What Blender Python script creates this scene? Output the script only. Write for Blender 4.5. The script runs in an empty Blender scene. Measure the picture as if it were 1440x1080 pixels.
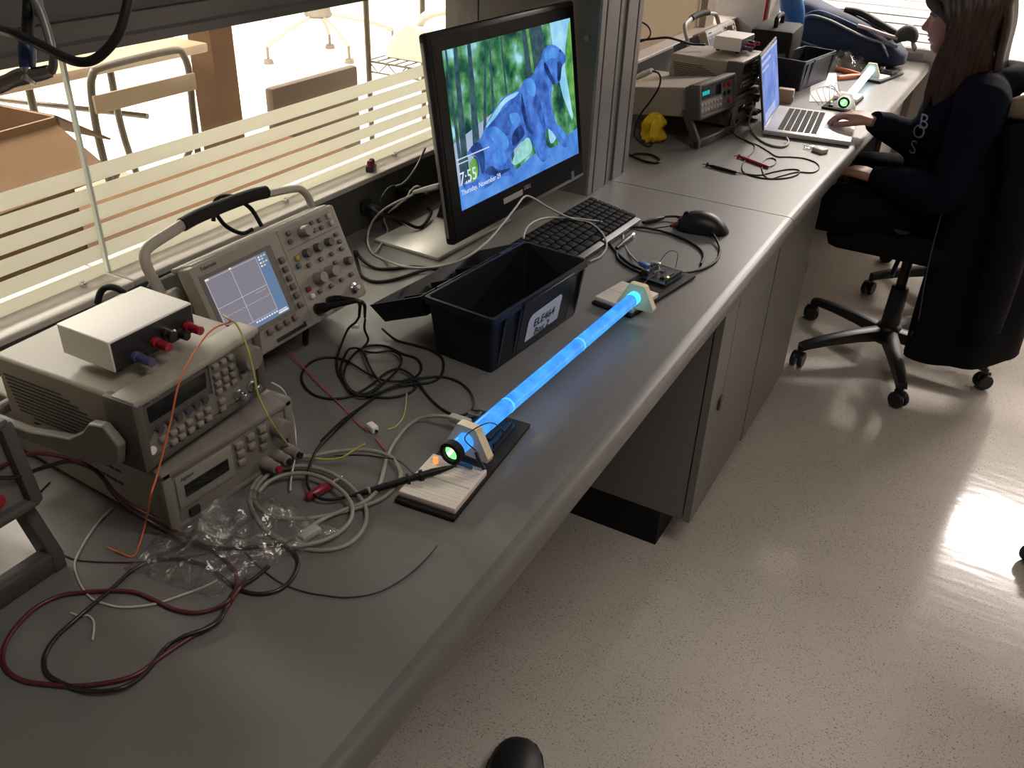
import bpy, bmesh, math, random
from mathutils import Vector, Matrix, Euler

random.seed(7)
SC = bpy.context.scene
COL = SC.collection
PI = math.pi
R = math.radians

# ------------------------------------------------------------------ camera
BENCH = 0.756
CAM = Vector((0.0, 0.0, 1.456))
F_PX = 1252.777
ROW_R = Vector((0.87243952, 0.48744139, 0.03535786))
ROW_D = Vector((0.28067339, -0.44050259, -0.85274845))
ROW_F = Vector((-0.40008966, 0.75389546, -0.52112369))

cam_data = bpy.data.cameras.new('camera')
cam_data.sensor_fit = 'HORIZONTAL'
cam_data.sensor_width = 36.0
cam_data.lens = F_PX / 1440.0 * 36.0
cam_data.clip_start = 0.02
cam_data.clip_end = 60
cam = bpy.data.objects.new('camera', cam_data)
COL.objects.link(cam)
_u, _b = -ROW_D, -ROW_F
cam.matrix_world = Matrix(((ROW_R.x, _u.x, _b.x, CAM.x), (ROW_R.y, _u.y, _b.y, CAM.y), (ROW_R.z, _u.z, _b.z, CAM.z), (0, 0, 0, 1)))
SC.camera = cam


def _ray(px, py):
    return ROW_R * (px - 720.0) + ROW_D * (py - 540.0) + ROW_F * F_PX


def at(px, py, z=BENCH):
    """Point of the horizontal plane z under a photo pixel."""
    d = _ray(px, py)
    return CAM + d * ((z - CAM.z) / d.z)


def atx(px, py, x):
    d = _ray(px, py)
    return CAM + d * ((x - CAM.x) / d.x)


def aty(px, py, y):
    d = _ray(px, py)
    return CAM + d * ((y - CAM.y) / d.y)


# ------------------------------------------------------------------ materials
_mats = {}


def mat(name, col, rough=0.5, metal=0.0, spec=0.5, noise=0.0, nscale=40.0, emit=None, estr=0.0, alpha=1.0, trans=0.0, coat=0.0, sheen=0.0, bump=0.0, bscale=300.0):
    if name in _mats:
        return _mats[name]
    m = bpy.data.materials.new(name)
    m.use_nodes = True
    nt = m.node_tree
    b = nt.nodes['Principled BSDF']
    c = (col[0], col[1], col[2], 1)
    b.inputs['Base Color'].default_value = c
    b.inputs['Roughness'].default_value = rough
    b.inputs['Metallic'].default_value = metal
    b.inputs['Specular IOR Level'].default_value = spec
    b.inputs['Alpha'].default_value = alpha
    b.inputs['Transmission Weight'].default_value = trans
    b.inputs['Coat Weight'].default_value = coat
    b.inputs['Sheen Weight'].default_value = sheen
    if emit:
        b.inputs['Emission Color'].default_value = (emit[0], emit[1], emit[2], 1)
        b.inputs['Emission Strength'].default_value = estr
    tc = None
    if noise or bump:
        tc = nt.nodes.new('ShaderNodeTexCoord')
    if noise:
        n = nt.nodes.new('ShaderNodeTexNoise')
        n.inputs['Scale'].default_value = nscale
        n.inputs['Detail'].default_value = 4
        nt.links.new(tc.outputs['Object'], n.inputs['Vector'])
        mx = nt.nodes.new('ShaderNodeMix')
        mx.data_type = 'RGBA'
        mx.inputs[6].default_value = tuple(max(0, v * (1 - noise)) for v in col) + (1,)
        mx.inputs[7].default_value = tuple(min(1, v * (1 + noise)) for v in col) + (1,)
        nt.links.new(n.outputs['Fac'], mx.inputs[0])
        nt.links.new(mx.outputs[2], b.inputs['Base Color'])
    if bump:
        n2 = nt.nodes.new('ShaderNodeTexNoise')
        n2.inputs['Scale'].default_value = bscale
        n2.inputs['Detail'].default_value = 3
        nt.links.new(tc.outputs['Object'], n2.inputs['Vector'])
        bp = nt.nodes.new('ShaderNodeBump')
        bp.inputs['Strength'].default_value = bump
        bp.inputs['Distance'].default_value = 0.002
        nt.links.new(n2.outputs['Fac'], bp.inputs['Height'])
        nt.links.new(bp.outputs['Normal'], b.inputs['Normal'])
    _mats[name] = m
    return m


def emis(name, col, s):
    if name in _mats:
        return _mats[name]
    m = bpy.data.materials.new(name)
    m.use_nodes = True
    nt = m.node_tree
    nt.nodes.clear()
    e = nt.nodes.new('ShaderNodeEmission')
    e.inputs[0].default_value = (col[0], col[1], col[2], 1)
    e.inputs[1].default_value = s
    o = nt.nodes.new('ShaderNodeOutputMaterial')
    nt.links.new(e.outputs[0], o.inputs[0])
    _mats[name] = m
    return m


# ------------------------------------------------------------------ mesh builder
class MB:
    """Collects shapes, then links them as ONE mesh object."""

    def __init__(self):
        self.v = []
        self.f = []

    def add(self, verts, faces, M=None):
        o = len(self.v)
        for p in verts:
            p = Vector(p)
            self.v.append(M @ p if M else p)
        for f in faces:
            self.f.append(tuple(i + o for i in f))
        return self

    def box(self, c, s, rot=None, M=None):
        x, y, z = s[0] / 2, s[1] / 2, s[2] / 2
        vs = [Vector(p) for p in ((-x, -y, -z), (x, -y, -z), (x, y, -z), (-x, y, -z), (-x, -y, z), (x, -y, z), (x, y, z), (-x, y, z))]
        T = Matrix.Translation(Vector(c))
        if rot:
            T = T @ Euler(rot).to_matrix().to_4x4()
        if M:
            T = M @ T
        return self.add(vs, [(0, 3, 2, 1), (4, 5, 6, 7), (0, 1, 5, 4), (1, 2, 6, 5), (2, 3, 7, 6), (3, 0, 4, 7)], T)

    def bb(self, a, b, M=None):
        a, b = Vector(a), Vector(b)
        return self.box((a + b) / 2, (abs(b.x - a.x), abs(b.y - a.y), abs(b.z - a.z)), None, M)

    def rbox(self, c, s, r=0.003, rot=None, M=None):
        """Box with all edges bevelled."""
        bm = bmesh.new()
        bmesh.ops.create_cube(bm, size=1)
        for v in bm.verts:
            v.co = Vector((v.co.x * s[0], v.co.y * s[1], v.co.z * s[2]))
        r = min(r, min(s) * 0.49)
        bmesh.ops.bevel(bm, geom=list(bm.edges), offset=r, segments=2, profile=0.5, affect='EDGES')
        T = Matrix.Translation(Vector(c))
        if rot:
            T = T @ Euler(rot).to_matrix().to_4x4()
        if M:
            T = M @ T
        bm.verts.index_update()
        self.add([v.co.copy() for v in bm.verts], [tuple(v.index for v in f.verts) for f in bm.faces], T)
        bm.free()
        return self

    def cyl(self, a, b, r, r2=None, n=14, caps=True):
        a, b = Vector(a), Vector(b)
        r2 = r if r2 is None else r2
        d = (b - a)
        q = d.to_track_quat('Z', 'Y').to_matrix()
        vs = []
        for p, rr in ((a, r), (b, r2)):
            for i in range(n):
                t = 2 * PI * i / n
                vs.append(p + q @ Vector((rr * math.cos(t), rr * math.sin(t), 0)))
        fs = [(i, (i + 1) % n, n + (i + 1) % n, n + i) for i in range(n)]
        if caps:
            fs += [tuple(range(n - 1, -1, -1)), tuple(range(n, 2 * n))]
        return self.add(vs, fs)

    def tube(self, pts, r, n=8, closed=False, sub=6, flat=None, radii=None):
        """Round tube along a smooth path through pts."""
        P = spline(pts, sub, closed) if sub > 1 else [Vector(p) for p in pts]
        m = len(P)
        if radii:
            k = len(radii) - 1
            RR = []
            for i in range(m):
                u = i / (m - 1) * k
                j = min(int(u), k - 1)
                RR.append(radii[j] + (radii[j + 1] - radii[j]) * (u - j))
        else:
            RR = [r] * m
        vs, fs = [], []
        up = None
        for i, p in enumerate(P):
            if closed:
                t = (P[(i + 1) % m] - P[i - 1])
            else:
                t = P[min(i + 1, m - 1)] - P[max(i - 1, 0)]
            if t.length < 1e-9:
                t = Vector((0, 0, 1))
            t.normalize()
            if up is None:
                up = Vector((0, 0, 1)) if abs(t.z) < 0.9 else Vector((1, 0, 0))
            up = up - t * up.dot(t)
            if up.length < 1e-6:
                up = t.orthogonal()
            up.normalize()
            s = t.cross(up)
            for j in range(n):
                a = 2 * PI * j / n
                fx = flat if flat else 1
                vs.append(p + s * (math.cos(a) * RR[i]) + up * (math.sin(a) * RR[i] * fx))
        mm = m if closed else m - 1
        for i in range(mm):
            for j in range(n):
                a0, a1 = i * n + j, i * n + (j + 1) % n
                b0, b1 = ((i + 1) % m) * n + j, ((i + 1) % m) * n + (j + 1) % n
                fs.append((a0, a1, b1, b0))
        if not closed:
            fs.append(tuple(range(n - 1, -1, -1)))
            fs.append(tuple((m - 1) * n + j for j in range(n)))
        return self.add(vs, fs)

    def lathe(self, prof, c=(0, 0, 0), axis='Z', n=20, M=None):
        """prof: list of (radius, height) revolved about axis."""
        vs, fs = [], []
        for r, h in prof:
            for j in range(n):
                a = 2 * PI * j / n
                x, y = r * math.cos(a), r * math.sin(a)
                p = (x, y, h) if axis == 'Z' else ((h, x, y) if axis == 'X' else (y, h, x))
                vs.append(Vector(p) + Vector(c))
        for i in range(len(prof) - 1):
            for j in range(n):
                fs.append((i * n + j, i * n + (j + 1) % n, (i + 1) * n + (j + 1) % n, (i + 1) * n + j))
        fs.append(tuple(range(n - 1, -1, -1)))
        fs.append(tuple((len(prof) - 1) * n + j for j in range(n)))
        return self.add(vs, fs, M)

    def prism(self, poly, a, b, axis='Z', M=None):
        """2-D polygon extruded from a to b along an axis."""
        n = len(poly)
        vs = []
        for h in (a, b):
            for u, w in poly:
                vs.append((u, w, h) if axis == 'Z' else ((h, u, w) if axis == 'X' else (u, h, w)))
        fs = [(i, (i + 1) % n, n + (i + 1) % n, n + i) for i in range(n)]
        fs += [tuple(range(n - 1, -1, -1)), tuple(range(n, 2 * n))]
        return self.add(vs, fs, M)

    def loft(self, rings, closed=True, caps=True):
        n = len(rings[0])
        vs = [p for r in rings for p in r]
        fs = []
        for i in range(len(rings) - 1):
            for j in range(n if closed else n - 1):
                fs.append((i * n + j, i * n + (j + 1) % n, (i + 1) * n + (j + 1) % n, (i + 1) * n + j))
        if caps and closed:
            fs.append(tuple(range(n - 1, -1, -1)))
            fs.append(tuple((len(rings) - 1) * n + j for j in range(n)))
        return self.add(vs, fs)

    def build(self, name, m, parent=None, smooth=40, bevel=0.0, bseg=2, subsurf=0, loc=None, rot=None):
        me = bpy.data.meshes.new(name)
        me.from_pydata([tuple(v) for v in self.v], [], self.f)
        bm = bmesh.new()
        bm.from_mesh(me)
        bmesh.ops.recalc_face_normals(bm, faces=list(bm.faces))
        bm.to_mesh(me)
        bm.free()
        ms = m if isinstance(m, (list, tuple)) else [m]
        for k in ms:
            me.materials.append(k)
        o = bpy.data.objects.new(name, me)
        COL.objects.link(o)
        if parent is not None:
            o.parent = parent
        if loc is not None:
            o.location = loc
        if rot is not None:
            o.rotation_euler = rot
        if bevel:
            md = o.modifiers.new('bevel', 'BEVEL')
            md.width = bevel
            md.segments = bseg
            md.limit_method = 'ANGLE'
            md.angle_limit = R(35)
        if subsurf:
            md = o.modifiers.new('subsurf', 'SUBSURF')
            md.levels = subsurf
            md.render_levels = subsurf
        if smooth:
            me.shade_smooth()
            if smooth < 180 and not bevel:
                me.set_sharp_from_angle(angle=R(smooth))
            elif bevel:
                me.set_sharp_from_angle(angle=R(60))
        return o


def spline(pts, sub=6, closed=False):
    P = [Vector(p) for p in pts]
    n = len(P)
    out = []
    seg = n if closed else n - 1
    for i in range(seg):
        if closed:
            p0, p1, p2, p3 = P[(i - 1) % n], P[i], P[(i + 1) % n], P[(i + 2) % n]
        else:
            p0 = P[i - 1] if i > 0 else P[0] * 2 - P[1]
            p1, p2 = P[i], P[i + 1]
            p3 = P[i + 2] if i + 2 < n else P[n - 1] * 2 - P[n - 2]
        for k in range(sub):
            t = k / sub
            out.append(0.5 * ((2 * p1) + (p2 - p0) * t + (2 * p0 - 5 * p1 + 4 * p2 - p3) * t * t + (3 * p1 - p0 - 3 * p2 + p3) * t ** 3))
    if not closed:
        out.append(P[-1])
    return out


def tag(o, label=None, cat=None, group=None, kind=None):
    if label:
        o['label'] = label
    if cat:
        o['category'] = cat
    if group:
        o['group'] = group
    if kind:
        o['kind'] = kind
    return o


def thing(name, label, cat, loc=(0, 0, 0), rz=0.0, group=None, rot=None):
    o = bpy.data.objects.new(name, None)
    o.empty_display_size = 0.05
    COL.objects.link(o)
    o.location = loc
    o.rotation_euler = rot if rot else (0, 0, rz)
    return tag(o, label, cat, group)


def struct(o):
    o['kind'] = 'structure'
    return o


def copy_tree(o, parent=None):
    c = o.copy()
    COL.objects.link(c)
    if parent is not None:
        c.parent = parent
    for ch in list(o.children):
        copy_tree(ch, c)
    return c


def text(name, s, size, m, parent, M, align='CENTER', depth=0.0003):
    """Lettering lying in the XY plane of matrix M (local to parent)."""
    cu = bpy.data.curves.new(name, 'FONT')
    cu.body = s
    cu.size = size
    cu.align_x = align
    cu.align_y = 'CENTER'
    cu.extrude = depth
    cu.resolution_u = 3
    cu.materials.append(m)
    tmp = bpy.data.objects.new(name, cu)
    COL.objects.link(tmp)
    dg = bpy.context.evaluated_depsgraph_get()
    me = bpy.data.meshes.new_from_object(tmp.evaluated_get(dg))
    bpy.data.objects.remove(tmp)
    bpy.data.curves.remove(cu)
    me.name = name
    o = bpy.data.objects.new(name, me)
    COL.objects.link(o)
    o.parent = parent
    o.matrix_local = M
    return o


def each(items, name, m, parent, **k):
    """One part per item (each item a filled MB)."""
    return [i.build(name, m, parent, **k) for i in items]


def basis(o, x, y, z):
    """4x4 from an origin and three axes."""
    x, y, z = Vector(x), Vector(y), Vector(z)
    return Matrix(((x.x, y.x, z.x, o[0]), (x.y, y.y, z.y, o[1]), (x.z, y.z, z.z, o[2]), (0, 0, 0, 1)))


def bez_pts(pix, z=BENCH, r=0.002):
    """Cable path: (px, py[, height above the bench]) to points lying on the bench."""
    out = []
    for p in pix:
        h = p[2] if len(p) > 2 else 0.0
        out.append(at(p[0], p[1], z + r + h))
    return out


def cable(name, label, pix, r, m, cat='cable', group=None, z=BENCH, parent=None, n=8, sub=7):
    mb = MB().tube(bez_pts(pix, z, r), r, n=n, sub=sub)
    o = mb.build(name, m, parent, smooth=180)
    if parent is None:
        tag(o, label, cat, group)
    return o
# ------------------------------------------------------------------ common materials
M_LAM = mat('bench_laminate', (0.140, 0.134, 0.125), 0.38, noise=0.06, nscale=90, bump=0.02, bscale=900)
M_EDGE = mat('bench_edge', (0.30, 0.285, 0.27), 0.32)
M_CAB = mat('cabinet_paint', (0.16, 0.152, 0.140), 0.45)
M_BLACK = mat('black_plastic', (0.012, 0.012, 0.014), 0.42)
M_BLACK_MATT = mat('black_rubber', (0.012, 0.011, 0.011), 0.7, spec=0.2)
M_BLACK_GLOSS = mat('black_gloss', (0.008, 0.008, 0.010), 0.12)
M_DARKGREY = mat('dark_grey_paint', (0.055, 0.05, 0.048), 0.4)
M_RACE = mat('raceway_paint', (0.06, 0.056, 0.052), 0.45)
M_LEDGE = mat('ledge_paint', (0.50, 0.45, 0.41), 0.45, noise=0.05, nscale=6)
M_ALU = mat('grey_aluminium', (0.15, 0.143, 0.14), 0.45, metal=0.2)
M_STEEL = mat('steel', (0.62, 0.62, 0.63), 0.22, metal=1.0)
M_CHROME = mat('chrome', (0.8, 0.8, 0.8), 0.12, metal=1.0)
M_BRASS = mat('brass', (0.55, 0.42, 0.18), 0.3, metal=1.0)
M_BEIGE = mat('instrument_beige', (0.31, 0.275, 0.232), 0.5, noise=0.03, nscale=30)
M_BEIGE_L = mat('instrument_light_beige', (0.34, 0.31, 0.265), 0.5)
M_KEYS = mat('instrument_keys', (0.24, 0.215, 0.18), 0.55)
M_TAUPE = mat('instrument_taupe', (0.19, 0.17, 0.145), 0.55)
M_WHITE = mat('white_paint', (0.86, 0.82, 0.77), 0.45)
M_RED = mat('red_plastic', (0.30, 0.012, 0.02), 0.32)
M_BLUEP = mat('blue_plastic', (0.07, 0.07, 0.16), 0.4)
M_LIGHTCAB = mat('light_grey_cable', (0.33, 0.32, 0.29), 0.5)
M_DISPLAY = mat('dark_display', (0.010, 0.011, 0.012), 0.12)
M_PRINT = mat('dark_print', (0.05, 0.05, 0.055), 0.6)
M_CREAM = mat('cream_plastic', (0.72, 0.60, 0.42), 0.5)
M_WOOD = mat('brown_wood', (0.105, 0.047, 0.017), 0.75, spec=0.1, noise=0.18, nscale=14)
M_TAN = mat('tan_wood', (0.25, 0.18, 0.115), 0.55, noise=0.08, nscale=20)
M_TUBE = mat('dark_tube_metal', (0.075, 0.058, 0.042), 0.4, metal=0.3)
M_CARD = mat('cardboard', (0.24, 0.135, 0.07), 0.8, noise=0.06, nscale=30)

# ------------------------------------------------------------------ floor (vinyl tiles with dark flecks)


def floor_material():
    m = bpy.data.materials.new('speckled_vinyl_tile')
    m.use_nodes = True
    nt = m.node_tree
    L = nt.links
    b = nt.nodes['Principled BSDF']
    tc = nt.nodes.new('ShaderNodeTexCoord')

    def mixc(fac, a, bcol):
        x = nt.nodes.new('ShaderNodeMix')
        x.data_type = 'RGBA'
        for sock, val in ((6, a), (7, bcol)):
            if isinstance(val, tuple):
                x.inputs[sock].default_value = val
            else:
                L.new(val, x.inputs[sock])
        L.new(fac, x.inputs[0])
        return x.outputs[2]

    def ramp(src, p0, p1, c0, c1):
        r = nt.nodes.new('ShaderNodeValToRGB')
        r.color_ramp.elements[0].position = p0
        r.color_ramp.elements[1].position = p1
        r.color_ramp.elements[0].color = (c0, c0, c0, 1)
        r.color_ramp.elements[1].color = (c1, c1, c1, 1)
        L.new(src, r.inputs[0])
        return r.outputs[0]

    def noise(scale, det=2.0, dist=0.0):
        n = nt.nodes.new('ShaderNodeTexNoise')
        n.inputs['Scale'].default_value = scale
        n.inputs['Detail'].default_value = det
        n.inputs['Distortion'].default_value = dist
        L.new(tc.outputs['Object'], n.inputs['Vector'])
        return n.outputs['Fac']
    base = mixc(noise(7, 3), (0.52, 0.475, 0.425, 1), (0.58, 0.53, 0.475, 1))
    # clumpy dark flecks
    clump = ramp(noise(11, 2), 0.25, 0.55, 0.25, 1.0)
    fl = ramp(noise(290, 2, 0.8), 0.585, 0.65, 0.0, 0.85)
    mul = nt.nodes.new('ShaderNodeMath')
    mul.operation = 'MULTIPLY'
    L.new(clump, mul.inputs[0])
    L.new(fl, mul.inputs[1])
    c1 = mixc(mul.outputs[0], base, (0.17, 0.145, 0.12, 1))
    v = nt.nodes.new('ShaderNodeTexVoronoi')
    v.inputs['Scale'].default_value = 62
    v.inputs['Randomness'].default_value = 1.0
    L.new(tc.outputs['Object'], v.inputs['Vector'])
    dots = ramp(v.outputs['Distance'], 0.06, 0.10, 1.0, 0.0)
    c2 = mixc(dots, c1, (0.22, 0.18, 0.145, 1))
    # tile joints
    br = nt.nodes.new('ShaderNodeTexBrick')
    br.offset = 0.0
    br.inputs['Scale'].default_value = 1.0
    br.inputs['Mortar Size'].default_value = 0.0011
    br.inputs['Mortar Smooth'].default_value = 0.1
    br.inputs['Brick Width'].default_value = 0.305
    br.inputs['Row Height'].default_value = 0.305
    mp = nt.nodes.new('ShaderNodeMapping')
    mp.inputs['Location'].default_value = (-0.166, -1.985 + 0.1525, 0)
    L.new(tc.outputs['Object'], mp.inputs['Vector'])
    L.new(mp.outputs[0], br.inputs['Vector'])
    c3 = mixc(br.outputs['Fac'], c2, (0.485, 0.44, 0.395, 1))
    L.new(c3, b.inputs['Base Color'])
    b.inputs['Roughness'].default_value = 0.13
    bp = nt.nodes.new('ShaderNodeBump')
    bp.inputs['Strength'].default_value = 0.10
    bp.inputs['Distance'].default_value = 0.003
    wav = nt.nodes.new('ShaderNodeTexNoise')
    wav.inputs['Scale'].default_value = 26
    wav.inputs['Detail'].default_value = 1.0
    wm = nt.nodes.new('ShaderNodeMapping')
    wm.inputs['Scale'].default_value = (0.35, 1.3, 1)
    L.new(tc.outputs['Object'], wm.inputs['Vector'])
    L.new(wm.outputs[0], wav.inputs['Vector'])
    L.new(wav.outputs['Fac'], bp.inputs['Height'])
    L.new(bp.outputs['Normal'], b.inputs['Normal'])
    return m


M_FLOOR = floor_material()
M_BRFLOOR = mat('pale_floor_tile', (0.85, 0.82, 0.74), 0.45)
M_BRWALL = mat('pale_wall_paint', (0.86, 0.84, 0.78), 0.7)
M_ROOMWALL = mat('room_wall_paint', (0.34, 0.32, 0.30), 0.8)
M_CEIL = mat('ceiling_tile', (0.55, 0.53, 0.50), 0.8)

GX = -1.16   # side glazing plane
FY = 4.10    # far glazing plane
struct(MB().bb((GX, -2.6, -0.02), (3.2, 4.17, 0.0)).build('floor', M_FLOOR, smooth=0))
fl2 = MB()
fl2.bb((-8.0, -2.6, -0.02), (GX, 9.6, 0.0))
fl2.bb((GX, 4.17, -0.02), (3.2, 9.6, 0.0))
struct(fl2.build('floor_pale', M_BRFLOOR, smooth=0))
struct(MB().bb((-8.0, -2.6, 2.75), (3.2, 9.6, 2.85)).build('ceiling', M_CEIL, smooth=0))
struct(MB().bb((3.2, -2.6, 0), (3.3, 9.6, 2.75)).build('wall_right', M_ROOMWALL, smooth=0))
struct(MB().bb((-8.1, -2.7, 0), (3.3, -2.6, 2.75)).build('wall_back', M_ROOMWALL, smooth=0))
struct(MB().bb((-8.1, -2.6, 0), (-8.0, 9.6, 2.75)).build('wall_left', M_BRWALL, smooth=0))
struct(MB().bb((-8.1, 9.6, 0), (3.3, 9.7, 2.75)).build('wall_far', M_BRWALL, smooth=0))

# dwarf walls under the glazing and solid wall over it
w = MB()
w.bb((GX - 0.06, -2.6, 0), (GX + 0.045, 1.84, 0.845))
w.bb((GX - 0.06, 2.07, 0), (GX + 0.045, FY - 0.06, 0.845))
struct(w.build('wall_side_lower', M_ROOMWALL, smooth=0))
TOPG = 2.05
TOPS = 1.34
struct(MB().bb((GX - 0.05, -2.6, TOPS), (GX + 0.04, FY + 0.05, 2.75)).build('wall_side_upper', M_ROOMWALL, smooth=0))
struct(MB().bb((GX, FY - 0.04, TOPG), (3.2, FY + 0.05, 2.75)).build('wall_far_upper', M_ROOMWALL, smooth=0))
struct(MB().bb((GX, FY - 0.05, 0), (-0.36, FY + 0.05, 0.786)).build('wall_far_lower', M_ROOMWALL, smooth=0))

# ledges (window sills)
led = MB()
led.bb((GX - 0.05, -2.6, 0.846), (-1.098, 0.819, 0.857))
struct(led.build('trim_1', M_LEDGE, smooth=30, bevel=0.002))
struct(MB().bb((GX - 0.05, 0.8205, 0.846), (-1.100, 1.838, 0.857)).build('trim_2', M_LEDGE, smooth=30, bevel=0.002))
struct(MB().bb((GX - 0.05, 2.072, 0.846), (-1.098, 3.94, 0.857)).build('trim_3', M_LEDGE, smooth=30, bevel=0.002))
struct(MB().bb((GX + 0.06, 4.062, 0.7565), (-0.30, FY - 0.01, 0.80)).build('trim_4', M_LEDGE, smooth=30, bevel=0.002))

# overhead rail across the glazing: a stepped dark profile
prof = [(-1.185, 1.191), (-1.10, 1.191), (-1.10, 1.204), (-1.106, 1.208), (-1.106, 1.232), (-1.100, 1.236), (-1.094, 1.262), (-1.094, 1.34), (-1.185, 1.34)]
pr = MB()
pr.prism([(x, z) for x, z in prof], -2.5, 1.838, axis='Y')
struct(pr.build('trim_5', mat('overhead_rail', (0.085, 0.077, 0.074), 0.35), smooth=30))


# glazing
def glass_material(name, tint):
    m = bpy.data.materials.new(name)
    m.use_nodes = True
    nt = m.node_tree
    nt.nodes.clear()
    o = nt.nodes.new('ShaderNodeOutputMaterial')
    t = nt.nodes.new('ShaderNodeBsdfTransparent')
    t.inputs[0].default_value = tint
    g = nt.nodes.new('ShaderNodeBsdfGlossy')
    g.inputs['Roughness'].default_value = 0.02
    fr = nt.nodes.new('ShaderNodeLayerWeight')
    fr.inputs['Blend'].default_value = 0.5
    pw = nt.nodes.new('ShaderNodeMath')
    pw.operation = 'POWER'
    pw.inputs[1].default_value = 5.0
    nt.links.new(fr.outputs['Facing'], pw.inputs[0])
    ma = nt.nodes.new('ShaderNodeMath')
    ma.operation = 'MULTIPLY_ADD'
    ma.inputs[1].default_value = 0.6
    ma.inputs[2].default_value = 0.02
    nt.links.new(pw.outputs[0], ma.inputs[0])
    mx = nt.nodes.new('ShaderNodeMixShader')
    nt.links.new(ma.outputs[0], mx.inputs[0])
    nt.links.new(t.outputs[0], mx.inputs[1])
    nt.links.new(g.outputs[0], mx.inputs[2])
    nt.links.new(mx.outputs[0], o.inputs[0])
    return m


def film_material():
    m = bpy.data.materials.new('frosted_film')
    m.use_nodes = True
    nt = m.node_tree
    nt.nodes.clear()
    o = nt.nodes.new('ShaderNodeOutputMaterial')
    tl = nt.nodes.new('ShaderNodeBsdfTranslucent')
    tl.inputs[0].default_value = (0.66, 0.645, 0.585, 1)
    d = nt.nodes.new('ShaderNodeBsdfDiffuse')
    d.inputs[0].default_value = (0.80, 0.79, 0.72, 1)
    mx = nt.nodes.new('ShaderNodeMixShader')
    mx.inputs[0].default_value = 0.30
    nt.links.new(tl.outputs[0], mx.inputs[1])
    nt.links.new(d.outputs[0], mx.inputs[2])
    nt.links.new(mx.outputs[0], o.inputs[0])
    return m


M_GLASS = glass_material('clear_glass', (0.97, 0.98, 0.96, 1))
M_GEDGE = mat('glass_edge', (0.74, 0.80, 0.72), 0.3)
M_FILM = film_material()
BANDS = [(0.857, 0.877), (0.8832, 0.906), (0.913, 0.9355), (0.942, 0.965), (0.971, 0.9945), (1.0005, 1.025)]


def window_side(n, y0, y1, zs=BANDS, top=TOPS, edge=True, film=None):
    w = MB().bb((GX - 0.004, y0, 0.857), (GX + 0.004, y1, top)).build('window_%d' % n, M_GLASS, smooth=0)
    struct(w)
    f = MB()
    for a, b in zs:
        f.bb((GX + 0.0042, y0 + 0.002, a), (GX + 0.0048, y1 - 0.002, b))
    f.build('frosted_film', film or M_FILM, w, smooth=0)
    if edge:
        MB().bb((GX - 0.0042, y0 - 0.001, 0.857), (GX + 0.0046, y0 + 0.0032, top)).build('glass_edge', M_GEDGE, w, smooth=0)
    return w


window_side(1, -2.5, 0.816, edge=False)
window_side(2, 0.820, 1.838)
M_FILM2 = film_material()
M_FILM2.node_tree.nodes['Translucent BSDF'].inputs[0].default_value = (0.36, 0.31, 0.25, 1)
M_FILM2.node_tree.nodes['Diffuse BSDF'].inputs[0].default_value = (0.5, 0.43, 0.35, 1)
window_side(3, 2.072, 3.60, zs=[(0.857, TOPS - 0.02)], edge=False, film=M_FILM2)
# far glazing: striped above the ledge, frosted to the floor beside the aisle
w4 = struct(MB().bb((-0.97, FY - 0.004, 0.80), (3.1, FY + 0.004, TOPG)).build('window_4', M_GLASS, smooth=0))
f4 = MB()
gaps = [aty(1290, py, FY).z for py in (58.5, 47.0, 36.0, 24.5, 13.0, 2.0)]
edges = [0.80] + [v for g in gaps for v in (g - 0.0022, g + 0.0022)] + [gaps[-1] + 0.028]
for k in range(0, len(edges), 2):
    f4.bb((-0.965, FY - 0.0050, edges[k]), (3.1, FY - 0.0043, edges[k + 1]))
M_FILM3 = film_material()
M_FILM3.node_tree.nodes['Translucent BSDF'].inputs[0].default_value = (0.92, 0.90, 0.88, 1)
f4.build('frosted_film', M_FILM3, w4, smooth=0)
w5 = struct(MB().bb((-0.30, FY - 0.004, 0.06), (3.1, FY + 0.004, 0.785)).build('window_5', M_GLASS, smooth=0))
MB().bb((-0.29, FY - 0.0050, 0.07), (3.1, FY - 0.0043, 0.78)).build('frosted_film', M_FILM3, w5, smooth=0)
tr = MB()
tr.bb((-0.36, FY - 0.03, 0), (-0.30, FY + 0.03, 0.787))
tr.bb((-0.30, FY - 0.03, 0), (3.2, FY + 0.03, 0.06))
tr.bb((-0.36, FY - 0.03, 0.785), (3.2, FY + 0.03, 0.80))
struct(tr.build('trim_6', M_LEDGE, smooth=0))
# corner column and window jamb
struct(MB().bb((GX - 0.05, 3.94, 0.80), (-0.97, FY + 0.05, TOPG)).build('wall_corner', mat('corner_column_paint', (0.20, 0.18, 0.17), 0.6), smooth=0))
struct(MB().bb((GX - 0.03, 3.60, 0.857), (GX + 0.035, 3.70, TOPG)).build('trim_7', mat('jamb_paint', (0.36, 0.31, 0.24), 0.6), smooth=0))

# twin aluminium upright between the bays, standing on the bench joint
XP = -0.797
post = thing('aluminium_post', 'grey slotted aluminium post standing on the bench behind the monitor', 'post', (XP, 1.953, BENCH))
pb = MB()
pb.bb((-0.30, -0.117, 0), (-0.004, 0.117, 1.25))
pb.build('core', mat('post_panel', (0.075, 0.068, 0.060), 0.5), post, smooth=0)
for y0, y1, nm in ((-0.118, -0.094, 'rail'), (-0.088, -0.022, 'rail'), (-0.016, 0.000, 'rail'), (0.026, 0.085, 'rail'), (0.092, 0.118, 'rail')):
    MB().bb((-0.006, y0, 0), (0.0, y1, 1.25)).build(nm, M_ALU, post, smooth=0, bevel=0.0015)
MB().lathe([(0.001, -0.006), (0.006, -0.006), (0.0065, -0.003), (0.004, 0.0)], (0, 0, 0), 'Y', 14).build('screw', M_ALU, post, loc=(aty(826, 53, 1.836).x - XP, -0.118, aty(826, 53, 1.836).z - BENCH))
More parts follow.
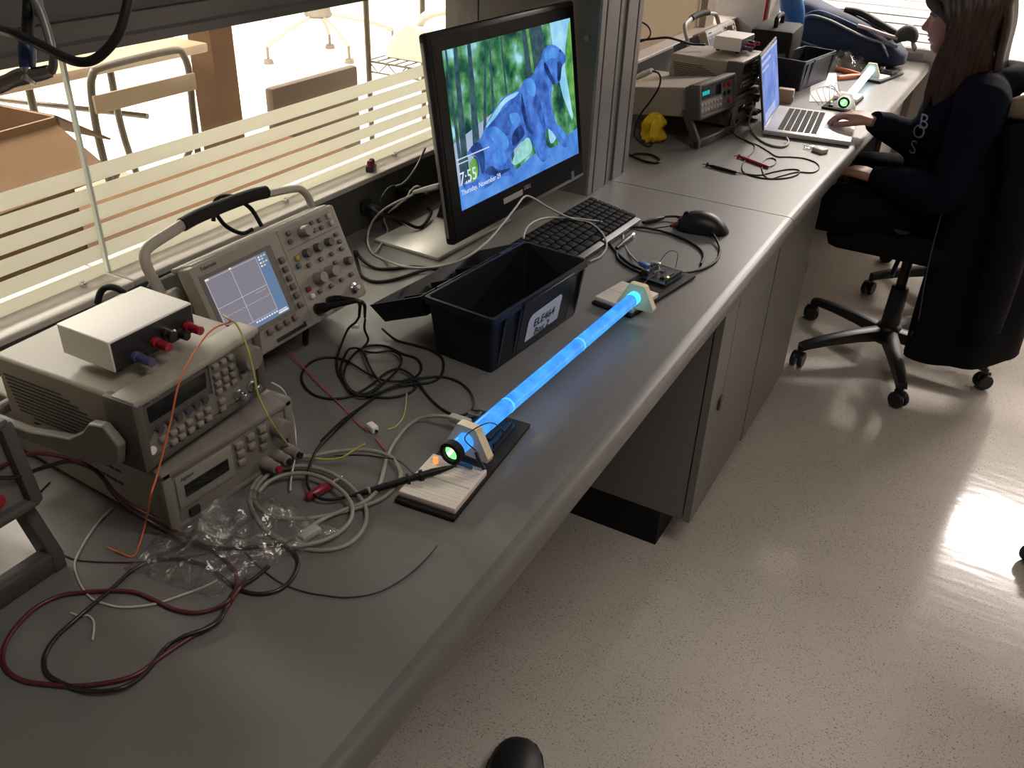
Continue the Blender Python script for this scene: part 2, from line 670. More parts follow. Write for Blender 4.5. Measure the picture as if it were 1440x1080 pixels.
struct(MB().bb((GX - 0.03, 1.842, 0.80), (-1.104, 2.068, 1.6)).build('trim_8', mat('post_panel', (0.1, 0.09, 0.08)), smooth=0))

# ------------------------------------------------------------------ benches
LIPX = -0.344


def bench_profile(dx, xb=-1.112):
    return [(xb, 0.722), (xb, 0.756), (-0.366 + dx, 0.756), (-0.366 + dx, 0.722)]


def bench(name, label, segs):
    rings = []
    for y, dx in segs:
        rings.append([Vector((x, y, z)) for x, z in bench_profile(dx)])
    mb = MB().loft(rings)
    return mb


def edge_band(segs):
    rings = []
    for y, dx in segs:
        rings.append([Vector((x + dx, y, z)) for x, z in ((-0.366, 0.722), (-0.366, 0.756), (-0.3585, 0.7555), (-0.3535, 0.7538), (-0.3495, 0.7505), (-0.3465, 0.7460), (-0.3450, 0.7410), (-0.3442, 0.736), (-0.3442, 0.727), (-0.3465, 0.722))])
    return MB().loft(rings)


M_BAND = mat('bench_edge_band', (0.105, 0.098, 0.094), 0.40)
bn = thing('workbench', 'long grey laminate workbench in front with the oscilloscope and monitor on it', 'workbench', (0, 0, 0))
bench('b', '', [(-0.9, 0.003), (1.9715, -0.002)]).build('benchtop', M_LAM, bn, smooth=25)
edge_band([(-0.9, 0.003), (1.9715, -0.002)]).build('edge_band', M_BAND, bn, smooth=35)
bf = thing('workbench', 'grey laminate workbench beyond the post with the laptop on it', 'workbench', (0, 0, 0))
bench('b', '', [(1.9745, -0.002), (4.045, 0.023)]).build('benchtop', M_LAM, bf, smooth=25)
edge_band([(1.9745, -0.002), (4.045, 0.023)]).build('edge_band', M_BAND, bf, smooth=35)
MB().bb((-1.102, 0.4, 0.0), (-1.06, 0.46, 0.722)).build('leg', M_CAB, bn, smooth=0)
MB().bb((-1.10, -0.9, 0.25), (-1.085, 1.6, 0.722)).build('back_panel', M_CAB, bn, smooth=0)
MB().bb((-1.10, 2.55, 0.08), (-1.085, 4.03, 0.722)).build('back_panel', M_CAB, bf, smooth=0)

rw = struct(MB().bb((-1.115, -0.9, 0.7563), (-1.101, 1.836, 0.846)).build('trim_9', M_RACE, smooth=0))
struct(MB().bb((-1.115, 2.072, 0.7563), (-1.101, 3.94, 0.846)).build('trim_10', M_RACE, smooth=0))

# base cabinets
cabA = thing('base_cabinet', 'grey base cabinet under the bench with a lock on its door', 'cabinet', (-0.40, 1.84, 0))
cb = MB()
cb.bb((-0.68, -0.205, 0.105), (-0.002, 0.208, 0.7215))
cb.build('body', M_CAB, cabA, smooth=0)
MB().bb((-0.66, -0.203, 0), (-0.055, 0.205, 0.105)).build('plinth', M_BLACK_MATT, cabA, smooth=0)
dA = MB()
dA.bb((0.0015, -0.207, 0.104), (0.018, -0.110, 0.700))
dA.bb((0.0015, -0.1065, 0.104), (0.018, 0.206, 0.700))
dA.bb((0.0015, -0.112, 0.104), (0.018, -0.105, 0.412))
dA.bb((0.0015, -0.112, 0.648), (0.018, -0.105, 0.700))
dA.bb((0.0015, -0.112, 0.104), (0.010, -0.105, 0.700))
door = dA.build('door', M_CAB, cabA, smooth=0)
lk = MB()
lk.rbox((0.021, -0.127, 0.398), (0.007, 0.026, 0.030), 0.002)
lk.build('lock', M_TUBE, door, smooth=40)
MB().cyl((0.024, -0.127, 0.398), (0.027, -0.127, 0.398), 0.006).build('keyhole_plate', M_CHROME, door)
cabB = thing('base_cabinet', 'grey base cabinet at the bench joint, its end beside the office chair', 'cabinet', (-0.40, 2.275, 0))
MB().bb((-0.68, -0.218, 0.085), (-0.002, 0.222, 0.7215)).build('body', M_CAB, cabB, smooth=0)
MB().bb((-0.66, -0.216, 0), (-0.05, 0.22, 0.085)).build('plinth', M_BLACK_MATT, cabB, smooth=0)
dB = MB().bb((0.0015, -0.217, 0.085), (0.018, 0.222, 0.712)).build('door', M_CAB, cabB, smooth=0)
hb = MB().rbox((0.012, 0.232, 0.43), (0.012, 0.020, 0.034), 0.002).build('latch', M_TUBE, cabB)
yc = 3.60
cabC = thing('drawer_unit', 'grey drawer unit hung under the far end of the far bench', 'drawer unit', (-0.40, yc + 0.2, 0))
MB().bb((-0.68, -0.2, 0.40), (-0.002, 0.2, 0.7215)).build('body', M_CAB, cabC, smooth=0)
MB().bb((0.0015, -0.2, 0.40), (0.018, 0.2, 0.712)).build('drawer', M_CAB, cabC, smooth=0)

# ------------------------------------------------------------------ light: ceiling lamps of the bright rooms behind the glazing, plus an added fill lamp


def panel_light(name, x, y, sx, sy, power, col=(1.0, 0.94, 0.85)):
    t = thing(name, 'white ceiling light panel beyond the glazing', 'ceiling light', (x, y, 2.70), group='ceiling light panels')
    fr = MB()
    fr.bb((-sx / 2 - 0.03, -sy / 2 - 0.03, 0.0), (sx / 2 + 0.03, sy / 2 + 0.03, 0.049))
    fr.build('housing', M_WHITE, t, smooth=0)
    ld = bpy.data.lights.new(name, 'AREA')
    ld.shape = 'RECTANGLE'
    ld.size = sx
    ld.size_y = sy
    ld.energy = power
    ld.color = col
    lo = bpy.data.objects.new('lamp', ld)
    COL.objects.link(lo)
    lo.parent = t
    lo.location = (0, 0, -0.004)
    return t


for x, y, pw_ in ((-2.4, 0.6, 45), (-2.4, 2.6, 45), (-2.6, 5.0, 90), (-4.6, 0.9, 185), (-4.7, 2.6, 185), (-5.0, 5.8, 110), (-6.7, 2.0, 210), (-2.5, 7.6, 40)):
    panel_light('ceiling_light', x, y, 1.2, 0.6, pw_)
panel_light('ceiling_light', 1.22, 6.05, 1.5, 0.34, 210, (1.0, 0.88, 0.87))
panel_light('ceiling_light', -0.45, 5.7, 1.2, 0.6, 205, (1.0, 0.89, 0.88))

fill_panel = panel_light('ceiling_light', 0.62, 0.55, 1.2, 0.6, 19, (1.0, 0.94, 0.86))  # unseen fill lamp added to brighten the near floor and bench
fill_panel['label'] = 'dim fill light panel, added unseen over the aisle of the bench room'
del fill_panel['group']
world = bpy.data.worlds.new('world')
SC.world = world
world.use_nodes = True
world.node_tree.nodes['Background'].inputs[0].default_value = (0.9, 0.85, 0.8, 1)
world.node_tree.nodes['Background'].inputs[1].default_value = 0.02

SC.view_settings.view_transform = 'Standard'
SC.view_settings.look = 'None'
SC.view_settings.exposure = 0.0
SC.view_settings.gamma = 1.0
SC.view_settings.use_curve_mapping = False
# ================================================================== bench instruments
def face_M(u, v, d=0.0):
    """Matrix of a front face (local +x out, y right, z up): glyph x -> +y, glyph y -> +z."""
    return basis((d, u, v), (0, 1, 0), (0, 0, 1), (1, 0, 0))


def knob(mb, u, v, r, h, d=0.0, n=18):
    mb.lathe([(r, 0), (r, h * 0.85), (r * 0.9, h), (r * 0.3, h)], (d, u, v), 'X', n)


# ---- shared meshes are built once per kind, then copied for the far bench
def make_power_supply(label):
    t = thing('power_supply', label, 'power supply', group=None)
    b = MB()
    b.bb((-0.335, -0.1, 0.006), (-0.004, 0.1, 0.088))
    b.build('case', M_BEIGE, t, smooth=30, bevel=0.003)
    fr = MB()
    fr.rbox((-0.006, -0.093, 0.046), (0.022, 0.014, 0.088), 0.003)
    fr.rbox((-0.006, 0.094, 0.046), (0.022, 0.014, 0.088), 0.003)
    fr.rbox((-0.012, 0, 0.084), (0.034, 0.2, 0.011), 0.003)
    fr.rbox((-0.006, 0, 0.007), (0.018, 0.2, 0.010), 0.003)
    fr.build('bezel', M_TAUPE, t, smooth=30)
    MB().rbox((-0.002, 0, 0.045), (0.008, 0.176, 0.072), 0.002).build('front_panel', mat('panel_beige_shaded', (0.19, 0.17, 0.145), 0.55), t, smooth=30)  # beige darkened to paint in the shade on the front
    pl = MB().rbox((0.0025, -0.042, 0.052), (0.003, 0.082, 0.044), 0.001)
    pl.build('display_surround', mat('surround_beige', (0.24, 0.22, 0.19), 0.5), t, smooth=30)
    MB().rbox((0.0042, -0.041, 0.051), (0.002, 0.064, 0.0165), 0.0006).build('display', M_DISPLAY, t, smooth=30)
    for u, v in ((0.0097, 0.0681), (0.0288, 0.0694), (0.0476, 0.0704), (0.0106, 0.0553), (0.0284, 0.0563), (0.0485, 0.0573), (0.0101, 0.0431), (0.0475, 0.0446)):
        k = MB()
        k.rbox((0.0045, u, v), (0.006, 0.0115, 0.0085), 0.002)
        k.build('button', M_KEYS, t, smooth=40)
        MB().rbox((0.0024, u, v), (0.0012, 0.0145, 0.0115), 0.0005).build('button_recess', M_TAUPE, t.children[-1], smooth=0)
    k = MB()
    knob(k, 0.0735, 0.059, 0.0125, 0.016, 0.002, 24)
    k.build('knob', M_TAUPE, t, smooth=40)
    for u, m in ((0.0464, M_RED), (0.0655, M_BLACK), (0.0830, M_BLACK)):
        k = MB()
        k.lathe([(0.0085, 0.0), (0.0085, 0.010), (0.0070, 0.012), (0.0070, 0.024), (0.0045, 0.025)], (0.0, u, 0.0195), 'X', 16)
        p = k.build('binding_post', M_TAUPE, t, smooth=40)
        MB().cyl((0.0245, u, 0.0195), (0.030, u, 0.0195), 0.0042, n=12).build('post_tip', m, p)
    MB().rbox((0.003, -0.065, 0.0175), (0.006, 0.0145, 0.010), 0.001).build('power_switch', M_BLACK, t, smooth=30)
    vt = MB()
    for i in range(2):
        for j in range(10):
            vt.box((-0.075 - j * 0.011, -0.1004, 0.045 + i * 0.018), (0.008, 0.0012, 0.003))
    vt.build('side_vents', M_PRINT, t, smooth=0)
    text('lettering', 'Agilent', 0.0065, M_PRINT, t, face_M(-0.067, 0.0685, 0.0042))
    each([MB().cyl((sx, sy, 0.0), (sx, sy, 0.008), 0.008, n=10) for sx in (-0.03, -0.31) for sy in (-0.08, 0.08)], 'foot', M_BLACK_MATT, t)
    return t


def make_generator(label):
    t = thing('function_generator', label, 'function generator')
    H = 0.0885
    b = MB()
    b.bb((-0.215, -0.094, 0.004), (-0.006, 0.094, H - 0.003))
    b.build('case', M_BEIGE, t, smooth=30, bevel=0.004)
    # rubber frame at the front
    fr = MB()
    fr.rbox((-0.018, -0.0935, H / 2), (0.046, 0.014, H), 0.004)
    fr.rbox((-0.018, 0.0935, H / 2), (0.046, 0.014, H), 0.004)
    fr.rbox((-0.010, 0, 0.006), (0.028, 0.196, 0.012), 0.004)
    fr.build('bumper', mat('bumper_rubber_shaded', (0.085, 0.075, 0.062), 0.65), t, smooth=30)  # rubber colour darkened, front shade painted in
    MB().rbox((-0.012, 0, H - 0.003), (0.034, 0.196, 0.010), 0.003).build('top_rail', M_BEIGE_L, t, smooth=30)
    MB().rbox((-0.003, 0, 0.050), (0.006, 0.176, 0.072), 0.001).build('front_panel', mat('instrument_grey_shaded', (0.095, 0.088, 0.082), 0.5), t, smooth=30)  # grey darkened to stand for the weak light on the front
    lo = MB()
    lo.prism([(-0.086, 0.013), (0.016, 0.013), (0.086, 0.013), (0.086, 0.080), (0.013, 0.080), (0.013, 0.041), (-0.074, 0.041), (-0.086, 0.031)], 0.0, 0.0018, 'X')
    lo.build('key_panel', mat('panel_beige_shaded', (0.19, 0.17, 0.145), 0.55), t, smooth=0)  # same darkened beige, shade put into the colour
    dp = MB()
    dp.prism([(-0.0795, 0.0725), (0.0075, 0.0725), (0.0055, 0.0535), (-0.079, 0.0535)], 0.0, 0.0012, 'X')
    dp.build('display', M_DISPLAY, t, smooth=0)
    for i, u in enumerate((-0.0701, -0.0546, -0.042, -0.0279, -0.0148, -0.0013)):
        k = MB()
        k.cyl((0.0, u, 0.0415), (0.0055, u, 0.0415), 0.0052, 0.0046, n=12)
        k.build('soft_key', mat('soft_key_grey', (0.06, 0.06, 0.065), 0.5), t)
    keys = [(-0.0701, 0.0289), (-0.0547, 0.028), (-0.0432, 0.0277), (-0.0302, 0.0276), (-0.0147, 0.0278), (-0.001, 0.0275)]
    keys += [(-0.0565, 0.0165), (-0.0438, 0.0165), (-0.0298, 0.0165), (-0.0155, 0.0165), (-0.0019, 0.0165)]
    keys += [(0.0218, 0.0268), (0.0219, 0.0165)]
    for u, v in keys:
        k = MB()
        k.rbox((0.004, u, v), (0.006, 0.0095, 0.0068), 0.002)
        k.build('key', M_KEYS, t, smooth=40)
    for r, v in enumerate((0.0745, 0.0617, 0.0515, 0.0410)):
        for c, u in enumerate((0.0204, 0.0334, 0.0456)):
            k = MB()
            k.rbox((0.004, u, v), (0.006, 0.0088, 0.0066), 0.002)
            k.build('key', M_KEYS, t, smooth=40)
    MB().rbox((0.004, 0.063, 0.0415), (0.006, 0.010, 0.008), 0.002).build('key', M_KEYS, t, smooth=40)
    k = MB()
    knob(k, 0.0715, 0.0625, 0.0158, 0.017, 0.0, 28)
    k.build('knob', M_TAUPE, t, smooth=40)
    for u, v in ((0.0506, 0.0205), (0.0735, 0.020)):
        k = MB()
        k.lathe([(0.0065, 0.001), (0.0065, 0.004), (0.0048, 0.0045), (0.0048, 0.016), (0.0040, 0.017)], (0, u, v), 'X', 14)
        k.cyl((0.010, u, v + 0.0042), (0.010, u, v + 0.0064), 0.0013, n=6)
        k.build('output_socket', M_STEEL, t, smooth=40)
    k = MB()
    k.cyl((0.0012, -0.0848, 0.022), (0.004, -0.0848, 0.022), 0.0048, n=14)
    k.build('power_button', M_WHITE, t)
    vt = MB()
    for j in range(11):
        z = 0.062 - 0.0050 * j
        x0 = -0.205 + 0.0012 * j
        x1 = min(-0.115 + 0.0125 * j, -0.058)
        if j == 10:
            x0 += 0.02
        vt.bb((x0, -0.0946, z - 0.0011), (x1, -0.0932, z + 0.0011))
    vt.build('side_vents', M_PRINT, t, smooth=0)
    # carrying handle folded back along the left side
    hd = MB()
    for s in (-1, 1):
        hd.prism([(-0.030, 0.060), (-0.012, 0.040), (-0.020, 0.012), (-0.060, -0.002), (-0.16, -0.006), (-0.245, -0.006), (-0.245, 0.008), (-0.16, 0.010), (-0.090, 0.024), (-0.066, 0.040), (-0.052, 0.056)], s * 0.1030, s * 0.1145, 'Y')
    hd.rbox((-0.238, 0, 0.002), (0.014, 0.22, 0.014), 0.004)
    hd.build('handle', mat('handle_grey', (0.175, 0.16, 0.138), 0.5), t, smooth=40, bevel=0.002)
    each([MB().cyl((-0.036, s * 0.094, 0.034), (-0.036, s * 0.103, 0.034), 0.017, n=18) for s in (-1, 1)], 'handle_pivot', M_TAUPE, t)
    text('lettering', 'Agilent', 0.0062, M_LIGHTCAB, t, face_M(-0.0775, 0.0785, 0.0004), 'LEFT')
    return t


def make_terminal_box(label):
    t = thing('terminal_box', label, 'terminal box')
    b = MB()
    b.prism([(-0.083, 0.005), (-0.001, 0.005), (-0.001, 0.0415), (-0.083, 0.0415)], -0.0575, 0.0575, 'Y')
    b.build('case', M_WHITE, t, smooth=30, bevel=0.0012)
    MB().bb((-0.0012, -0.0555, 0.0055), (0.0004, 0.0555, 0.0395)).build('front_panel', M_BLACK, t, smooth=0)
    for u, v, m, nm in ((-0.030, 0.013, M_BLUEP, 0.036), (-0.022, 0.011, M_BLACK, 0.02), (-0.002, 0.0175, M_RED, 0.03), (0.014, 0.022, M_BLACK, 0.018), (0.030, 0.015, M_BLACK, 0.022), (0.045, 0.017, M_RED, 0.03)):
        k = MB()
        k.lathe([(0.0062, 0), (0.0062, 0.005), (0.0045, 0.006), (0.0052, 0.009), (0.0052, nm * 0.75), (0.0040, nm * 0.76)], (0, u, v), 'X', 14)
        k.build('binding_post', m, t, smooth=40)
    k = MB()
    k.lathe([(0.0048, 0), (0.0048, 0.012), (0.003, 0.013)], (0, 0.016, 0.024), 'X', 12)
    k.build('coaxial_socket', M_STEEL, t, smooth=40)
    each([MB().cyl((sx, sy, 0), (sx, sy, 0.006), 0.006, n=10) for sx in (-0.072, -0.012) for sy in (-0.046, 0.046)], 'foot', M_BLACK_MATT, t)
    return t


def make_oscilloscope(label):
    """Local: front face tilted back about the front bottom edge."""
    t = thing('oscilloscope', label, 'oscilloscope')
    T = R(23)
    inner = Matrix.Rotation(-T, 4, 'Y')

    def P(d, u, v):
        return inner @ Vector((d, u, v))
    W, H = 0.1645, 0.168

    def put(mb, name, m, par=t, **k):
        mb.v = [inner @ v for v in mb.v]
        return mb.build(name, m, par, **k)
    b = MB()
    b.prism([(-0.028, 0.002), (-0.028, H - 0.002), (-0.075, H - 0.004), (-0.135, H - 0.012), (-0.135, 0.012), (-0.075, 0.002)], -W + 0.014, W - 0.014, 'Y')
    put(b, 'case', mat('scope_blue_grey', (0.085, 0.095, 0.10), 0.5), smooth=30, bevel=0.004)
    f = MB()
    f.rbox((-0.016, 0, H / 2), (0.032, 2 * W, H), 0.006)
    put(f, 'front_frame', mat('scope_beige', (0.25, 0.225, 0.19), 0.5), smooth=40)
    top = MB().rbox((-0.03, 0, H - 0.001), (0.05, 2 * W - 0.02, 0.008), 0.003)
    put(top, 'top_ridge', M_BEIGE_L, smooth=40)
    s = MB().bb((-0.001, -0.154, 0.036), (0.0008, -0.004, 0.150))
    put(s, 'screen_surround', mat('scope_surround', (0.135, 0.12, 0.10), 0.5), smooth=0)
    right = MB().bb((-0.001, 0.019, 0.006), (0.0006, 0.158, 0.164))
    put(right, 'control_panel', mat('scope_beige', (0.25, 0.225, 0.19), 0.5), smooth=0)
    # lit screen with its graticule
    ms = [emis('scope_screen_grey', (0.22, 0.205, 0.25), 1.0), emis('scope_screen_blue', (0.13, 0.20, 0.33), 1.0), emis('scope_lines', (0.50, 0.48, 0.50), 1.0), emis('scope_text_lit', (0.75, 0.75, 0.78), 1.0), emis('scope_trace', (0.52, 0.48, 0.30), 1.0), emis('scope_text_amber', (0.62, 0.57, 0.38), 1.0)]
    sc = MB()
    mi = []

    def q(u0, v0, u1, v1, k, d):
        sc.add([(d, u0, v0), (d, u1, v0), (d, u1, v1), (d, u0, v1)], [(0, 1, 2, 3)])
        mi.append(k)
    q(-0.1474, 0.0440, -0.0185, 0.1440, 1, 0.0012)
    q(-0.1474, 0.0440, -0.092, 0.0545, 0, 0.0013)
    q(-0.1474, 0.0545, -0.042, 0.1440, 0, 0.0013)
    for v in (0.1415, 0.0548, 0.0965):
        q(-0.146, v - 0.0004, -0.042, v + 0.0004, 2, 0.0014)
    for u in (-0.146, -0.042, -0.0960):
        q(u - 0.0005, 0.0545, u + 0.0005, 0.142, 2, 0.0014)
    for i in range(40):
        u = -0.145 + i * 0.0026
        q(u, 0.0805 + 0.0006 * math.sin(i * 1.7), u + 0.0017, 0.0813 + 0.0006 * math.sin(i * 1.7), 4, 0.0015)
    q(-0.147, 0.1405, -0.140, 0.1435, 3, 0.0015)
    q(-0.099, 0.1415, -0.094, 0.1440, 3, 0.0015)
    for r, (v, ln) in enumerate(((0.1385, 3), (0.1345, 2), (0.129, 3), (0.124, 2))):
        for k in range(ln):
            q(-0.0385 + k * 0.0062, v, -0.0345 + k * 0.0062, v + 0.0026, 3 if k == 0 else 5, 0.0015)
    for k in range(9):
        q(-0.091 + k * 0.0056, 0.0502, -0.0872 + k * 0.0056, 0.0528, 3, 0.0015)
    q(-0.0425, 0.0462, -0.0205, 0.0490, 3, 0.0015)
    q(-0.0405, 0.0500, -0.0225, 0.0515, 3, 0.0015)
    q(-0.070, 0.0915, -0.048, 0.0921, 2, 0.0015)
    so = put(sc, 'screen', ms, smooth=0)
    for p, k in zip(so.data.polygons, mi):
        p.material_index = k
    dark = mat('scope_key_grey', (0.10, 0.09, 0.075), 0.5)
    for v in (0.1203, 0.1047, 0.0892, 0.0744, 0.0593, 0.0431):
        put(MB().rbox((0.003, 0.005, v), (0.006, 0.011, 0.0095), 0.002), 'menu_key', mat('menu_key_brown', (0.12, 0.085, 0.075), 0.5), smooth=40)
    for u in (-0.075, -0.0550, -0.0357, -0.0166):
        put(MB().rbox((0.003, u, 0.029), (0.006, 0.0105, 0.0095), 0.002), 'menu_key', mat('menu_key_brown', (0.12, 0.085, 0.075), 0.5), smooth=40)
    for u, v in ((0.0399, 0.1542), (0.0372, 0.1409), (0.0819, 0.1536), (0.0975, 0.1535), (0.1164, 0.1523), (0.0969, 0.1403), (0.1143, 0.1395), (0.0813, 0.1405), (0.0557, 0.0934), (0.0856, 0.0932), (0.1142, 0.0924), (0.1408, 0.0932), (0.1422, 0.1053), (0.1406, 0.1185), (0.1143, 0.0767), (0.1127, 0.0613), (0.0565, 0.0462), (0.0848, 0.0452), (0.1131, 0.0459), (0.1397, 0.0457)):
        put(MB().rbox((0.0025, u, v), (0.006, 0.0095, 0.007), 0.002), 'key', dark, smooth=40)
    for u, v in ((0.139, 0.1526), (0.1394, 0.1401)):
        put(MB().rbox((0.003, u, v), (0.007, 0.0095, 0.0095), 0.002), 'run_key', M_BEIGE_L, smooth=40)
    for u, v in ((0.0694, 0.1469), (0.0619, 0.0677), (0.0924, 0.0676)):
        k = MB()
        knob(k, u, v, 0.0098, 0.020, 0.0, 22)
        put(k, 'large_knob', mat('scope_knob', (0.24, 0.22, 0.19), 0.5), smooth=40)
    for u, v in ((0.0585, 0.1131), (0.0865, 0.1132), (0.1153, 0.1132), (0.1423, 0.0697)):
        k = MB()
        knob(k, u, v, 0.0072, 0.013, 0.0, 18)
        put(k, 'small_knob', dark, smooth=40)
    for u, v, c, nm in ((0.0374, 0.1121, (0.35, 0.29, 0.03), 'yellow'), (0.0339, 0.1001, (0.06, 0.11, 0.13), 'teal'), (0.0339, 0.0587, (0.22, 0.02, 0.04), 'red'), (0.0366, 0.0453, (0.55, 0.53, 0.5), 'white')):
        put(MB().rbox((0.0025, u, v), (0.006, 0.0098, 0.0088), 0.002), 'channel_key', mat('channel_key_' + nm, c, 0.5), smooth=40)
    put(MB().bb((0.0004, 0.0276, 0.1283), (0.0012, 0.154, 0.1296)), 'dividing_line', dark, smooth=0)
    put(MB().bb((-0.002, -0.067, 0.0072), (0.0022, 0.0015, 0.0125)), 'floppy_slot', M_BLACK, smooth=0)
    put(MB().rbox((0.003, 0.0, 0.0145), (0.004, 0.005, 0.003), 0.001), 'eject_button', dark, smooth=40)
    for u in (0.0374, 0.0701, 0.1338):
        k = MB()
        k.lathe([(0.0095, 0.0), (0.0095, 0.004), (0.0052, 0.005), (0.0052, 0.014), (0.0042, 0.015)], (0, u, 0.0225), 'X', 16)
        put(k, 'input_socket', M_STEEL if u > 0.1 else M_BLACK, smooth=40)
    # carrying handle standing up over the case
    D = -0.066
    hp = [P(D, -0.1755, 0.130), P(D, -0.1790, 0.166), P(D, -0.1790, 0.192), P(D, -0.172, 0.207), P(D, -0.155, 0.214), P(D, -0.118, 0.2195), P(D, -0.098, 0.2225), P(D, -0.084, 0.2255)]
    ha = MB().tube(hp, 0.0088, n=10, sub=4, flat=0.75).build('handle_arm', M_BEIGE_L, t, smooth=50)
    hp2 = [P(D, 0.086, 0.2235), P(D, 0.098, 0.2185), P(D, 0.118, 0.2160), P(D, 0.152, 0.211), P(D, 0.169, 0.205), P(D, 0.1785, 0.190), P(D, 0.1790, 0.166), P(D, 0.1755, 0.130)]
    hd = MB().tube(hp2, 0.0088, n=10, sub=4, flat=0.75).build('handle_arm', M_BEIGE_L, t, smooth=50)
    g = MB().tube([P(D, -0.092, 0.2235), P(D, -0.06, 0.2265), P(D, 0, 0.2275), P(D, 0.06, 0.226), P(D, 0.092, 0.2225)], 0.0108, n=12, sub=4)
    g.build('grip', M_BLACK_MATT, t, smooth=60)
    each([MB().cyl(P(D, sgn * 0.150, 0.130), P(D, sgn * 0.186, 0.130), 0.014, n=18) for sgn in (-1, 1)], 'handle_pivot', M_BEIGE, t)
    for sgn in (-1, 1):
        p = P(-0.030, sgn * 0.060 - 0.03, 0.004)
        MB().tube([p, (p.x - 0.004, p.y, p.z - 0.03), (p.x - 0.006, p.y, -0.0535 + 0.004)], 0.0055, n=8, sub=3).build('flip_foot', M_BLACK_MATT, t, smooth=60)
    Ml = inner @ face_M(-0.146, 0.1595, 0.0012)
    text('lettering', 'Tektronix', 0.0078, M_PRINT, t, Ml, 'LEFT')
    return t


def make_multimeter(label):
    """Front face in the local plane x=0 from z=0.09 to 0.19 above the bench, body sloping down behind."""
    t = thing('bench_multimeter', label, 'multimeter')
    L = 0.25
    tilt = Matrix.Translation((0, 0, 0.088)) @ Matrix.Rotation(R(-9), 4, 'Y')

    def put(mb, name, m, par=t, **k):
        mb.v = [tilt @ v for v in mb.v]
        return mb.build(name, m, par, **k)
    put(MB().bb((-0.30, -0.113, 0.005), (-0.03, 0.113, 0.092)), 'case', M_BEIGE, smooth=30, bevel=0.004)
    f = MB()
    f.rbox((-0.02, -0.121, 0.048), (0.05, 0.016, 0.1), 0.006)
    f.rbox((-0.02, 0.121, 0.048), (0.05, 0.016, 0.1), 0.006)
    f.rbox((-0.016, 0, 0.002), (0.040, 0.25, 0.012), 0.005)
    f.rbox((-0.016, 0, 0.0955), (0.040, 0.25, 0.012), 0.005)
    put(f, 'bumper', mat('meter_bumper', (0.075, 0.068, 0.062), 0.6), smooth=40)
    put(MB().bb((-0.012, -0.114, 0.006), (-0.006, 0.114, 0.092)), 'front_panel', mat('meter_panel', (0.15, 0.135, 0.12), 0.5), smooth=0)
    d = MB().bb((-0.0062, -0.108, 0.052), (-0.0052, 0.035, 0.084))
    put(d, 'display', M_DISPLAY, smooth=0)
    kp = MB().bb((-0.0062, -0.108, 0.010), (-0.0048, 0.045, 0.046))
    put(kp, 'key_panel', mat('meter_keys_panel', (0.27, 0.25, 0.23), 0.5), smooth=0)
    for r in range(2):
        for c in range(7):
            put(MB().rbox((-0.003, -0.097 + c * 0.0205, 0.019 + r * 0.017), (0.005, 0.0135, 0.0085), 0.002), 'key', M_BEIGE_L, smooth=40)
    for u, v, m in ((0.058, 0.074, M_RED), (0.087, 0.074, M_RED), (0.058, 0.048, M_BLACK), (0.087, 0.048, M_BLACK), (0.087, 0.022, M_RED)):
        k = MB()
        k.lathe([(0.0075, -0.007), (0.0075, -0.001), (0.0040, -0.0008)], (0, u, v), 'X', 16)
        put(k, 'input_jack', m, smooth=40)
    bl = MB()
    mm = mat('meter_bail', (0.058, 0.053, 0.05), 0.5)
    for s in (-1, 1):
        bl.prism([(-0.062, 0.105), (-0.040, 0.112), (0.012, 0.022), (0.012, 0.0), (-0.010, 0.0), (-0.014, 0.016)], s * 0.112, s * 0.127, 'Y')
    bl.rbox((0.001, 0, 0.013), (0.020, 0.254, 0.026), 0.003)
    bl.build('bail', mm, t, smooth=40, bevel=0.002)
    return t


# ---- near stack
ps = make_power_supply('beige power supply under the near function generator, clear bag and beige cable beside it')
ps.location = (-0.699, 0.605, BENCH)
ps.rotation_euler = (0, 0, R(-3.4))
fg = make_generator('beige function generator on the near power supply, a white box on its top')
fg.location = (-0.714, 0.592, BENCH + 0.0985)
fg.rotation_euler = (0, 0, R(2.8))
each([MB().cyl((sx, sy, -0.0085), (sx, sy, 0.006), 0.009, n=10) for sx in (-0.05, -0.19) for sy in (-0.075, 0.075)], 'foot', M_BLACK_MATT, fg)
wb = make_terminal_box('white terminal box with red and black binding posts on the near function generator')
wb.location = (-0.757, 0.576, BENCH + 0.1915)
osc = make_oscilloscope('beige oscilloscope with lit screen and black carry grip, left of the open toolbox')
osc.location = (-0.8404, 0.910, 0.806)
osc.scale = (0.9286,) * 3
nm = make_multimeter('grey bench multimeter with red jacks, cut off by the left edge')
nm.location = (-0.776, 0.287, BENCH)

# ---- the same kit on the far bench
ps2 = copy_tree(ps)
ps2['label'] = 'beige power supply under the far function generator, hidden mostly by the far multimeter'
ps2.location = (-0.69, 2.705, BENCH)
ps2.rotation_euler = (0, 0, R(-2))
fg2 = copy_tree(fg)
fg2['label'] = 'beige function generator on the far bench with side vents facing the post'
fg2.location = (-0.69, 2.705, BENCH + 0.0985)
fg2.rotation_euler = (0, 0, R(-2))
wb2 = copy_tree(wb)
wb2['label'] = 'white terminal box on the far function generator beside the laptop screen'
wb2.location = (-0.725, 2.755, BENCH + 0.1915)
wb2.rotation_euler = (0, 0, R(-2))
osc2 = copy_tree(osc)
osc2['label'] = 'oscilloscope on the far bench, mostly hidden behind the far function generator'
osc2.location = (-0.86, 3.12, 0.806)
nm2 = copy_tree(nm)
nm2['label'] = 'grey bench multimeter propped on its bail, cyan digits lit, beside the laptop'
nm2.location = (-0.700, 2.462, BENCH)
nm2.scale = (0.88,) * 3
nm2.rotation_euler = (0, 0, R(-8.6))
dg = MB()
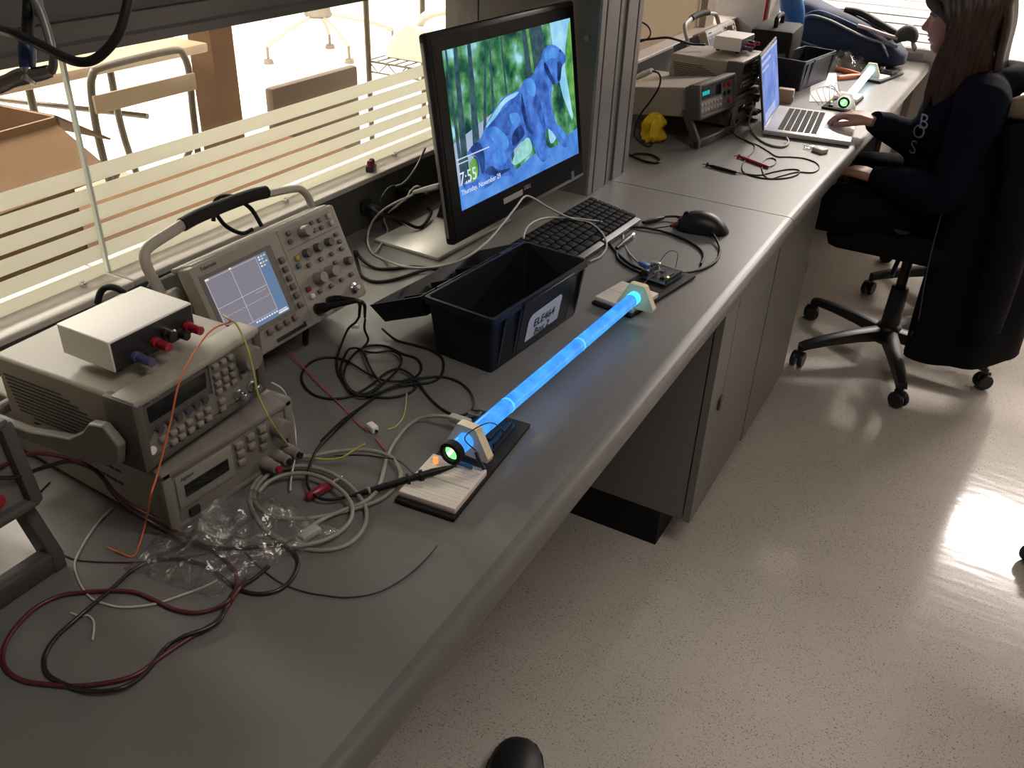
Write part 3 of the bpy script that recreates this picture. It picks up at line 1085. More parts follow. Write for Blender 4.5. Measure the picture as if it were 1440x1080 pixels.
for k, u in enumerate((-0.09, -0.078, -0.066, -0.054)):
    dg.bb((-0.0050, u, 0.064), (-0.0046, u + 0.0085, 0.076))
dg.v = [(Matrix.Translation((0, 0, 0.088)) @ Matrix.Rotation(R(-9), 4, 'Y')) @ v for v in dg.v]
dg.build('lit_digits', emis('cyan_digits', (0.02, 0.55, 0.50), 1.0), nm2, smooth=0)
# ================================================================== monitor with its picture
MW, MH, MT = 0.567, 0.3915, 0.042
mon = thing('monitor', 'large black monitor showing a blue big-cat statue, standing before the post', 'monitor', at(630, 351, BENCH + 0.055), R(2.82 * -1))
mon.scale = (0.9416,) * 3
# local: y runs along the bottom edge, x towards the user, z up the tilted panel
TILT = Matrix.Rotation(R(-9.0), 4, 'Y')


def mput(mb, name, m, par=mon, **k):
    mb.v = [TILT @ v for v in mb.v]
    return mb.build(name, m, par, **k)


M_MON = mat('monitor_black', (0.008, 0.008, 0.009), 0.35, spec=0.3)
b = MB()
b.rbox((-0.010, (MW + 0.020) / 2, MH / 2), (0.020, MW - 0.020, MH), 0.006)
b.rbox((-0.032, (MW + 0.020) / 2, MH / 2), (0.040, MW - 0.16, MH - 0.13), 0.015)
mput(b, 'housing', M_MON, smooth=40)
SU0, SU1, SV0, SV1 = 0.0585, 0.5405, 0.060, 0.3575
fr = MB()
fr.prism([(0.029, 0.010), (MW - 0.009, 0.010), (MW - 0.009, MH - 0.010), (0.029, MH - 0.010)], 0.0, 0.0012, 'X')
mput(fr, 'bezel', mat('bezel_gloss', (0.004, 0.004, 0.005), 0.3, spec=0.06), smooth=0)
sd = MB().rbox((-0.012, 0.0195, MH / 2), (0.006, 0.003, MH - 0.03), 0.0012)
mput(sd, 'side_trim', mat('silver_trim', (0.32, 0.31, 0.29), 0.35, metal=0.5), smooth=40)


def foliage_emission():
    m = bpy.data.materials.new('screen_foliage')
    m.use_nodes = True
    nt = m.node_tree
    nt.nodes.clear()
    L = nt.links
    o = nt.nodes.new('ShaderNodeOutputMaterial')
    e = nt.nodes.new('ShaderNodeEmission')
    tc = nt.nodes.new('ShaderNodeTexCoord')
    n1 = nt.nodes.new('ShaderNodeTexNoise')
    n1.inputs['Scale'].default_value = 24
    n1.inputs['Detail'].default_value = 6
    L.new(tc.outputs['Object'], n1.inputs['Vector'])
    r1 = nt.nodes.new('ShaderNodeValToRGB')
    cr = r1.color_ramp
    cr.elements[0].position = 0.34
    cr.elements[0].color = (0.010, 0.05, 0.045, 1)
    cr.elements[1].position = 0.72
    cr.elements[1].color = (0.42, 0.80, 0.95, 1)
    for p, c in ((0.45, (0.035, 0.16, 0.075, 1)), (0.54, (0.10, 0.30, 0.11, 1)), (0.62, (0.18, 0.46, 0.36, 1))):
        el = cr.elements.new(p)
        el.color = c
    L.new(n1.outputs['Fac'], r1.inputs[0])
    L.new(r1.outputs[0], e.inputs[0])
    e.inputs[1].default_value = 0.95
    L.new(e.outputs[0], o.inputs[0])
    return m


def mottled(name, c0, c1, scale, s=1.0):
    m = bpy.data.materials.new(name)
    m.use_nodes = True
    nt = m.node_tree
    nt.nodes.clear()
    L = nt.links
    o = nt.nodes.new('ShaderNodeOutputMaterial')
    e = nt.nodes.new('ShaderNodeEmission')
    tc = nt.nodes.new('ShaderNodeTexCoord')
    n1 = nt.nodes.new('ShaderNodeTexNoise')
    n1.inputs['Scale'].default_value = scale
    n1.inputs['Detail'].default_value = 4
    L.new(tc.outputs['Object'], n1.inputs['Vector'])
    r = nt.nodes.new('ShaderNodeValToRGB')
    r.color_ramp.elements[0].position = 0.35
    r.color_ramp.elements[1].position = 0.68
    r.color_ramp.elements[0].color = c0 + (1,)
    r.color_ramp.elements[1].color = c1 + (1,)
    L.new(n1.outputs['Fac'], r.inputs[0])
    L.new(r.outputs[0], e.inputs[0])
    e.inputs[1].default_value = s
    L.new(e.outputs[0], o.inputs[0])
    return m


SCR = [foliage_emission(),
       mottled('screen_plaza', (0.06, 0.20, 0.62), (0.13, 0.34, 0.85), 20),
       mottled('screen_path', (0.30, 0.40, 0.58), (0.44, 0.52, 0.70), 16),
       mottled('screen_trunk', (0.025, 0.06, 0.085), (0.06, 0.12, 0.15), 60),
       mottled('screen_cat', (0.035, 0.10, 0.42), (0.10, 0.27, 0.80), 34),
       mottled('screen_cat_dark', (0.010, 0.025, 0.11), (0.035, 0.085, 0.30), 40),
       mottled('screen_cat_light', (0.05, 0.17, 0.62), (0.12, 0.38, 0.90), 26),
       mottled('screen_mint', (0.20, 0.55, 0.50), (0.50, 0.82, 0.85), 30),
       mottled('screen_green', (0.05, 0.24, 0.06), (0.22, 0.50, 0.12), 36),
       emis('screen_white', (0.75, 0.85, 1.0), 1.0),
       mottled('screen_haze', (0.22, 0.55, 0.80), (0.45, 0.80, 0.98), 24),
       mottled('screen_cat_mid', (0.03, 0.08, 0.33), (0.07, 0.19, 0.62), 50)]
sm = MB()
smi = []


def poly(pts, k, layer):
    d = 0.0014 + layer * 0.00008
    pts = [(min(max(u, SU0), SU1), min(max(v, SV0), SV1)) for u, v in pts]
    sm.add([(d, u, v) for u, v in pts], [tuple(range(len(pts)))])
    smi.append(k)


def blob(pts, k, layer, sub=5):
    q = spline([(u, v, 0) for u, v in pts], sub, True)
    poly([(p.x, p.y) for p in q], k, layer)


poly([(SU0, SV0), (SU1, SV0), (SU1, SV1), (SU0, SV1)], 0, 0)
poly([(SU0, 0.105), (0.30, 0.105), (0.30, 0.215), (0.21, 0.222), (0.13, 0.205), (SU0, 0.19)], 2, 1)
poly([(0.45, SV1), (SU1, SV1), (SU1, 0.18), (0.52, 0.14), (0.485, 0.20), (0.46, 0.28)], 10, 1)
blob([(0.505, 0.27), (0.525, 0.33), (SU1, 0.34), (SU1, 0.16), (0.53, 0.14), (0.515, 0.20)], 8, 2)
poly([(0.335, SV1), (0.415, SV1), (0.43, 0.27), (0.395, 0.20), (0.345, 0.20)], 3, 2)
poly([(0.352, SV1), (0.363, SV1), (0.372, 0.27), (0.362, 0.27)], 8, 3)
for u0, u1, w0, w1, v1 in ((0.085, 0.10, 0.012, 0.006, SV1), (0.128, 0.145, 0.014, 0.006, SV1), (0.150, 0.20, 0.008, 0.002, SV1), (0.195, 0.215, 0.007, 0.002, SV1), (0.258, 0.256, 0.006, 0.002, SV1), (0.073, 0.07, 0.006, 0.003, SV1)):
    poly([(u0 - w0, 0.11), (u0 + w0, 0.11), (u1 + w1, v1), (u1 - w1, v1)], 3, 3)
poly([(SU0, SV0), (SU1, SV0), (SU1, 0.118), (0.50, 0.112), (0.44, 0.100), (0.34, 0.104), (0.27, 0.090), (0.20, 0.098), (0.13, 0.105), (SU0, 0.108)], 1, 4)
blob([(0.255, 0.112), (0.29, 0.135), (0.325, 0.145), (0.335, 0.115), (0.30, 0.104), (0.265, 0.100)], 7, 5)
blob([(0.41, 0.152), (0.43, 0.162), (0.452, 0.140), (0.44, 0.116), (0.415, 0.112)], 10, 5)
blob([(0.098, 0.135), (0.115, 0.150), (0.128, 0.138), (0.12, 0.105), (0.10, 0.108)], 8, 5)
CAT = [(0.4174, 0.3084), (0.4488, 0.3148), (0.4821, 0.3028), (0.5074, 0.2843), (0.5098, 0.2726), (0.4923, 0.264), (0.4823, 0.2506), (0.4756, 0.2328), (0.4437, 0.2326), (0.437, 0.219), (0.4324, 0.1967), (0.4441, 0.1525), (0.466, 0.137), (0.4837, 0.1195), (0.501, 0.1032), (0.496, 0.090), (0.4754, 0.088), (0.452, 0.106), (0.428, 0.132), (0.408, 0.145), (0.396, 0.136), (0.398, 0.112), (0.4151, 0.0958), (0.409, 0.083), (0.3772, 0.0784), (0.356, 0.0957), (0.342, 0.122), (0.326, 0.143), (0.296, 0.142), (0.2574, 0.128), (0.250, 0.110), (0.2632, 0.092), (0.2542, 0.0777), (0.2350, 0.0830), (0.212, 0.0900), (0.1973, 0.0900), (0.160, 0.082), (0.118, 0.085), (0.078, 0.098), (0.068, 0.118), (0.085, 0.105), (0.118, 0.108), (0.132, 0.120), (0.128, 0.148), (0.0964, 0.1609), (0.115, 0.172), (0.1493, 0.1825), (0.1681, 0.1985), (0.2086, 0.2254), (0.248, 0.2423), (0.2943, 0.246), (0.3137, 0.2497), (0.3288, 0.2614), (0.3609, 0.264), (0.3788, 0.2782), (0.400, 0.2910)]
blob(CAT, 4, 6, 3)
# dark hollows and lit planes of the statue
blob([(0.472, 0.275), (0.490, 0.270), (0.484, 0.250), (0.478, 0.236), (0.466, 0.238), (0.468, 0.258)], 5, 7)
blob([(0.415, 0.284), (0.425, 0.276), (0.438, 0.258), (0.455, 0.236), (0.446, 0.232), (0.428, 0.250), (0.413, 0.270)], 5, 7)
blob([(0.314, 0.238), (0.322, 0.205), (0.330, 0.170), (0.345, 0.150), (0.338, 0.148), (0.320, 0.165), (0.308, 0.205)], 5, 7)
blob([(0.165, 0.188), (0.215, 0.212), (0.262, 0.222), (0.292, 0.210), (0.270, 0.190), (0.245, 0.165), (0.205, 0.185)], 11, 7)
blob([(0.266, 0.165), (0.298, 0.175), (0.312, 0.155), (0.292, 0.146), (0.262, 0.140)], 5, 7)
blob([(0.108, 0.168), (0.140, 0.176), (0.155, 0.150), (0.150, 0.118), (0.138, 0.115), (0.132, 0.145)], 5, 7)
blob([(0.150, 0.112), (0.175, 0.120), (0.20, 0.105), (0.245, 0.098), (0.215, 0.094), (0.19, 0.096)], 5, 8)
blob([(0.355, 0.205), (0.372, 0.225), (0.392, 0.190), (0.400, 0.150), (0.388, 0.148), (0.372, 0.180)], 11, 7)
blob([(0.40, 0.255), (0.42, 0.235), (0.425, 0.200), (0.415, 0.170), (0.405, 0.200), (0.398, 0.23)], 11, 7)
blob([(0.420, 0.302), (0.448, 0.309), (0.478, 0.297), (0.470, 0.284), (0.445, 0.287), (0.424, 0.284)], 6, 8)
blob([(0.328, 0.255), (0.356, 0.260), (0.372, 0.240), (0.362, 0.222), (0.345, 0.230), (0.332, 0.238)], 6, 8)
blob([(0.175, 0.190), (0.205, 0.192), (0.240, 0.165), (0.246, 0.145), (0.226, 0.140), (0.196, 0.160)], 6, 8)
blob([(0.262, 0.205), (0.290, 0.202), (0.30, 0.185), (0.278, 0.180), (0.262, 0.190)], 6, 8)
blob([(0.195, 0.145), (0.222, 0.142), (0.234, 0.118), (0.210, 0.112), (0.188, 0.124)], 6, 8)
blob([(0.452, 0.142), (0.468, 0.134), (0.486, 0.112), (0.474, 0.108), (0.458, 0.124)], 6, 8)
blob([(0.362, 0.118), (0.378, 0.100), (0.404, 0.092), (0.394, 0.086), (0.374, 0.088), (0.362, 0.100)], 6, 8)
blob([(0.170, 0.198), (0.210, 0.223), (0.250, 0.2395), (0.300, 0.243), (0.290, 0.236), (0.245, 0.228), (0.205, 0.208)], 10, 8)
blob([(0.486, 0.300), (0.490, 0.296), (0.486, 0.292), (0.481, 0.296)], 5, 9)
# tiny caption lines of the lock screen
for k in range(22):
    u = 0.0615 + k * 0.0052
    poly([(u, 0.1572), (u + 0.0040, 0.1572), (u + 0.0040, 0.1596), (u, 0.1596)], 9, 9)
for k in range(7):
    u = 0.0615 + k * 0.0052
    poly([(u, 0.1490), (u + 0.0040, 0.1490), (u + 0.0040, 0.1512), (u, 0.1512)], 9, 9)
scr = mput(sm, 'screen', SCR, smooth=0)
for p, k in zip(scr.data.polygons, smi):
    p.material_index = k
M_SW = SCR[9]
text('lettering', '7:55', 0.0345, M_SW, scr, TILT @ face_M(0.0625, 0.1195, 0.0024), 'LEFT', 0.0001)
text('lettering', 'Thursday, November 29', 0.0143, M_SW, scr, TILT @ face_M(0.0625, 0.0935, 0.0024), 'LEFT', 0.0001)
mput(MB().bb((0.001, 0.207, 0.0310), (0.0018, 0.283, 0.0428)), 'sticker', mat('sticker_grey', (0.30, 0.29, 0.27), 0.5), smooth=0)
text('lettering', 'DELL', 0.0125, mat('logo_silver', (0.30, 0.30, 0.30), 0.4), mon, TILT @ face_M(0.305, 0.0425, 0.0016))
mput(MB().bb((0.001, 0.499, 0.004), (0.0018, 0.5125, 0.026)), 'badge', mat('badge_blue', (0.05, 0.10, 0.16), 0.4), smooth=0)
st = MB()
st.rbox((-0.145, 0.19, -0.0543), (0.17, 0.28, 0.008), 0.003)
st.build('stand_foot', mat('stand_silver', (0.55, 0.53, 0.50), 0.35, metal=0.4), mon, smooth=40)
sa = MB()
sa.prism([(-0.20, -0.0505), (-0.15, -0.0505), (-0.075, 0.20), (-0.095, 0.22)], 0.235, 0.325, 'Y')
sa.build('stand_arm', M_MON, mon, smooth=30)

# ================================================================== open black toolbox
tb = thing('toolbox', 'open black plastic toolbox with a white label, in front of the monitor', 'toolbox', (-0.6225, 1.153, BENCH), R(-4.9))
TL, TW, TH = 0.141, 0.0655, 0.101
M_TB = mat('toolbox_black', (0.009, 0.009, 0.012), 0.40, spec=0.3, bump=0.03, bscale=600)


def rect(x, y, z, r=0.006):
    out = []
    for cx, cy, a0 in ((x - r, y - r, 0), (-x + r, y - r, 90), (-x + r, -y + r, 180), (x - r, -y + r, 270)):
        for k in range(4):
            a = R(a0 + k * 30)
            out.append(Vector((cx + r * math.cos(a), cy + r * math.sin(a), z)))
    return out


bx = MB()
bx.loft([rect(TW - 0.012, TL - 0.014, 0.0), rect(TW - 0.004, TL - 0.005, TH - 0.012), rect(TW, TL, TH - 0.011), rect(TW, TL, TH), rect(TW - 0.005, TL - 0.005, TH), rect(TW - 0.006, TL - 0.007, TH - 0.012), rect(TW - 0.015, TL - 0.017, 0.004)])
bx.build('body', M_TB, tb, smooth=35)
pn = MB()
pn.prism([(TW - 0.011, 0.006), (TW + 0.004, TH - 0.004), (TW - 0.006, TH - 0.004), (TW - 0.018, 0.006)], -0.062, 0.088, 'Y')
pn.build('front_panel', M_TB, tb, smooth=30, bevel=0.0015)
for y in (-0.108, -0.066, 0.092, 0.122):
    rb = MB()
    rb.prism([(TW - 0.0115, 0.004), (TW + 0.0015, TH - 0.012), (TW - 0.008, TH - 0.012), (TW - 0.018, 0.004)], y - 0.003, y + 0.003, 'Y')
    rb.build('rib', M_TB, tb, smooth=30)
for y in (-0.085, 0.085):
    hg = MB()
    hg.cyl((-TW - 0.003, y - 0.018, TH - 0.004), (-TW - 0.003, y + 0.018, TH - 0.004), 0.0045, n=10)
    hg.build('hinge', M_TB, tb)
# label on the sloping front panel
s1 = Vector((0.0148, 0, TH - 0.010)).normalized()
lab = MB()
nrm = Vector((s1.z, 0, -s1.x))
base = Vector((TW - 0.011, 0, 0.006))


def on_front(u, v, d=0.0):
    return base + s1 * v + Vector((0, u, 0)) + nrm * d


c_ = [(-0.040, 0.012), (0.058, 0.016), (0.058, 0.060), (0.052, 0.066), (-0.030, 0.062), (-0.036, 0.058), (-0.040, 0.050)]
lab.add([on_front(u, v, 0.0008) for u, v in c_], [tuple(range(len(c_)))])
lo_ = lab.build('label', mat('label_paper', (0.62, 0.61, 0.60), 0.6), tb, smooth=0)
text('lettering', 'ELE464', 0.021, M_PRINT, lo_, basis(on_front(0.009, 0.040, 0.0014), (0, 1, 0), s1, nrm))
text('lettering', 'Box 2', 0.019, M_PRINT, lo_, basis(on_front(0.007, 0.0215, 0.0014), (0, 1, 0), s1, nrm))
# lid: a shallow tray hanging open behind
lidT = Matrix.Translation((-TW - 0.006, 0, TH - 0.003)) @ Matrix.Rotation(R(-24), 4, 'Y')
ld = MB()
lw, ll, lt = 0.118, TL - 0.002, 0.034
rings = []


def lrect(x0, x1, y, z):
    return [Vector((x0, -y, z)), Vector((x1, -y, z)), Vector((x1, y, z)), Vector((x0, y, z))]


ld.loft([lrect(-lw + 0.01, -0.012, ll - 0.010, -lt), lrect(-lw, -0.002, ll, 0.0), lrect(-lw + 0.004, -0.006, ll - 0.004, 0.0), lrect(-lw + 0.014, -0.016, ll - 0.014, -lt + 0.004)])
for y in (-0.07, 0.0, 0.07):
    ld.bb((-lw + 0.012, y - 0.002, -lt + 0.003), (-0.014, y + 0.002, -0.012))
ld.v = [lidT @ v for v in ld.v]
lid = ld.build('lid', M_TB, tb, smooth=25)
lh = MB()
lh.tube([lidT @ Vector((-0.05, -0.05, -0.026)), lidT @ Vector((-0.05, -0.035, -0.017)), lidT @ Vector((-0.05, 0.035, -0.017)), lidT @ Vector((-0.05, 0.05, -0.026))], 0.005, n=8, sub=5)
lh.build('lid_handle', M_TB, lid, smooth=60)

# ================================================================== keyboard and mouse
kb = thing('keyboard', 'black keyboard lying behind the toolbox below the monitor', 'keyboard', (-0.702, 1.535, BENCH), R(-3.0), rot=(0, R(8.5), R(-3.0)))
kb.location.z = BENCH + 0.0165
k = MB()
k.rbox((0, 0, 0.0), (0.132, 0.425, 0.010), 0.003)
k.build('case', M_BLACK, kb, smooth=40)
M_KEY = mat('key_black', (0.008, 0.008, 0.009), 0.7, spec=0.12)
rows = [(-0.052, 15, 0.0), (-0.032, 15, 0.0), (-0.0135, 14, 0.0), (0.0055, 13, 0.0), (0.0245, 12, 0.0), (0.0435, 9, 0.0)]
for rx, n, _ in rows:
    for i in range(n):
        span = 0.285
        y0 = -0.205 + span * i / n
        y1 = -0.205 + span * (i + 1) / n
        if kb.get('n', 0) >= 0:
            q_ = MB().rbox((rx, (y0 + y1) / 2, 0.0075), (0.0165, (y1 - y0) - 0.0025, 0.006), 0.0015)
            q_.build('key', M_KEY, kb, smooth=40)
extra = MB()
for rx, n, _ in rows:
    for i in range(3):
        extra.rbox((rx, 0.091 + i * 0.0185, 0.0075), (0.0165, 0.016, 0.006), 0.0015)
    for i in range(4):
        extra.rbox((rx, 0.147 + i * 0.0182, 0.0075), (0.0165, 0.0157, 0.006), 0.0015)
tag(extra.build('number_keys', M_KEY, kb, smooth=40), kind='stuff')
for y in (-0.18, 0.18):
    MB().box((-0.055, y, -0.013), (0.008, 0.02, 0.020)).build('foot', M_BLACK, kb, smooth=0)

ms_ = thing('mouse', 'black computer mouse beside the cable loop, near the bench joint', 'mouse', (-0.503, 1.783, BENCH), R(14))
mm_ = MB()
rings = []
for i in range(13):
    t_ = i / 12
    x = -0.058 + 0.116 * t_
    w_ = 0.031 * (1 - abs(2 * t_ - 1) ** 3.2) ** 0.5 + 0.002
    h_ = 0.037 * (max(0.0, math.sin(PI * (0.12 + 0.80 * t_))) ** 0.75) * (1 - 0.9 * abs(2 * t_ - 1) ** 6) + 0.003
    ring = []
    for j in range(16):
        a = 2 * PI * j / 16
        ring.append(Vector((x, w_ * math.cos(a), 0.002 + max(0, math.sin(a)) ** 0.8 * h_ if math.sin(a) > 0 else 0.001)))
    rings.append(ring)
mm_.loft(rings)
mm_.build('shell', mat('mouse_black', (0.008, 0.008, 0.009), 0.42, spec=0.3), ms_, smooth=60)
wh = MB().cyl((-0.034, -0.004, 0.0300), (-0.034, 0.004, 0.0300), 0.008, n=14)
wh.build('scroll_wheel', M_BLACK_MATT, ms_)
# ================================================================== light tube experiment
def make_board_kit(label):
    t = thing('circuit_board_kit', label, 'circuit board')
    MB().rbox((0, 0, 0.004), (0.083, 0.229, 0.006), 0.0015).build('base_plate', M_BLACK_MATT, t, smooth=30)
    each([MB().cyl((sx, sy, 0), (sx, sy, 0.003), 0.006, n=8) for sx in (-0.030, 0.030) for sy in (-0.108, 0.105)], 'foot', M_BLACK_MATT, t)
    bb = MB()
    bb.rbox((0.0, -0.064, 0.0115), (0.078, 0.088, 0.009), 0.0015)
    o = bb.build('breadboard', mat('breadboard_white', (0.62, 0.56, 0.50), 0.55), t, smooth=30)
    g = MB()
    g.bb((-0.037, -0.0665, 0.0158), (0.037, -0.0640, 0.0162))
    for y in (-0.096, -0.089, -0.040, -0.033):
        g.bb((-0.036, y, 0.0158), (0.036, y + 0.0007, 0.0161))
    for y in (-0.102, -0.085, -0.079, -0.073, -0.057, -0.051, -0.045, -0.028):
        for k in range(24):
            g.bb((-0.034 + k * 0.0029, y, 0.0158), (-0.0328 + k * 0.0029, y + 0.0012, 0.0161))
    g.build('contact_rows', mat('contact_shadow', (0.42, 0.37, 0.335), 0.7), o, smooth=0)
    pcb = MB()
    pcb.prism([(-0.026, 0.026), (0.027, 0.026), (0.027, 0.094), (0.024, 0.097), (-0.026, 0.097)], 0.010, 0.0118, 'Z')
    p = pcb.build('microcontroller', mat('pcb_blue', (0.008, 0.030, 0.055), 0.3), t, smooth=0)
    st = MB()
    for x, y in ((-0.02, 0.03), (0.022, 0.03), (-0.02, 0.09), (0.022, 0.09)):
        st.cyl((x, y, 0.006), (x, y, 0.0105), 0.002, n=8)
    st.build('standoffs', M_STEEL, p)
    hd = MB()
    hd.bb((-0.025, 0.034, 0.0117), (-0.0225, 0.088, 0.0203))
    hd.bb((0.0225, 0.030, 0.0117), (0.025, 0.088, 0.0203))
    hd.build('pin_headers', M_BLACK, p, smooth=0)
    ch = MB()
    ch.rbox((0.008, 0.062, 0.0135), (0.010, 0.036, 0.004), 0.0006)
    ch.rbox((-0.009, 0.075, 0.0128), (0.008, 0.008, 0.0024), 0.0004)
    ch.build('chips', M_BLACK, p, smooth=0)
    us = MB()
    us.rbox((-0.030, 0.083, 0.0172), (0.016, 0.012, 0.011), 0.0008)
    us.build('usb_socket', M_STEEL, p, smooth=30)
    pj = MB()
    pj.rbox((-0.026, 0.039, 0.017), (0.014, 0.009, 0.011), 0.001)
    pj.build('power_jack', M_BLACK, p, smooth=30)
    cp = MB()
    for y in (0.050, 0.058):
        cp.cyl((-0.012, y, 0.0117), (-0.012, y, 0.0185), 0.0032, n=12)
    cp.build('capacitors', M_ALU, p)
    return t


def holder(name, label, loc, rz, tube_h, mround=0.0118, lean=0.0):
    """Cream bracket: trapezoid plate with a round hole for the tube, on a foot."""
    n = 40
    outer = [(-0.034, 0.0), (0.034, 0.0), (0.034, 0.006), (0.014, tube_h + 0.021), (-0.014, tube_h + 0.021), (-0.034, 0.006)]
    outp = []
    for i in range(n):
        a = 2 * PI * i / n
        dx, dz = math.cos(a), math.sin(a)
        best = None
        m = len(outer)
        for j in range(m):
            (x0, z0), (x1, z1) = outer[j], outer[(j + 1) % m]
            z0 -= tube_h
            z1 -= tube_h
            ex, ez = x1 - x0, z1 - z0
            den = dx * ez - dz * ex
            if abs(den) < 1e-9:
                continue
            tt = (x0 * ez - z0 * ex) / den
            ss = (x0 * dz - z0 * dx) / den
            if tt > 0 and -1e-6 <= ss <= 1 + 1e-6 and (best is None or tt < best):
                best = tt
        outp.append((dx * best, dz * best + tube_h))
    inn = [(mround * math.cos(2 * PI * i / n), mround * math.sin(2 * PI * i / n) + tube_h) for i in range(n)]
    T = 0.0065
    vs = []
    for y in (-T, T):
        vs += [(x, y, z) for x, z in outp] + [(x, y, z) for x, z in inn]
    fs = []
    for i in range(n):
        j = (i + 1) % n
        fs.append((i, j, n + j, n + i))
        fs.append((2 * n + i, 3 * n + i, 3 * n + j, 2 * n + j))
        fs.append((i, 2 * n + i, 2 * n + j, j))
        fs.append((n + i, n + j, 3 * n + j, 3 * n + i))
    o = MB().add(vs, fs).build(name, M_CREAM, None, smooth=30)
    o.location = loc
    o.rotation_euler = (lean, 0, rz)
    tag(o, label, 'bracket')
    return o


def tube_material():
    m = bpy.data.materials.new('glowing_tube')
    m.use_nodes = True
    nt = m.node_tree
    nt.nodes.clear()
    L = nt.links
    o = nt.nodes.new('ShaderNodeOutputMaterial')
    e = nt.nodes.new('ShaderNodeEmission')
    tc = nt.nodes.new('ShaderNodeTexCoord')
    n1 = nt.nodes.new('ShaderNodeTexNoise')
    n1.inputs['Scale'].default_value = 38
    n1.inputs['Detail'].default_value = 5
    L.new(tc.outputs['Object'], n1.inputs['Vector'])
    r = nt.nodes.new('ShaderNodeValToRGB')
    r.color_ramp.elements[0].position = 0.36
    r.color_ramp.elements[0].color = (0.045, 0.27, 0.98, 1)
    r.color_ramp.elements[1].position = 0.70
    r.color_ramp.elements[1].color = (0.075, 0.46, 1.0, 1)
    L.new(n1.outputs['Fac'], r.inputs[0])
    L.new(r.outputs[0], e.inputs[0])
    e.inputs[1].default_value = 1.2
    g = nt.nodes.new('ShaderNodeBsdfGlossy')
    g.inputs['Roughness'].default_value = 0.08
    ad = nt.nodes.new('ShaderNodeMixShader')
    ad.inputs[0].default_value = 0.06
    L.new(e.outputs[0], ad.inputs[1])
    L.new(g.outputs[0], ad.inputs[2])
    L.new(ad.outputs[0], o.inputs[0])
    return m


M_TUBE_GLOW = tube_material()
M_RIM = mat('tube_wall', (0.02, 0.10, 0.35), 0.1, emit=(0.10, 0.62, 1.0), estr=1.1)


def light_tube(name, label, A, Bp, mglow, rim, near_ring=True, end_col=(0.25, 0.95, 0.30), r=0.0113):
    A, Bp = Vector(A), Vector(Bp)
    L = (Bp - A).length
    d = (Bp - A).normalized()
    t = thing(name, label, 'light tube', A)
    t.rotation_mode = 'QUATERNION'
    t.rotation_quaternion = d.to_track_quat('Z', 'Y')
    MB().lathe([(r, 0.0), (r, L)], n=24).build('core', mglow, t, smooth=60)
    MB().lathe([(r + 0.0002, L - 0.016), (r + 0.0002, L - 0.001), (r * 0.4, L + 0.0006)], n=24).build('cyan_tip', emis('cyan_tip_glow', (0.06, 0.80, 1.0), 2.0), t, smooth=60)
    w = MB()
    for z in (0.235 * L, 0.62 * L):
        w.lathe([(r + 0.0001, z), (r + 0.0003, z + 0.002), (r + 0.0001, z + 0.004)], n=24)
    w.build('seams', rim, t, smooth=60)
    if near_ring:
        g = MB()
        nn = 28
        vs, fs = [], []
        for rr, z in ((r + 0.0004, 0.004), (r + 0.0042, 0.004), (r + 0.0042, -0.007), (r - 0.0010, -0.007), (r - 0.0010, -0.001), (r + 0.0004, -0.001)):
            for j in range(nn):
                a = 2 * PI * j / nn
                vs.append((rr * math.cos(a), rr * math.sin(a), z))
        for i in range(6):
            for j in range(nn):
                fs.append((i * nn + j, i * nn + (j + 1) % nn, ((i + 1) % 6) * nn + (j + 1) % nn, ((i + 1) % 6) * nn + j))
        g.add(vs, fs)
        g.build('end_ring', M_BLACK_MATT, t, smooth=60)
        MB().cyl((0, 0, -0.0020), (0, 0, -0.0008), r - 0.0012, n=24).build('glowing_end', emis('green_glow', end_col, 1.3), t)
        MB().add([(0.0045, -0.009, -0.0026), (0.0085, -0.004, -0.0026), (-0.001, 0.0088, -0.0026), (-0.006, 0.0072, -0.0026)], [(0, 1, 2, 3)]).build('bright_spot', emis('green_spot', (0.65, 1.0, 0.55), 1.6), t, smooth=0)
    return t


# near kit
k1 = make_board_kit('breadboard kit under the tube end nearest the camera, probe hook over it')
k1.location = (-0.4905, 0.807, BENCH)
k1.rotation_euler = (0, 0, R(4.7))
k2 = copy_tree(k1)
k2['label'] = 'breadboard kit with a lit green LED, at the far end of the long blue tube'
k2.location = (-0.490, 1.430, BENCH)
k2.rotation_euler = (0, 0, R(-9.7))
TH_ = 0.0235
TA = at(637, 635, BENCH + 0.0400)
TBp = at(894, 417, BENCH + 0.0400)
dT = (TBp - TA).normalized()
rzT = math.atan2(-dT.x, dT.y)
light_tube('light_tube', 'long blue glowing tube lying across the front bench between two brackets', TA, TBp - dT * 0.004, M_TUBE_GLOW, M_RIM)
pH = TA + dT * 0.036
holder('tube_bracket', 'cream bracket holding the long blue tube at its near end', (pH.x, pH.y, BENCH + 0.0165), rzT, 0.0235)
pH2 = TBp + dT * 0.0075
holder('tube_bracket', 'cream bracket at the far end of the long blue tube', (pH2.x, pH2.y, BENCH + 0.0165), rzT, 0.0235, mround=0.004)
ll_ = MB().rbox((0.0, 0.0, 0.0), (0.003, 0.003, 0.002), 0.0004)
ll_.build('led', emis('green_led', (0.45, 1.0, 0.10), 5.0), k2, loc=(0.016, 0.052, 0.0165))
jw = MB()
jw.tube([(0.020, 0.03, 0.021), (0.012, 0.02, 0.040), (0.000, 0.045, 0.036), (-0.010, 0.07, 0.021)], 0.0007, n=6)
jw.tube([(0.010, 0.088, 0.021), (0.004, 0.10, 0.045), (-0.012, 0.092, 0.046), (-0.018, 0.060, 0.021)], 0.0007, n=6)
jw.build('jumper_wires', M_BLACK, k2, smooth=180)
jr = MB()
jr.tube([(0.022, 0.035, 0.021), (0.016, 0.012, 0.036), (0.008, -0.010, 0.030), (0.006, -0.03, 0.017)], 0.0007, n=6)
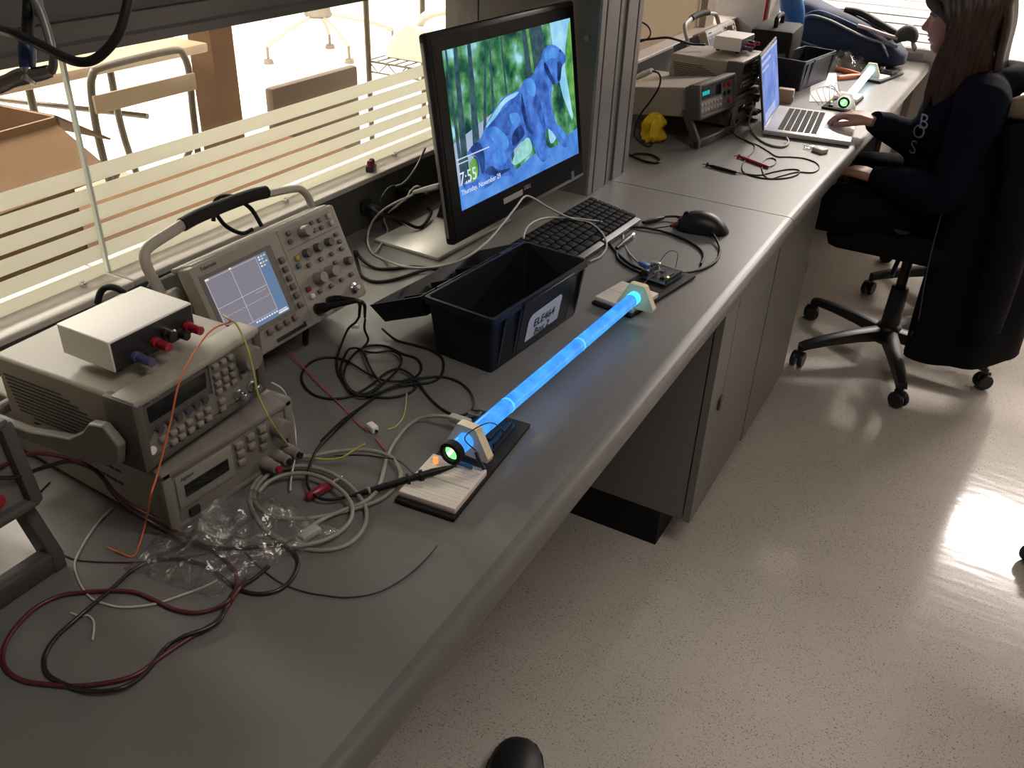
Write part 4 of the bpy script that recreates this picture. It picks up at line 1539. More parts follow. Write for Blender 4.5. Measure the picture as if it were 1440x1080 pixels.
jr.build('jumper_wires', mat('wire_red', (0.32, 0.05, 0.04), 0.4), k2, smooth=180)
# parts standing in the near breadboard: photo sensor wires, black clip
pl_ = MB()
pl_.tube([(0.036, -0.024, 0.019), (0.031, -0.026, 0.030), (0.024, -0.022, 0.040)], 0.0028, n=8)
pl_.build('black_clip', M_BLACK, k1, smooth=60)
jb = MB()
jb.tube([(0.024, -0.022, 0.041), (0.012, -0.030, 0.064), (0.026, 0.010, 0.066), (0.03, 0.05, 0.030), (0.022, 0.060, 0.021)], 0.0008, n=6)
jb.build('jumper_wires', M_BLACK, k1, smooth=180)
nz = MB()
nz.cyl((-0.026, -0.037, 0.016), (-0.026, -0.037, 0.024), 0.0035, n=10)
nz.build('amber_led', mat('amber_led', (0.6, 0.25, 0.08), 0.3, emit=(0.9, 0.28, 0.06), estr=1.2), k1)
bl = MB()
bl.tube([(0.022, -0.028, 0.019), (0.004, -0.030, 0.021), (-0.004, -0.031, 0.017)], 0.0028, n=8)
bl.build('resistor', mat('resistor_blue', (0.02, 0.10, 0.22), 0.35), k1, smooth=60)
# ================================================================== cables and small things on the near bench
M_CBLK = mat('cable_black', (0.009, 0.0085, 0.009), 0.5, spec=0.25)
M_LEADBLK = mat('lead_black', (0.016, 0.011, 0.011), 0.35)
M_LEADRED = mat('lead_red', (0.085, 0.012, 0.018), 0.4)
M_WIREW = mat('wire_white', (0.45, 0.42, 0.38), 0.45)
M_WIREO = mat('wire_orange', (0.62, 0.13, 0.05), 0.4)
M_WIREY = mat('wire_yellow', (0.45, 0.40, 0.10), 0.4)
M_WIRER = mat('wire_pink_red', (0.45, 0.06, 0.06), 0.4)
M_USB = mat('cable_beige', (0.25, 0.235, 0.19), 0.48)


def cpts(x0, y0, s, pts):
    return [((x0 + p[0] / s), (y0 + p[1] / s)) + tuple(p[2:]) for p in pts]


# thick test leads from the near multimeter
blk = [(-6, 672, .135), (22, 671, .125), (62, 657, .11), (97, 649, .10), (128, 658, .085), (145, 673, .075), (156, 690, .06), (178, 712, .04), (207, 731, .02), (240, 749, .008), (275, 765, .004), (312, 771), (352, 770), (380, 766), (400, 768), (413, 778), (419, 792), (412, 812), (395, 828), (370, 835), (345, 832), (325, 822), (300, 802), (275, 791), (245, 786), (210, 790), (182, 805), (157, 828), (125, 855, .003), (100, 877), (80, 895), (66, 915), (62, 930), (66, 947), (85, 960), (115, 970, .002), (145, 972, .004), (175, 966, .004), (200, 950), (218, 930), (235, 908), (258, 895, .004), (290, 884, .004), (310, 870, .004), (321, 845), (336, 826, .004), (358, 813), (378, 796)]
red = [(-6, 660, .14), (14, 650, .135), (32, 641, .13), (55, 638, .12), (82, 641, .11), (112, 650, .095), (134, 662, .08), (149, 677, .07), (164, 695, .052), (190, 714, .03), (226, 733, .014), (250, 749, .007), (285, 766), (311, 783), (328, 801), (333, 815), (330, 832, .004), (320, 846, .004), (300, 857), (275, 862), (245, 857), (215, 843), (190, 833), (160, 831), (120, 833), (85, 838), (50, 855), (20, 885), (6, 910), (4, 930), (12, 945), (32, 957), (62, 962), (100, 965), (140, 962), (175, 955), (200, 944), (225, 925), (256, 904), (280, 889), (305, 873), (321, 852), (330, 836, .006), (345, 815)]
cable('test_lead', 'thick black test lead looping on the front bench from the cut-off multimeter', blk, 0.0024, M_LEADBLK, 'test lead')
cable('test_lead', 'thick dark red test lead looping beside the black one on the front bench', red, 0.0024, M_LEADRED, 'test lead')
cable('wire', 'thin white wire curving from under the power supply past the clear bag', [(160, 714), (150, 722), (130, 745), (112, 775), (105, 795), (112, 820), (128, 841), (150, 850), (175, 854), (215, 850), (250, 839), (285, 826), (306, 816)], 0.0013, M_WIREW, 'wire')
cable('wire', 'thin dark wire lying straight from the multimeter bail to the clear bag', [(88, 780), (112, 788), (170, 791), (230, 788), (285, 780), (312, 772, .006)], 0.0010, M_LEADRED, 'wire')
cable('wire', 'thin dark blue wire curving across the bare front of the bench', [(345, 777), (362, 795), (392, 818), (424, 831), (455, 837), (490, 840), (530, 833), (562, 817), (588, 797), (605, 779), (615, 767, .004)], 0.0010, mat('wire_navy', (0.03, 0.025, 0.05), 0.4), 'wire')
cable('wire', 'short dark wire leaving the multimeter side near the power supply', [(50, 698), (60, 688), (70, 678)], 0.0009, M_LEADBLK, 'wire')
cable('wire', 'small bent pale wire end lying inside the red lead loop', [(99, 862), (112, 866), (124, 866), (131, 873), (132, 885), (130, 900)], 0.0012, M_WIREW, 'wire')

# orange and yellow hook-up wires draped over the function generator
ow = [atx(325, 452, -0.722), atx(302, 461, -0.705), atx(285, 478, -0.695), atx(262, 515, -0.690), atx(250, 545, -0.686), atx(241, 588, -0.683), atx(232, 625, -0.680), atx(221, 668, -0.676), atx(211, 700, -0.668), at(206, 730, BENCH + 0.025), at(196, 765, BENCH + 0.004), at(186, 783, BENCH + 0.001), at(166, 776, BENCH + 0.003), at(150, 770, BENCH + 0.008)]
o = MB().tube(ow, 0.0011, n=6).build('wire', M_WIREO, smooth=180)
tag(o, 'thin orange wire draped down the front of the near function generator', 'wire')
yw = [atx(314, 443, -0.735), atx(322, 449, -0.722), atx(333, 457, -0.710), atx(346, 484, -0.690), atx(355, 517, -0.680), atx(364, 558, -0.674), atx(384, 597, -0.664), at(410, 630, BENCH + 0.02), at(440, 644, BENCH + 0.010), at(475, 645, BENCH + 0.012), at(497, 634, BENCH + 0.020), at(513, 624, BENCH + 0.03)]
o = MB().tube(yw, 0.0013, n=6).build('wire', M_WIREY, smooth=180)
tag(o, 'yellow wire arching from the function generator top down to the beige cable', 'wire')
cable('wire', 'thin yellow wire running to the pile of black probe cable', [(545, 604, .004), (556, 600), (566, 588), (570, 573, .004), (572, 553, .016)], 0.0009, M_WIREY, 'wire')
cable('wire', 'red wire from the oscilloscope foot to the white connector', [(384, 481, .018), (405, 494, .008), (430, 520, .004), (455, 546, .003), (480, 571), (503, 596), (517, 606, .002)], 0.0010, M_WIRER, 'wire')
cable('wire', 'short red wire between the white connector and the beige cable loop', [(528, 617), (537, 628), (546, 640)], 0.0010, M_WIRER, 'wire')
cn = thing('connector', 'small white wire connector lying left of the light tube end', 'connector', at(524, 606), R(-20))
MB().rbox((0, 0, 0.0055), (0.017, 0.010, 0.011), 0.002).build('body', M_WHITE, cn, smooth=40)
MB().cyl((0.0084, 0, 0.005), (0.0115, 0, 0.005), 0.0022, n=8).build('pin', M_BLACK, cn)
cw = [aty(382, 538, 0.722), aty(398, 549, 0.730), aty(409, 575, 0.735), aty(415, 606, 0.735), at(415, 640, BENCH + .012), at(410, 668, BENCH + .008), at(408, 690, BENCH + .006)]
o = MB().tube(cw, 0.0014, n=6).build('wire', M_WIREW, smooth=180)
tag(o, 'pale wire hanging down the right side of the power supply', 'wire')

# beige serial cable coiled beside the power supply
uc = thing('usb_cable', 'coiled beige cable with metal plug, beside the near power supply', 'cable', (0, 0, 0))
body = cpts(340, 560, 5.143, [(440, 965, .008), (500, 925, .009), (560, 890, .007), (640, 850, .003), (760, 800, .003), (880, 755, .006), (960, 690, .008), (1010, 590, .006), (1035, 480, .006), (1065, 390, .004), (1110, 310), (1180, 220), (1270, 155, .004), (1370, 130, .012), (1480, 133, .018), (1560, 150, .020)])
MB().tube(bez_pts(body, BENCH, 0.0026), 0.0026, n=10).build('cable', M_USB, uc, smooth=180)
coil = cpts(340, 560, 5.143, [(330, 1050, .002), (220, 990), (130, 900), (75, 800), (58, 720), (80, 640), (140, 560), (230, 490, .004), (350, 440, .006), (520, 415, .008), (690, 385, .008), (860, 374, .008), (990, 392, .008), (1085, 430, .008), (1135, 500, .008), (1150, 560, .006), (1120, 630, .006), (1020, 720, .004), (880, 780, .003), (700, 830), (480, 868), (280, 862), (150, 812), (92, 740), (100, 660), (160, 580, .004), (260, 515, .006), (420, 490, .006), (590, 520, .006), (740, 600, .006), (850, 710, .006), (900, 810, .003), (890, 920), (830, 1010), (740, 1070), (600, 1100), (460, 1090), (370, 1065, .002)])
MB().tube(bez_pts(coil, BENCH, 0.0026), 0.0026, n=10).build('cable_coil', M_USB, uc, smooth=180)
coil2 = cpts(340, 560, 5.143, [(380, 1075, .006), (560, 1040, .006), (690, 980, .006), (775, 900, .006), (800, 820, .006), (780, 740, .010), (710, 660, .011), (600, 585, .011), (470, 545, .011), (330, 550, .010), (200, 600, .008), (120, 680, .006)])
MB().tube(bez_pts(coil2, BENCH, 0.0026), 0.0026, n=10).build('cable_coil', M_USB, uc, smooth=180)
pa, pb_ = at(449, 741, BENCH + 0.011), at(413, 764, BENCH + 0.009)
dd = (pb_ - pa).normalized()
ang = math.atan2(dd.y, dd.x)
MB().rbox(((pa + pb_) / 2 - dd * 0.004), ((pb_ - pa).length - 0.010, 0.014, 0.009), 0.0025, (0, 0, ang)).build('plug', M_LIGHTCAB, uc, smooth=40)
MB().rbox(pb_ - dd * 0.001, (0.018, 0.012, 0.0046), 0.0005, (0, 0, ang)).build('metal_shell', M_STEEL, uc, smooth=30)
pc, pd = at(633, 585, BENCH + 0.0225), at(661, 597, BENCH + 0.0195)
de = (pd - pc).normalized()
MB().rbox((pc + pd) / 2, ((pd - pc).length, 0.012, 0.010), 0.002, (0, 0, math.atan2(de.y, de.x))).build('plug', M_LIGHTCAB, uc, smooth=40)

# clear plastic bag
def plastic_material():
    m = bpy.data.materials.new('clear_plastic')
    m.use_nodes = True
    nt = m.node_tree
    nt.nodes.clear()
    L = nt.links
    o = nt.nodes.new('ShaderNodeOutputMaterial')
    t = nt.nodes.new('ShaderNodeBsdfTransparent')
    t.inputs[0].default_value = (0.93, 0.93, 0.93, 1)
    g = nt.nodes.new('ShaderNodeBsdfGlossy')
    g.inputs['Roughness'].default_value = 0.07
    d = nt.nodes.new('ShaderNodeBsdfDiffuse')
    d.inputs[0].default_value = (0.6, 0.58, 0.56, 1)
    lw = nt.nodes.new('ShaderNodeLayerWeight')
    lw.inputs[0].default_value = 0.35
    tc = nt.nodes.new('ShaderNodeTexCoord')
    n = nt.nodes.new('ShaderNodeTexNoise')
    n.inputs['Scale'].default_value = 55
    n.inputs['Detail'].default_value = 3
    n.inputs['Distortion'].default_value = 1.5
    L.new(tc.outputs['Object'], n.inputs['Vector'])
    bp = nt.nodes.new('ShaderNodeBump')
    bp.inputs['Strength'].default_value = 0.9
    bp.inputs['Distance'].default_value = 0.004
    L.new(n.outputs['Fac'], bp.inputs['Height'])
    L.new(bp.outputs['Normal'], g.inputs['Normal'])
    L.new(bp.outputs['Normal'], lw.inputs['Normal'])
    mr = nt.nodes.new('ShaderNodeMath')
    mr.operation = 'MULTIPLY_ADD'
    mr.inputs[1].default_value = 0.55
    mr.inputs[2].default_value = 0.05
    mr.use_clamp = True
    L.new(lw.outputs['Facing'], mr.inputs[0])
    m0 = nt.nodes.new('ShaderNodeMixShader')
    m0.inputs[0].default_value = 0.06
    L.new(t.outputs[0], m0.inputs[1])
    L.new(d.outputs[0], m0.inputs[2])
    m1 = nt.nodes.new('ShaderNodeMixShader')
    L.new(mr.outputs[0], m1.inputs[0])
    L.new(m0.outputs[0], m1.inputs[1])
    L.new(g.outputs[0], m1.inputs[2])
    L.new(m1.outputs[0], o.inputs[0])
    return m


M_PLASTIC = plastic_material()


def crumpled_bag(corners, hmax, seed, nu=34, nv=20):
    """Two crumpled skins over a quadrilateral patch."""
    from mathutils import noise as N
    A, B_, C_, D_ = [Vector(c) for c in corners]
    vs, fs = [], []
    for lay in (0, 1):
        for i in range(nu + 1):
            for j in range(nv + 1):
                u, v = i / nu, j / nv
                p = (A * (1 - u) + B_ * u) * (1 - v) + (D_ * (1 - u) + C_ * u) * v
                q = Vector((p.x * 14 + seed, p.y * 14, 0))
                e = (4 * u * (1 - u)) ** 0.5 * (4 * v * (1 - v)) ** 0.5
                rg = 1 - abs(N.noise(q)) * 1.9
                r2 = 1 - abs(N.noise(q * 2.7 + Vector((7, 3, 0)))) * 1.9
                h = e * hmax * max(0.05, 0.55 * max(rg, 0) ** 2 + 0.35 * max(r2, 0) + 0.15)
                wob = Vector((N.noise(Vector((v * 5 + seed, u * 2, 3))), N.noise(Vector((u * 5, v * 3, seed + 9))), 0)) * 0.010
                z = h if lay == 0 else 0.0006
                vs.append(Vector((p.x + wob.x, p.y + wob.y, p.z + z + 0.0006)))
    W_ = nv + 1
    off = (nu + 1) * W_
    for lay in (0, 1):
        for i in range(nu):
            for j in range(nv):
                a = lay * off + i * W_ + j
                fs.append((a, a + 1, a + W_ + 1, a + W_))
    for i in range(nu):
        for j in (0, nv):
            a = i * W_ + j
            fs.append((a, a + W_, off + a + W_, off + a))
    for j in range(nv):
        for i in (0, nu):
            a = i * W_ + j
            fs.append((a, a + 1, off + a + 1, off + a))
    return MB().add(vs, fs)


bag = crumpled_bag([at(172, 800), at(300, 842), at(478, 748), at(335, 682)], 0.044, 3.1, 44, 28)
o = bag.build('plastic_bag', M_PLASTIC, smooth=55)
tag(o, 'crumpled clear plastic bag under the test leads, before the near power supply', 'plastic bag')
clip = thing('alligator_clip', 'dark red clip boot lying by the clear bag and beige coil', 'clip', at(455, 690, BENCH + 0.004), math.atan2((at(474, 680) - at(437, 700)).y, (at(474, 680) - at(437, 700)).x))
MB().lathe([(0.002, -0.026), (0.0048, -0.024), (0.0062, -0.006), (0.0058, 0.012), (0.0045, 0.015)], (0, 0, 0.0035), 'X', 12).build('boot', mat('boot_red', (0.22, 0.012, 0.03), 0.35), clip, smooth=60)
MB().rbox((0.022, 0, 0.0035), (0.018, 0.005, 0.005), 0.001).build('jaw', M_STEEL, clip, smooth=30)

# oscilloscope probe: hook clipped on the board, cable piled up behind
M_PROBE = mat('probe_black', (0.009, 0.008, 0.008), 0.45, spec=0.25)
pr_ = thing('oscilloscope_probe', 'black oscilloscope probe hooked to the near breadboard, its cable piled behind', 'probe', (0, 0, 0))
tip = at(641, 655, BENCH + 0.026)
c1_ = at(583, 671, BENCH + 0.020)
c0_ = at(497, 697, BENCH + 0.008)
v_ = (c1_ - c0_).normalized()
mbp = MB()
mbp.tube([c0_, c0_.lerp(c1_, 0.4), c0_.lerp(c1_, 0.75), c1_ - v_ * 0.006], 0.0045, n=12, sub=3, radii=[0.0028, 0.0046, 0.0048, 0.0045])
mbp.build('body', M_PROBE, pr_, smooth=60)
mbc = MB()
mbc.cyl(c1_ - v_ * 0.010, c1_ - v_ * 0.007, 0.0080, n=16)
mbc.build('collar', M_PROBE, pr_)
mbc = MB()
q1 = c1_ + (tip - c1_) * 0.12
q2 = c1_ + (tip - c1_) * 0.20
mbc.cyl(q1, q2, 0.0074, n=16)
mbc.build('collar', M_PROBE, pr_)
MB().tube([c1_ - v_ * 0.008, q2, c1_.lerp(tip, 0.45), c1_.lerp(tip, 0.8), tip], 0.003, n=10, sub=3, radii=[0.0042, 0.0048, 0.0052, 0.0032, 0.0012]).build('hook_tip', M_PROBE, pr_, smooth=60)
cb_ = MB()
k5 = c0_.lerp(c1_, 0.24)
cb_.cyl(k5, k5 + v_ * 0.003, 0.0051, n=12)
cb_.build('marker_band', mat('band_grey', (0.25, 0.24, 0.22), 0.5), pr_)
tail = cpts(400, 400, 4.8, [(660, 298, .006), (700, 335, .004), (760, 378), (860, 405), (980, 440), (1060, 492), (1074, 560), (1050, 625), (980, 662), (860, 672, .003), (720, 694, .005), (640, 738, .003), (500, 842, .002), (380, 930), (250, 1060)]) + cpts(340, 560, 5.143, [(830, 92), (700, 205, .006), (560, 350, .010), (505, 455, .011), (472, 580, .010), (495, 670, .008), (560, 722, .007), (650, 735, .006), (750, 715, .006)])
MB().tube(bez_pts(tail, BENCH, 0.0020) + [c0_ + v_ * 0.004], 0.0020, n=8).build('cable', M_CBLK, pr_, smooth=180)
gl_ = MB().tube([c1_ + Vector((0, 0, 0.004)), at(560, 648, BENCH + 0.012), at(535, 643, BENCH + 0.018), at(505, 640, BENCH + 0.018), at(470, 641, BENCH + 0.006)], 0.0009, n=6)
gl_.build('ground_lead', M_CBLK, pr_, smooth=180)

pr2 = thing('oscilloscope_probe', 'black probe cable piled in loops between the oscilloscope and the toolbox', 'probe', (0, 0, 0))
loopA = cpts(400, 400, 4.8, [(505, 215, .06), (480, 255, .045), (430, 300, .025), (392, 385, .012), (358, 490, .004), (358, 590), (400, 665), (470, 725), (560, 755), (700, 765), (810, 745), (870, 715), (885, 680, .003), (820, 655, .004), (680, 650, .004), (560, 600, .004), (430, 520, .003), (340, 495), (240, 500), (160, 540), (118, 610), (130, 680), (200, 745), (310, 772), (430, 760), (530, 715, .003), (620, 650, .005), (690, 595, .005), (770, 570, .005), (840, 600, .004), (900, 660, .003), (970, 755), (1050, 832), (1150, 882), (1235, 872), (1280, 820), (1255, 730), (1180, 660), (1070, 625), (960, 627, .003), (860, 645, .005), (740, 690, .006), (620, 735, .006), (520, 755, .005), (440, 715, .004), (400, 630, .003), (420, 540), (480, 460), (560, 415), (680, 415), (800, 470), (890, 500), (925, 560), (890, 620, .003), (800, 650, .004)])
MB().tube(bez_pts(loopA, BENCH, 0.0019), 0.0019, n=8).build('cable', M_CBLK, pr2, smooth=180)
loopB = cpts(400, 400, 4.8, [(545, 235, .055), (540, 300, .035), (565, 370, .012), (545, 410, .004), (520, 440, .003), (600, 460, .004), (720, 450, .004), (780, 480, .006), (785, 540, .006), (720, 620, .007), (620, 700, .006), (540, 740, .003), (480, 735, .003), (430, 690, .003), (380, 590, .004), (400, 500, .004), (440, 435, .003), (520, 440, .005), (560, 520, .006), (600, 600, .007), (650, 680, .007), (560, 745, .005)])
MB().tube(bez_pts(loopB, BENCH, 0.0019), 0.0019, n=8).build('cable', M_CBLK, pr2, smooth=180)
so_ = Vector((-0.8404, 0.910, 0.806))


def scope_pt(d, u, v):
    return so_ + (Matrix.Rotation(R(-23), 4, 'Y') @ Vector((d, u, v))) * 0.9286


for u, ex in ((0.0374, (505, 425, 0.10)), (0.0701, (512, 428, 0.095))):
    a_ = scope_pt(0.004, u, 0.0225)
    b_ = scope_pt(0.026, u + 0.004, 0.022)
    pm = MB()
    pm.tube([a_, a_.lerp(b_, 0.5), b_], 0.0075, n=14, sub=2, radii=[0.0082, 0.0080, 0.0058])
    pm.build('plug', M_PROBE, pr2, smooth=50)
    e_ = at(ex[0], ex[1], BENCH + ex[2])
    e2 = at(505 if u < 0.05 else 513, 446, BENCH + (0.06 if u < 0.05 else 0.055))
    MB().tube([b_, b_.lerp(e_, 0.5) + Vector((0.006, 0, 0.004)), e_, e2], 0.0034, n=10, sub=5, radii=[0.005, 0.0036, 0.003, 0.0021]).build('strain_relief', M_PROBE, pr2, smooth=60)
tg = at(499, 459, BENCH + 0.030)
MB().rbox(tg, (0.012, 0.006, 0.006), 0.001, (0, 0, 0.5)).build('cable_tag', M_WHITE, pr2, smooth=30)

# mains leads and plugs behind the oscilloscope and monitor
def outlet_plug(label, px, py, dx, dy):
    t = thing('power_plug', label, 'plug', atx(px, py, -1.0995), 0)
    MB().rbox((0.004, 0, 0), (0.010, 0.034, 0.026), 0.004).build('face', M_BLACK, t, smooth=40)
    MB().tube([(0.006, 0, 0), (0.022, 0, 0), (0.036, 0.010, -0.004)], 0.009, n=12, sub=3, radii=[0.011, 0.009, 0.005], flat=0.8).build('grip', M_BLACK, t, smooth=60)
    return t


outlet_plug('black plug in the wall duct, nearer the oscilloscope', 513, 289, 0, 0)
outlet_plug('black plug in the wall duct close behind the monitor edge', 563, 267, 0, 0)
o = MB().tube([atx(521, 292, -1.062), at(538, 303, BENCH + 0.05), at(562, 309, BENCH + 0.03), at(590, 320, BENCH + .012), at(606, 300, BENCH + 0.02), at(600, 292, BENCH + 0.03)], 0.0035, n=8).build('mains_lead', M_CBLK, smooth=180)
tag(o, 'thick black power lead looping from the duct plug behind the monitor', 'power lead')
o = MB().tube([atx(570, 270, -1.07), atx(553, 262, -1.05), atx(541, 272, -1.04), atx(537, 285, -1.04), at(543, 300, BENCH + 0.05), at(560, 312, BENCH + 0.01), at(585, 330, BENCH + 0.004)], 0.0030, n=8).build('mains_lead', M_CBLK, smooth=180)
tag(o, 'black power lead curling from the duct down to the monitor foot', 'power lead')
o = MB().tube([atx(551, 264, -1.05), atx(567, 258, -1.05), atx(580, 243, -1.06), atx(590, 226, -1.075), atx(598, 208, -1.08)], 0.0026, n=8).build('cable', mat('cable_grey', (0.12, 0.115, 0.11), 0.3), smooth=180)
tag(o, 'shiny grey cable rising along the duct behind the monitor edge', 'cable')
cable('mains_lead', 'black power lead lying on the bench right of the oscilloscope', [(500, 352, .02), (508, 364, .006), (528, 377), (552, 378), (580, 375), (610, 378), (640, 382)], 0.0031, M_CBLK, 'power lead')
cable('mains_lead', 'black power lead bending around the oscilloscope right foot', [(498, 352, .03), (503, 372, .006), (509, 388), (527, 396), (555, 393), (583, 384), (606, 377, .004)], 0.0031, M_CBLK, 'power lead')
o = MB().tube([atx(300, 311, -1.03), atx(302, 285, -1.03), atx(312, 276, -1.02), atx(330, 277, -1.02), atx(341, 284, -1.01), atx(355, 296, -1.0), atx(368, 318, -0.99)], 0.0034, n=8).build('mains_lead', M_CBLK, smooth=180)
tag(o, 'black cord standing in a loop behind the oscilloscope grip', 'power lead')
o = MB().tube([atx(303, 300, -1.035), atx(318, 318, -1.03), atx(340, 328, -1.02), atx(356, 322, -1.01)], 0.0034, n=8).build('mains_lead', M_CBLK, smooth=180)
tag(o, 'black cord end sagging behind the oscilloscope under the loop', 'power lead')
o = MB().tube([atx(137, 428, -1.05), atx(141, 412, -1.05), atx(150, 404, -1.04), atx(163, 405, -1.03), atx(177, 413, -1.02), atx(188, 424, -1.02), atx(196, 440, -1.03)], 0.0048, n=8).build('mains_lead', M_CBLK, smooth=180)
tag(o, 'thick black cord arching up behind the white box on the near generator', 'power lead')

# pale cable plugged into the monitor side, running to the far board
pcab = thing('usb_cable', 'pale cable plugged into the monitor side, crossing the toolbox lid', 'cable', (0, 0, 0))
mpl = mon.matrix_world if False else None
pS = atx(616, 262, -0.865)
pE = pS + Vector((-0.028, -0.038, -0.006))
MB().tube([pS + Vector((0.006, 0.010, 0.001)), pS, pS.lerp(pE, 0.5), pE], 0.007, n=10, sub=2, radii=[0.0075, 0.0078, 0.0068, 0.0042], flat=0.7).build('plug', M_LIGHTCAB, pcab, smooth=60)
pth = [pE, atx(578, 275, -0.93), atx(556, 285, -0.95), at(537, 297, BENCH + 0.075), at(522, 315, BENCH + 0.035), at(517, 338, BENCH + 0.010), at(523, 355, BENCH + 0.003), at(543, 366, BENCH + 0.006), at(570, 375, BENCH + 0.04), at(610, 376, BENCH + 0.07), at(650, 365, BENCH + 0.085), at(682, 343, BENCH + 0.09), at(706, 316, BENCH + 0.095), at(725, 292, BENCH + 0.10), at(737, 277, BENCH + 0.098), at(748, 278, BENCH + 0.09), at(775, 294, BENCH + 0.06), at(803, 307, BENCH + 0.036), at(828, 313, BENCH + 0.026), at(846, 327, BENCH + 0.022), at(853, 345, BENCH + 0.010), at(845, 360, BENCH + 0.003), at(829, 368, BENCH + 0.003)]
MB().tube(pth, 0.0021, n=8).build('cable', M_LIGHTCAB, pcab, smooth=180)
p2 = [at(736, 336, BENCH + 0.060), at(738, 326, BENCH + 0.062), at(746, 315, BENCH + 0.058), at(765, 307, BENCH + 0.05), at(795, 306, BENCH + 0.038), at(825, 309, BENCH + 0.030), at(855, 313, BENCH + 0.018), at(872, 312, BENCH + 0.010), at(878, 318, BENCH + 0.005), at(876, 335), at(882, 352), at(894, 366, BENCH + 0.008), at(903, 372, BENCH + 0.016)]
MB().tube(p2, 0.0021, n=8).build('cable', M_LIGHTCAB, pcab, smooth=180)
ta, tb2_ = at(900, 369, BENCH + 0.018), at(912, 376, BENCH + 0.018)
dv = (tb2_ - ta).normalized()
MB().rbox((ta + tb2_) / 2, (0.024, 0.011, 0.009), 0.002, (0, 0, math.atan2(dv.y, dv.x))).build('plug', mat('plug_blue', (0.06, 0.16, 0.42), 0.35), pcab, smooth=40)
o = MB().tube([atx(600, 272, -0.95), atx(588, 262, -0.96), atx(578, 268, -0.98), atx(570, 280, -0.99), at(541, 305, BENCH + 0.02), at(545, 325, BENCH + 0.006), at(535, 345, BENCH + 0.004), at(527, 356, BENCH + 0.006)], 0.0021, n=8).build('cable', M_LIGHTCAB, smooth=180)
tag(o, 'second pale cable behind the monitor edge joining the first on the bench', 'cable')

# black coaxial cable loop with clips beside the mouse
cx = thing('coaxial_cable', 'black coaxial cable loop with red clip, between the keyboard and the mouse', 'cable', (0, 0, 0))
lp = cpts(700, 240, 4, [(850, 572, .004), (760, 535), (700, 490), (650, 440), (622, 385), (630, 345), (680, 322), (760, 318), (850, 325, .002), (960, 352), (1060, 392), (1130, 435), (1158, 480), (1140, 530)])
lp2 = cpts(700, 240, 4, [(815, 292, .004), (850, 280, .004), (920, 262, .004), (1000, 258, .006), (1080, 272, .010), (1150, 300, .012), (1205, 350, .008), (1240, 410, .003), (1248, 460), (1225, 510), (1170, 545), (1080, 572, .002), (960, 580, .006)])
lp3 = cpts(700, 240, 4, [(665, 450), (680, 500), (740, 545), (810, 578)])
MB().tube(bez_pts(lp, BENCH, 0.0027), 0.0027, n=8).build('cable', M_CBLK, cx, smooth=180)
MB().tube(bez_pts(lp2, BENCH, 0.0027), 0.0027, n=8).build('cable', M_CBLK, cx, smooth=180)
MB().tube(bez_pts(lp3, BENCH, 0.0027), 0.0027, n=8).build('cable', M_CBLK, cx, smooth=180)
b0, b1 = at(905, 313, BENCH + .006), at(933, 306, BENCH + .006)
MB().tube([b0, b0.lerp(b1, 0.5), b1], 0.006, n=10, sub=2, radii=[0.004, 0.0062, 0.004]).build('boot', M_BLACK, cx, smooth=60)
b0, b1 = at(867, 349, BENCH + .005), at(888, 332, BENCH + .006)
MB().tube([b0, b0.lerp(b1, 0.5), b1], 0.006, n=10, sub=2, radii=[0.0035, 0.0058, 0.0052]).build('boot', M_BLACK, cx, smooth=60)
MB().cyl(b1, b1 + (b1 - b0).normalized() * 0.009, 0.0052, n=12).build('metal_end', M_STEEL, cx)
b0, b1 = at(943, 318, BENCH + .010), at(966, 311, BENCH + .012)
MB().tube([b0, b0.lerp(b1, 0.5), b1], 0.006, n=10, sub=2, radii=[0.003, 0.0068, 0.004]).build('clip_boot', mat('clip_dark_red', (0.10, 0.01, 0.012), 0.35), cx, smooth=60)
MB().cyl(at(953, 305, BENCH + .008), at(963, 308, BENCH + .009), 0.0036, n=10).build('red_band', M_RED, cx)
MB().tube([at(915, 322, BENCH + .003), at(928, 320, BENCH + .004), at(943, 318, BENCH + .009)], 0.0012, n=6).build('clip_wire', M_CBLK, cx, smooth=180)

pq_ = [at(-45, 862, BENCH + 0.001), at(60, 792, BENCH + 0.001), at(28, 715, BENCH + 0.001), at(-55, 745, BENCH + 0.001)]
ps_ = MB()
ps_.add([tuple(c) for c in pq_] + [tuple(c + Vector((0, 0, 0.0005))) for c in pq_], [(0, 1, 2, 3), (7, 6, 5, 4), (0, 4, 5, 1), (1, 5, 6, 2), (2, 6, 7, 3), (3, 7, 4, 0)])
o = ps_.build('paper_sheet', mat('lit_bench_cream', (0.80, 0.74, 0.70), 0.7), smooth=0)  # added pale sheet, stands in for a window-lit patch of bench
tag(o, 'added pale sheet imitating lit bench under the cut-off multimeter at the left edge', 'paper')
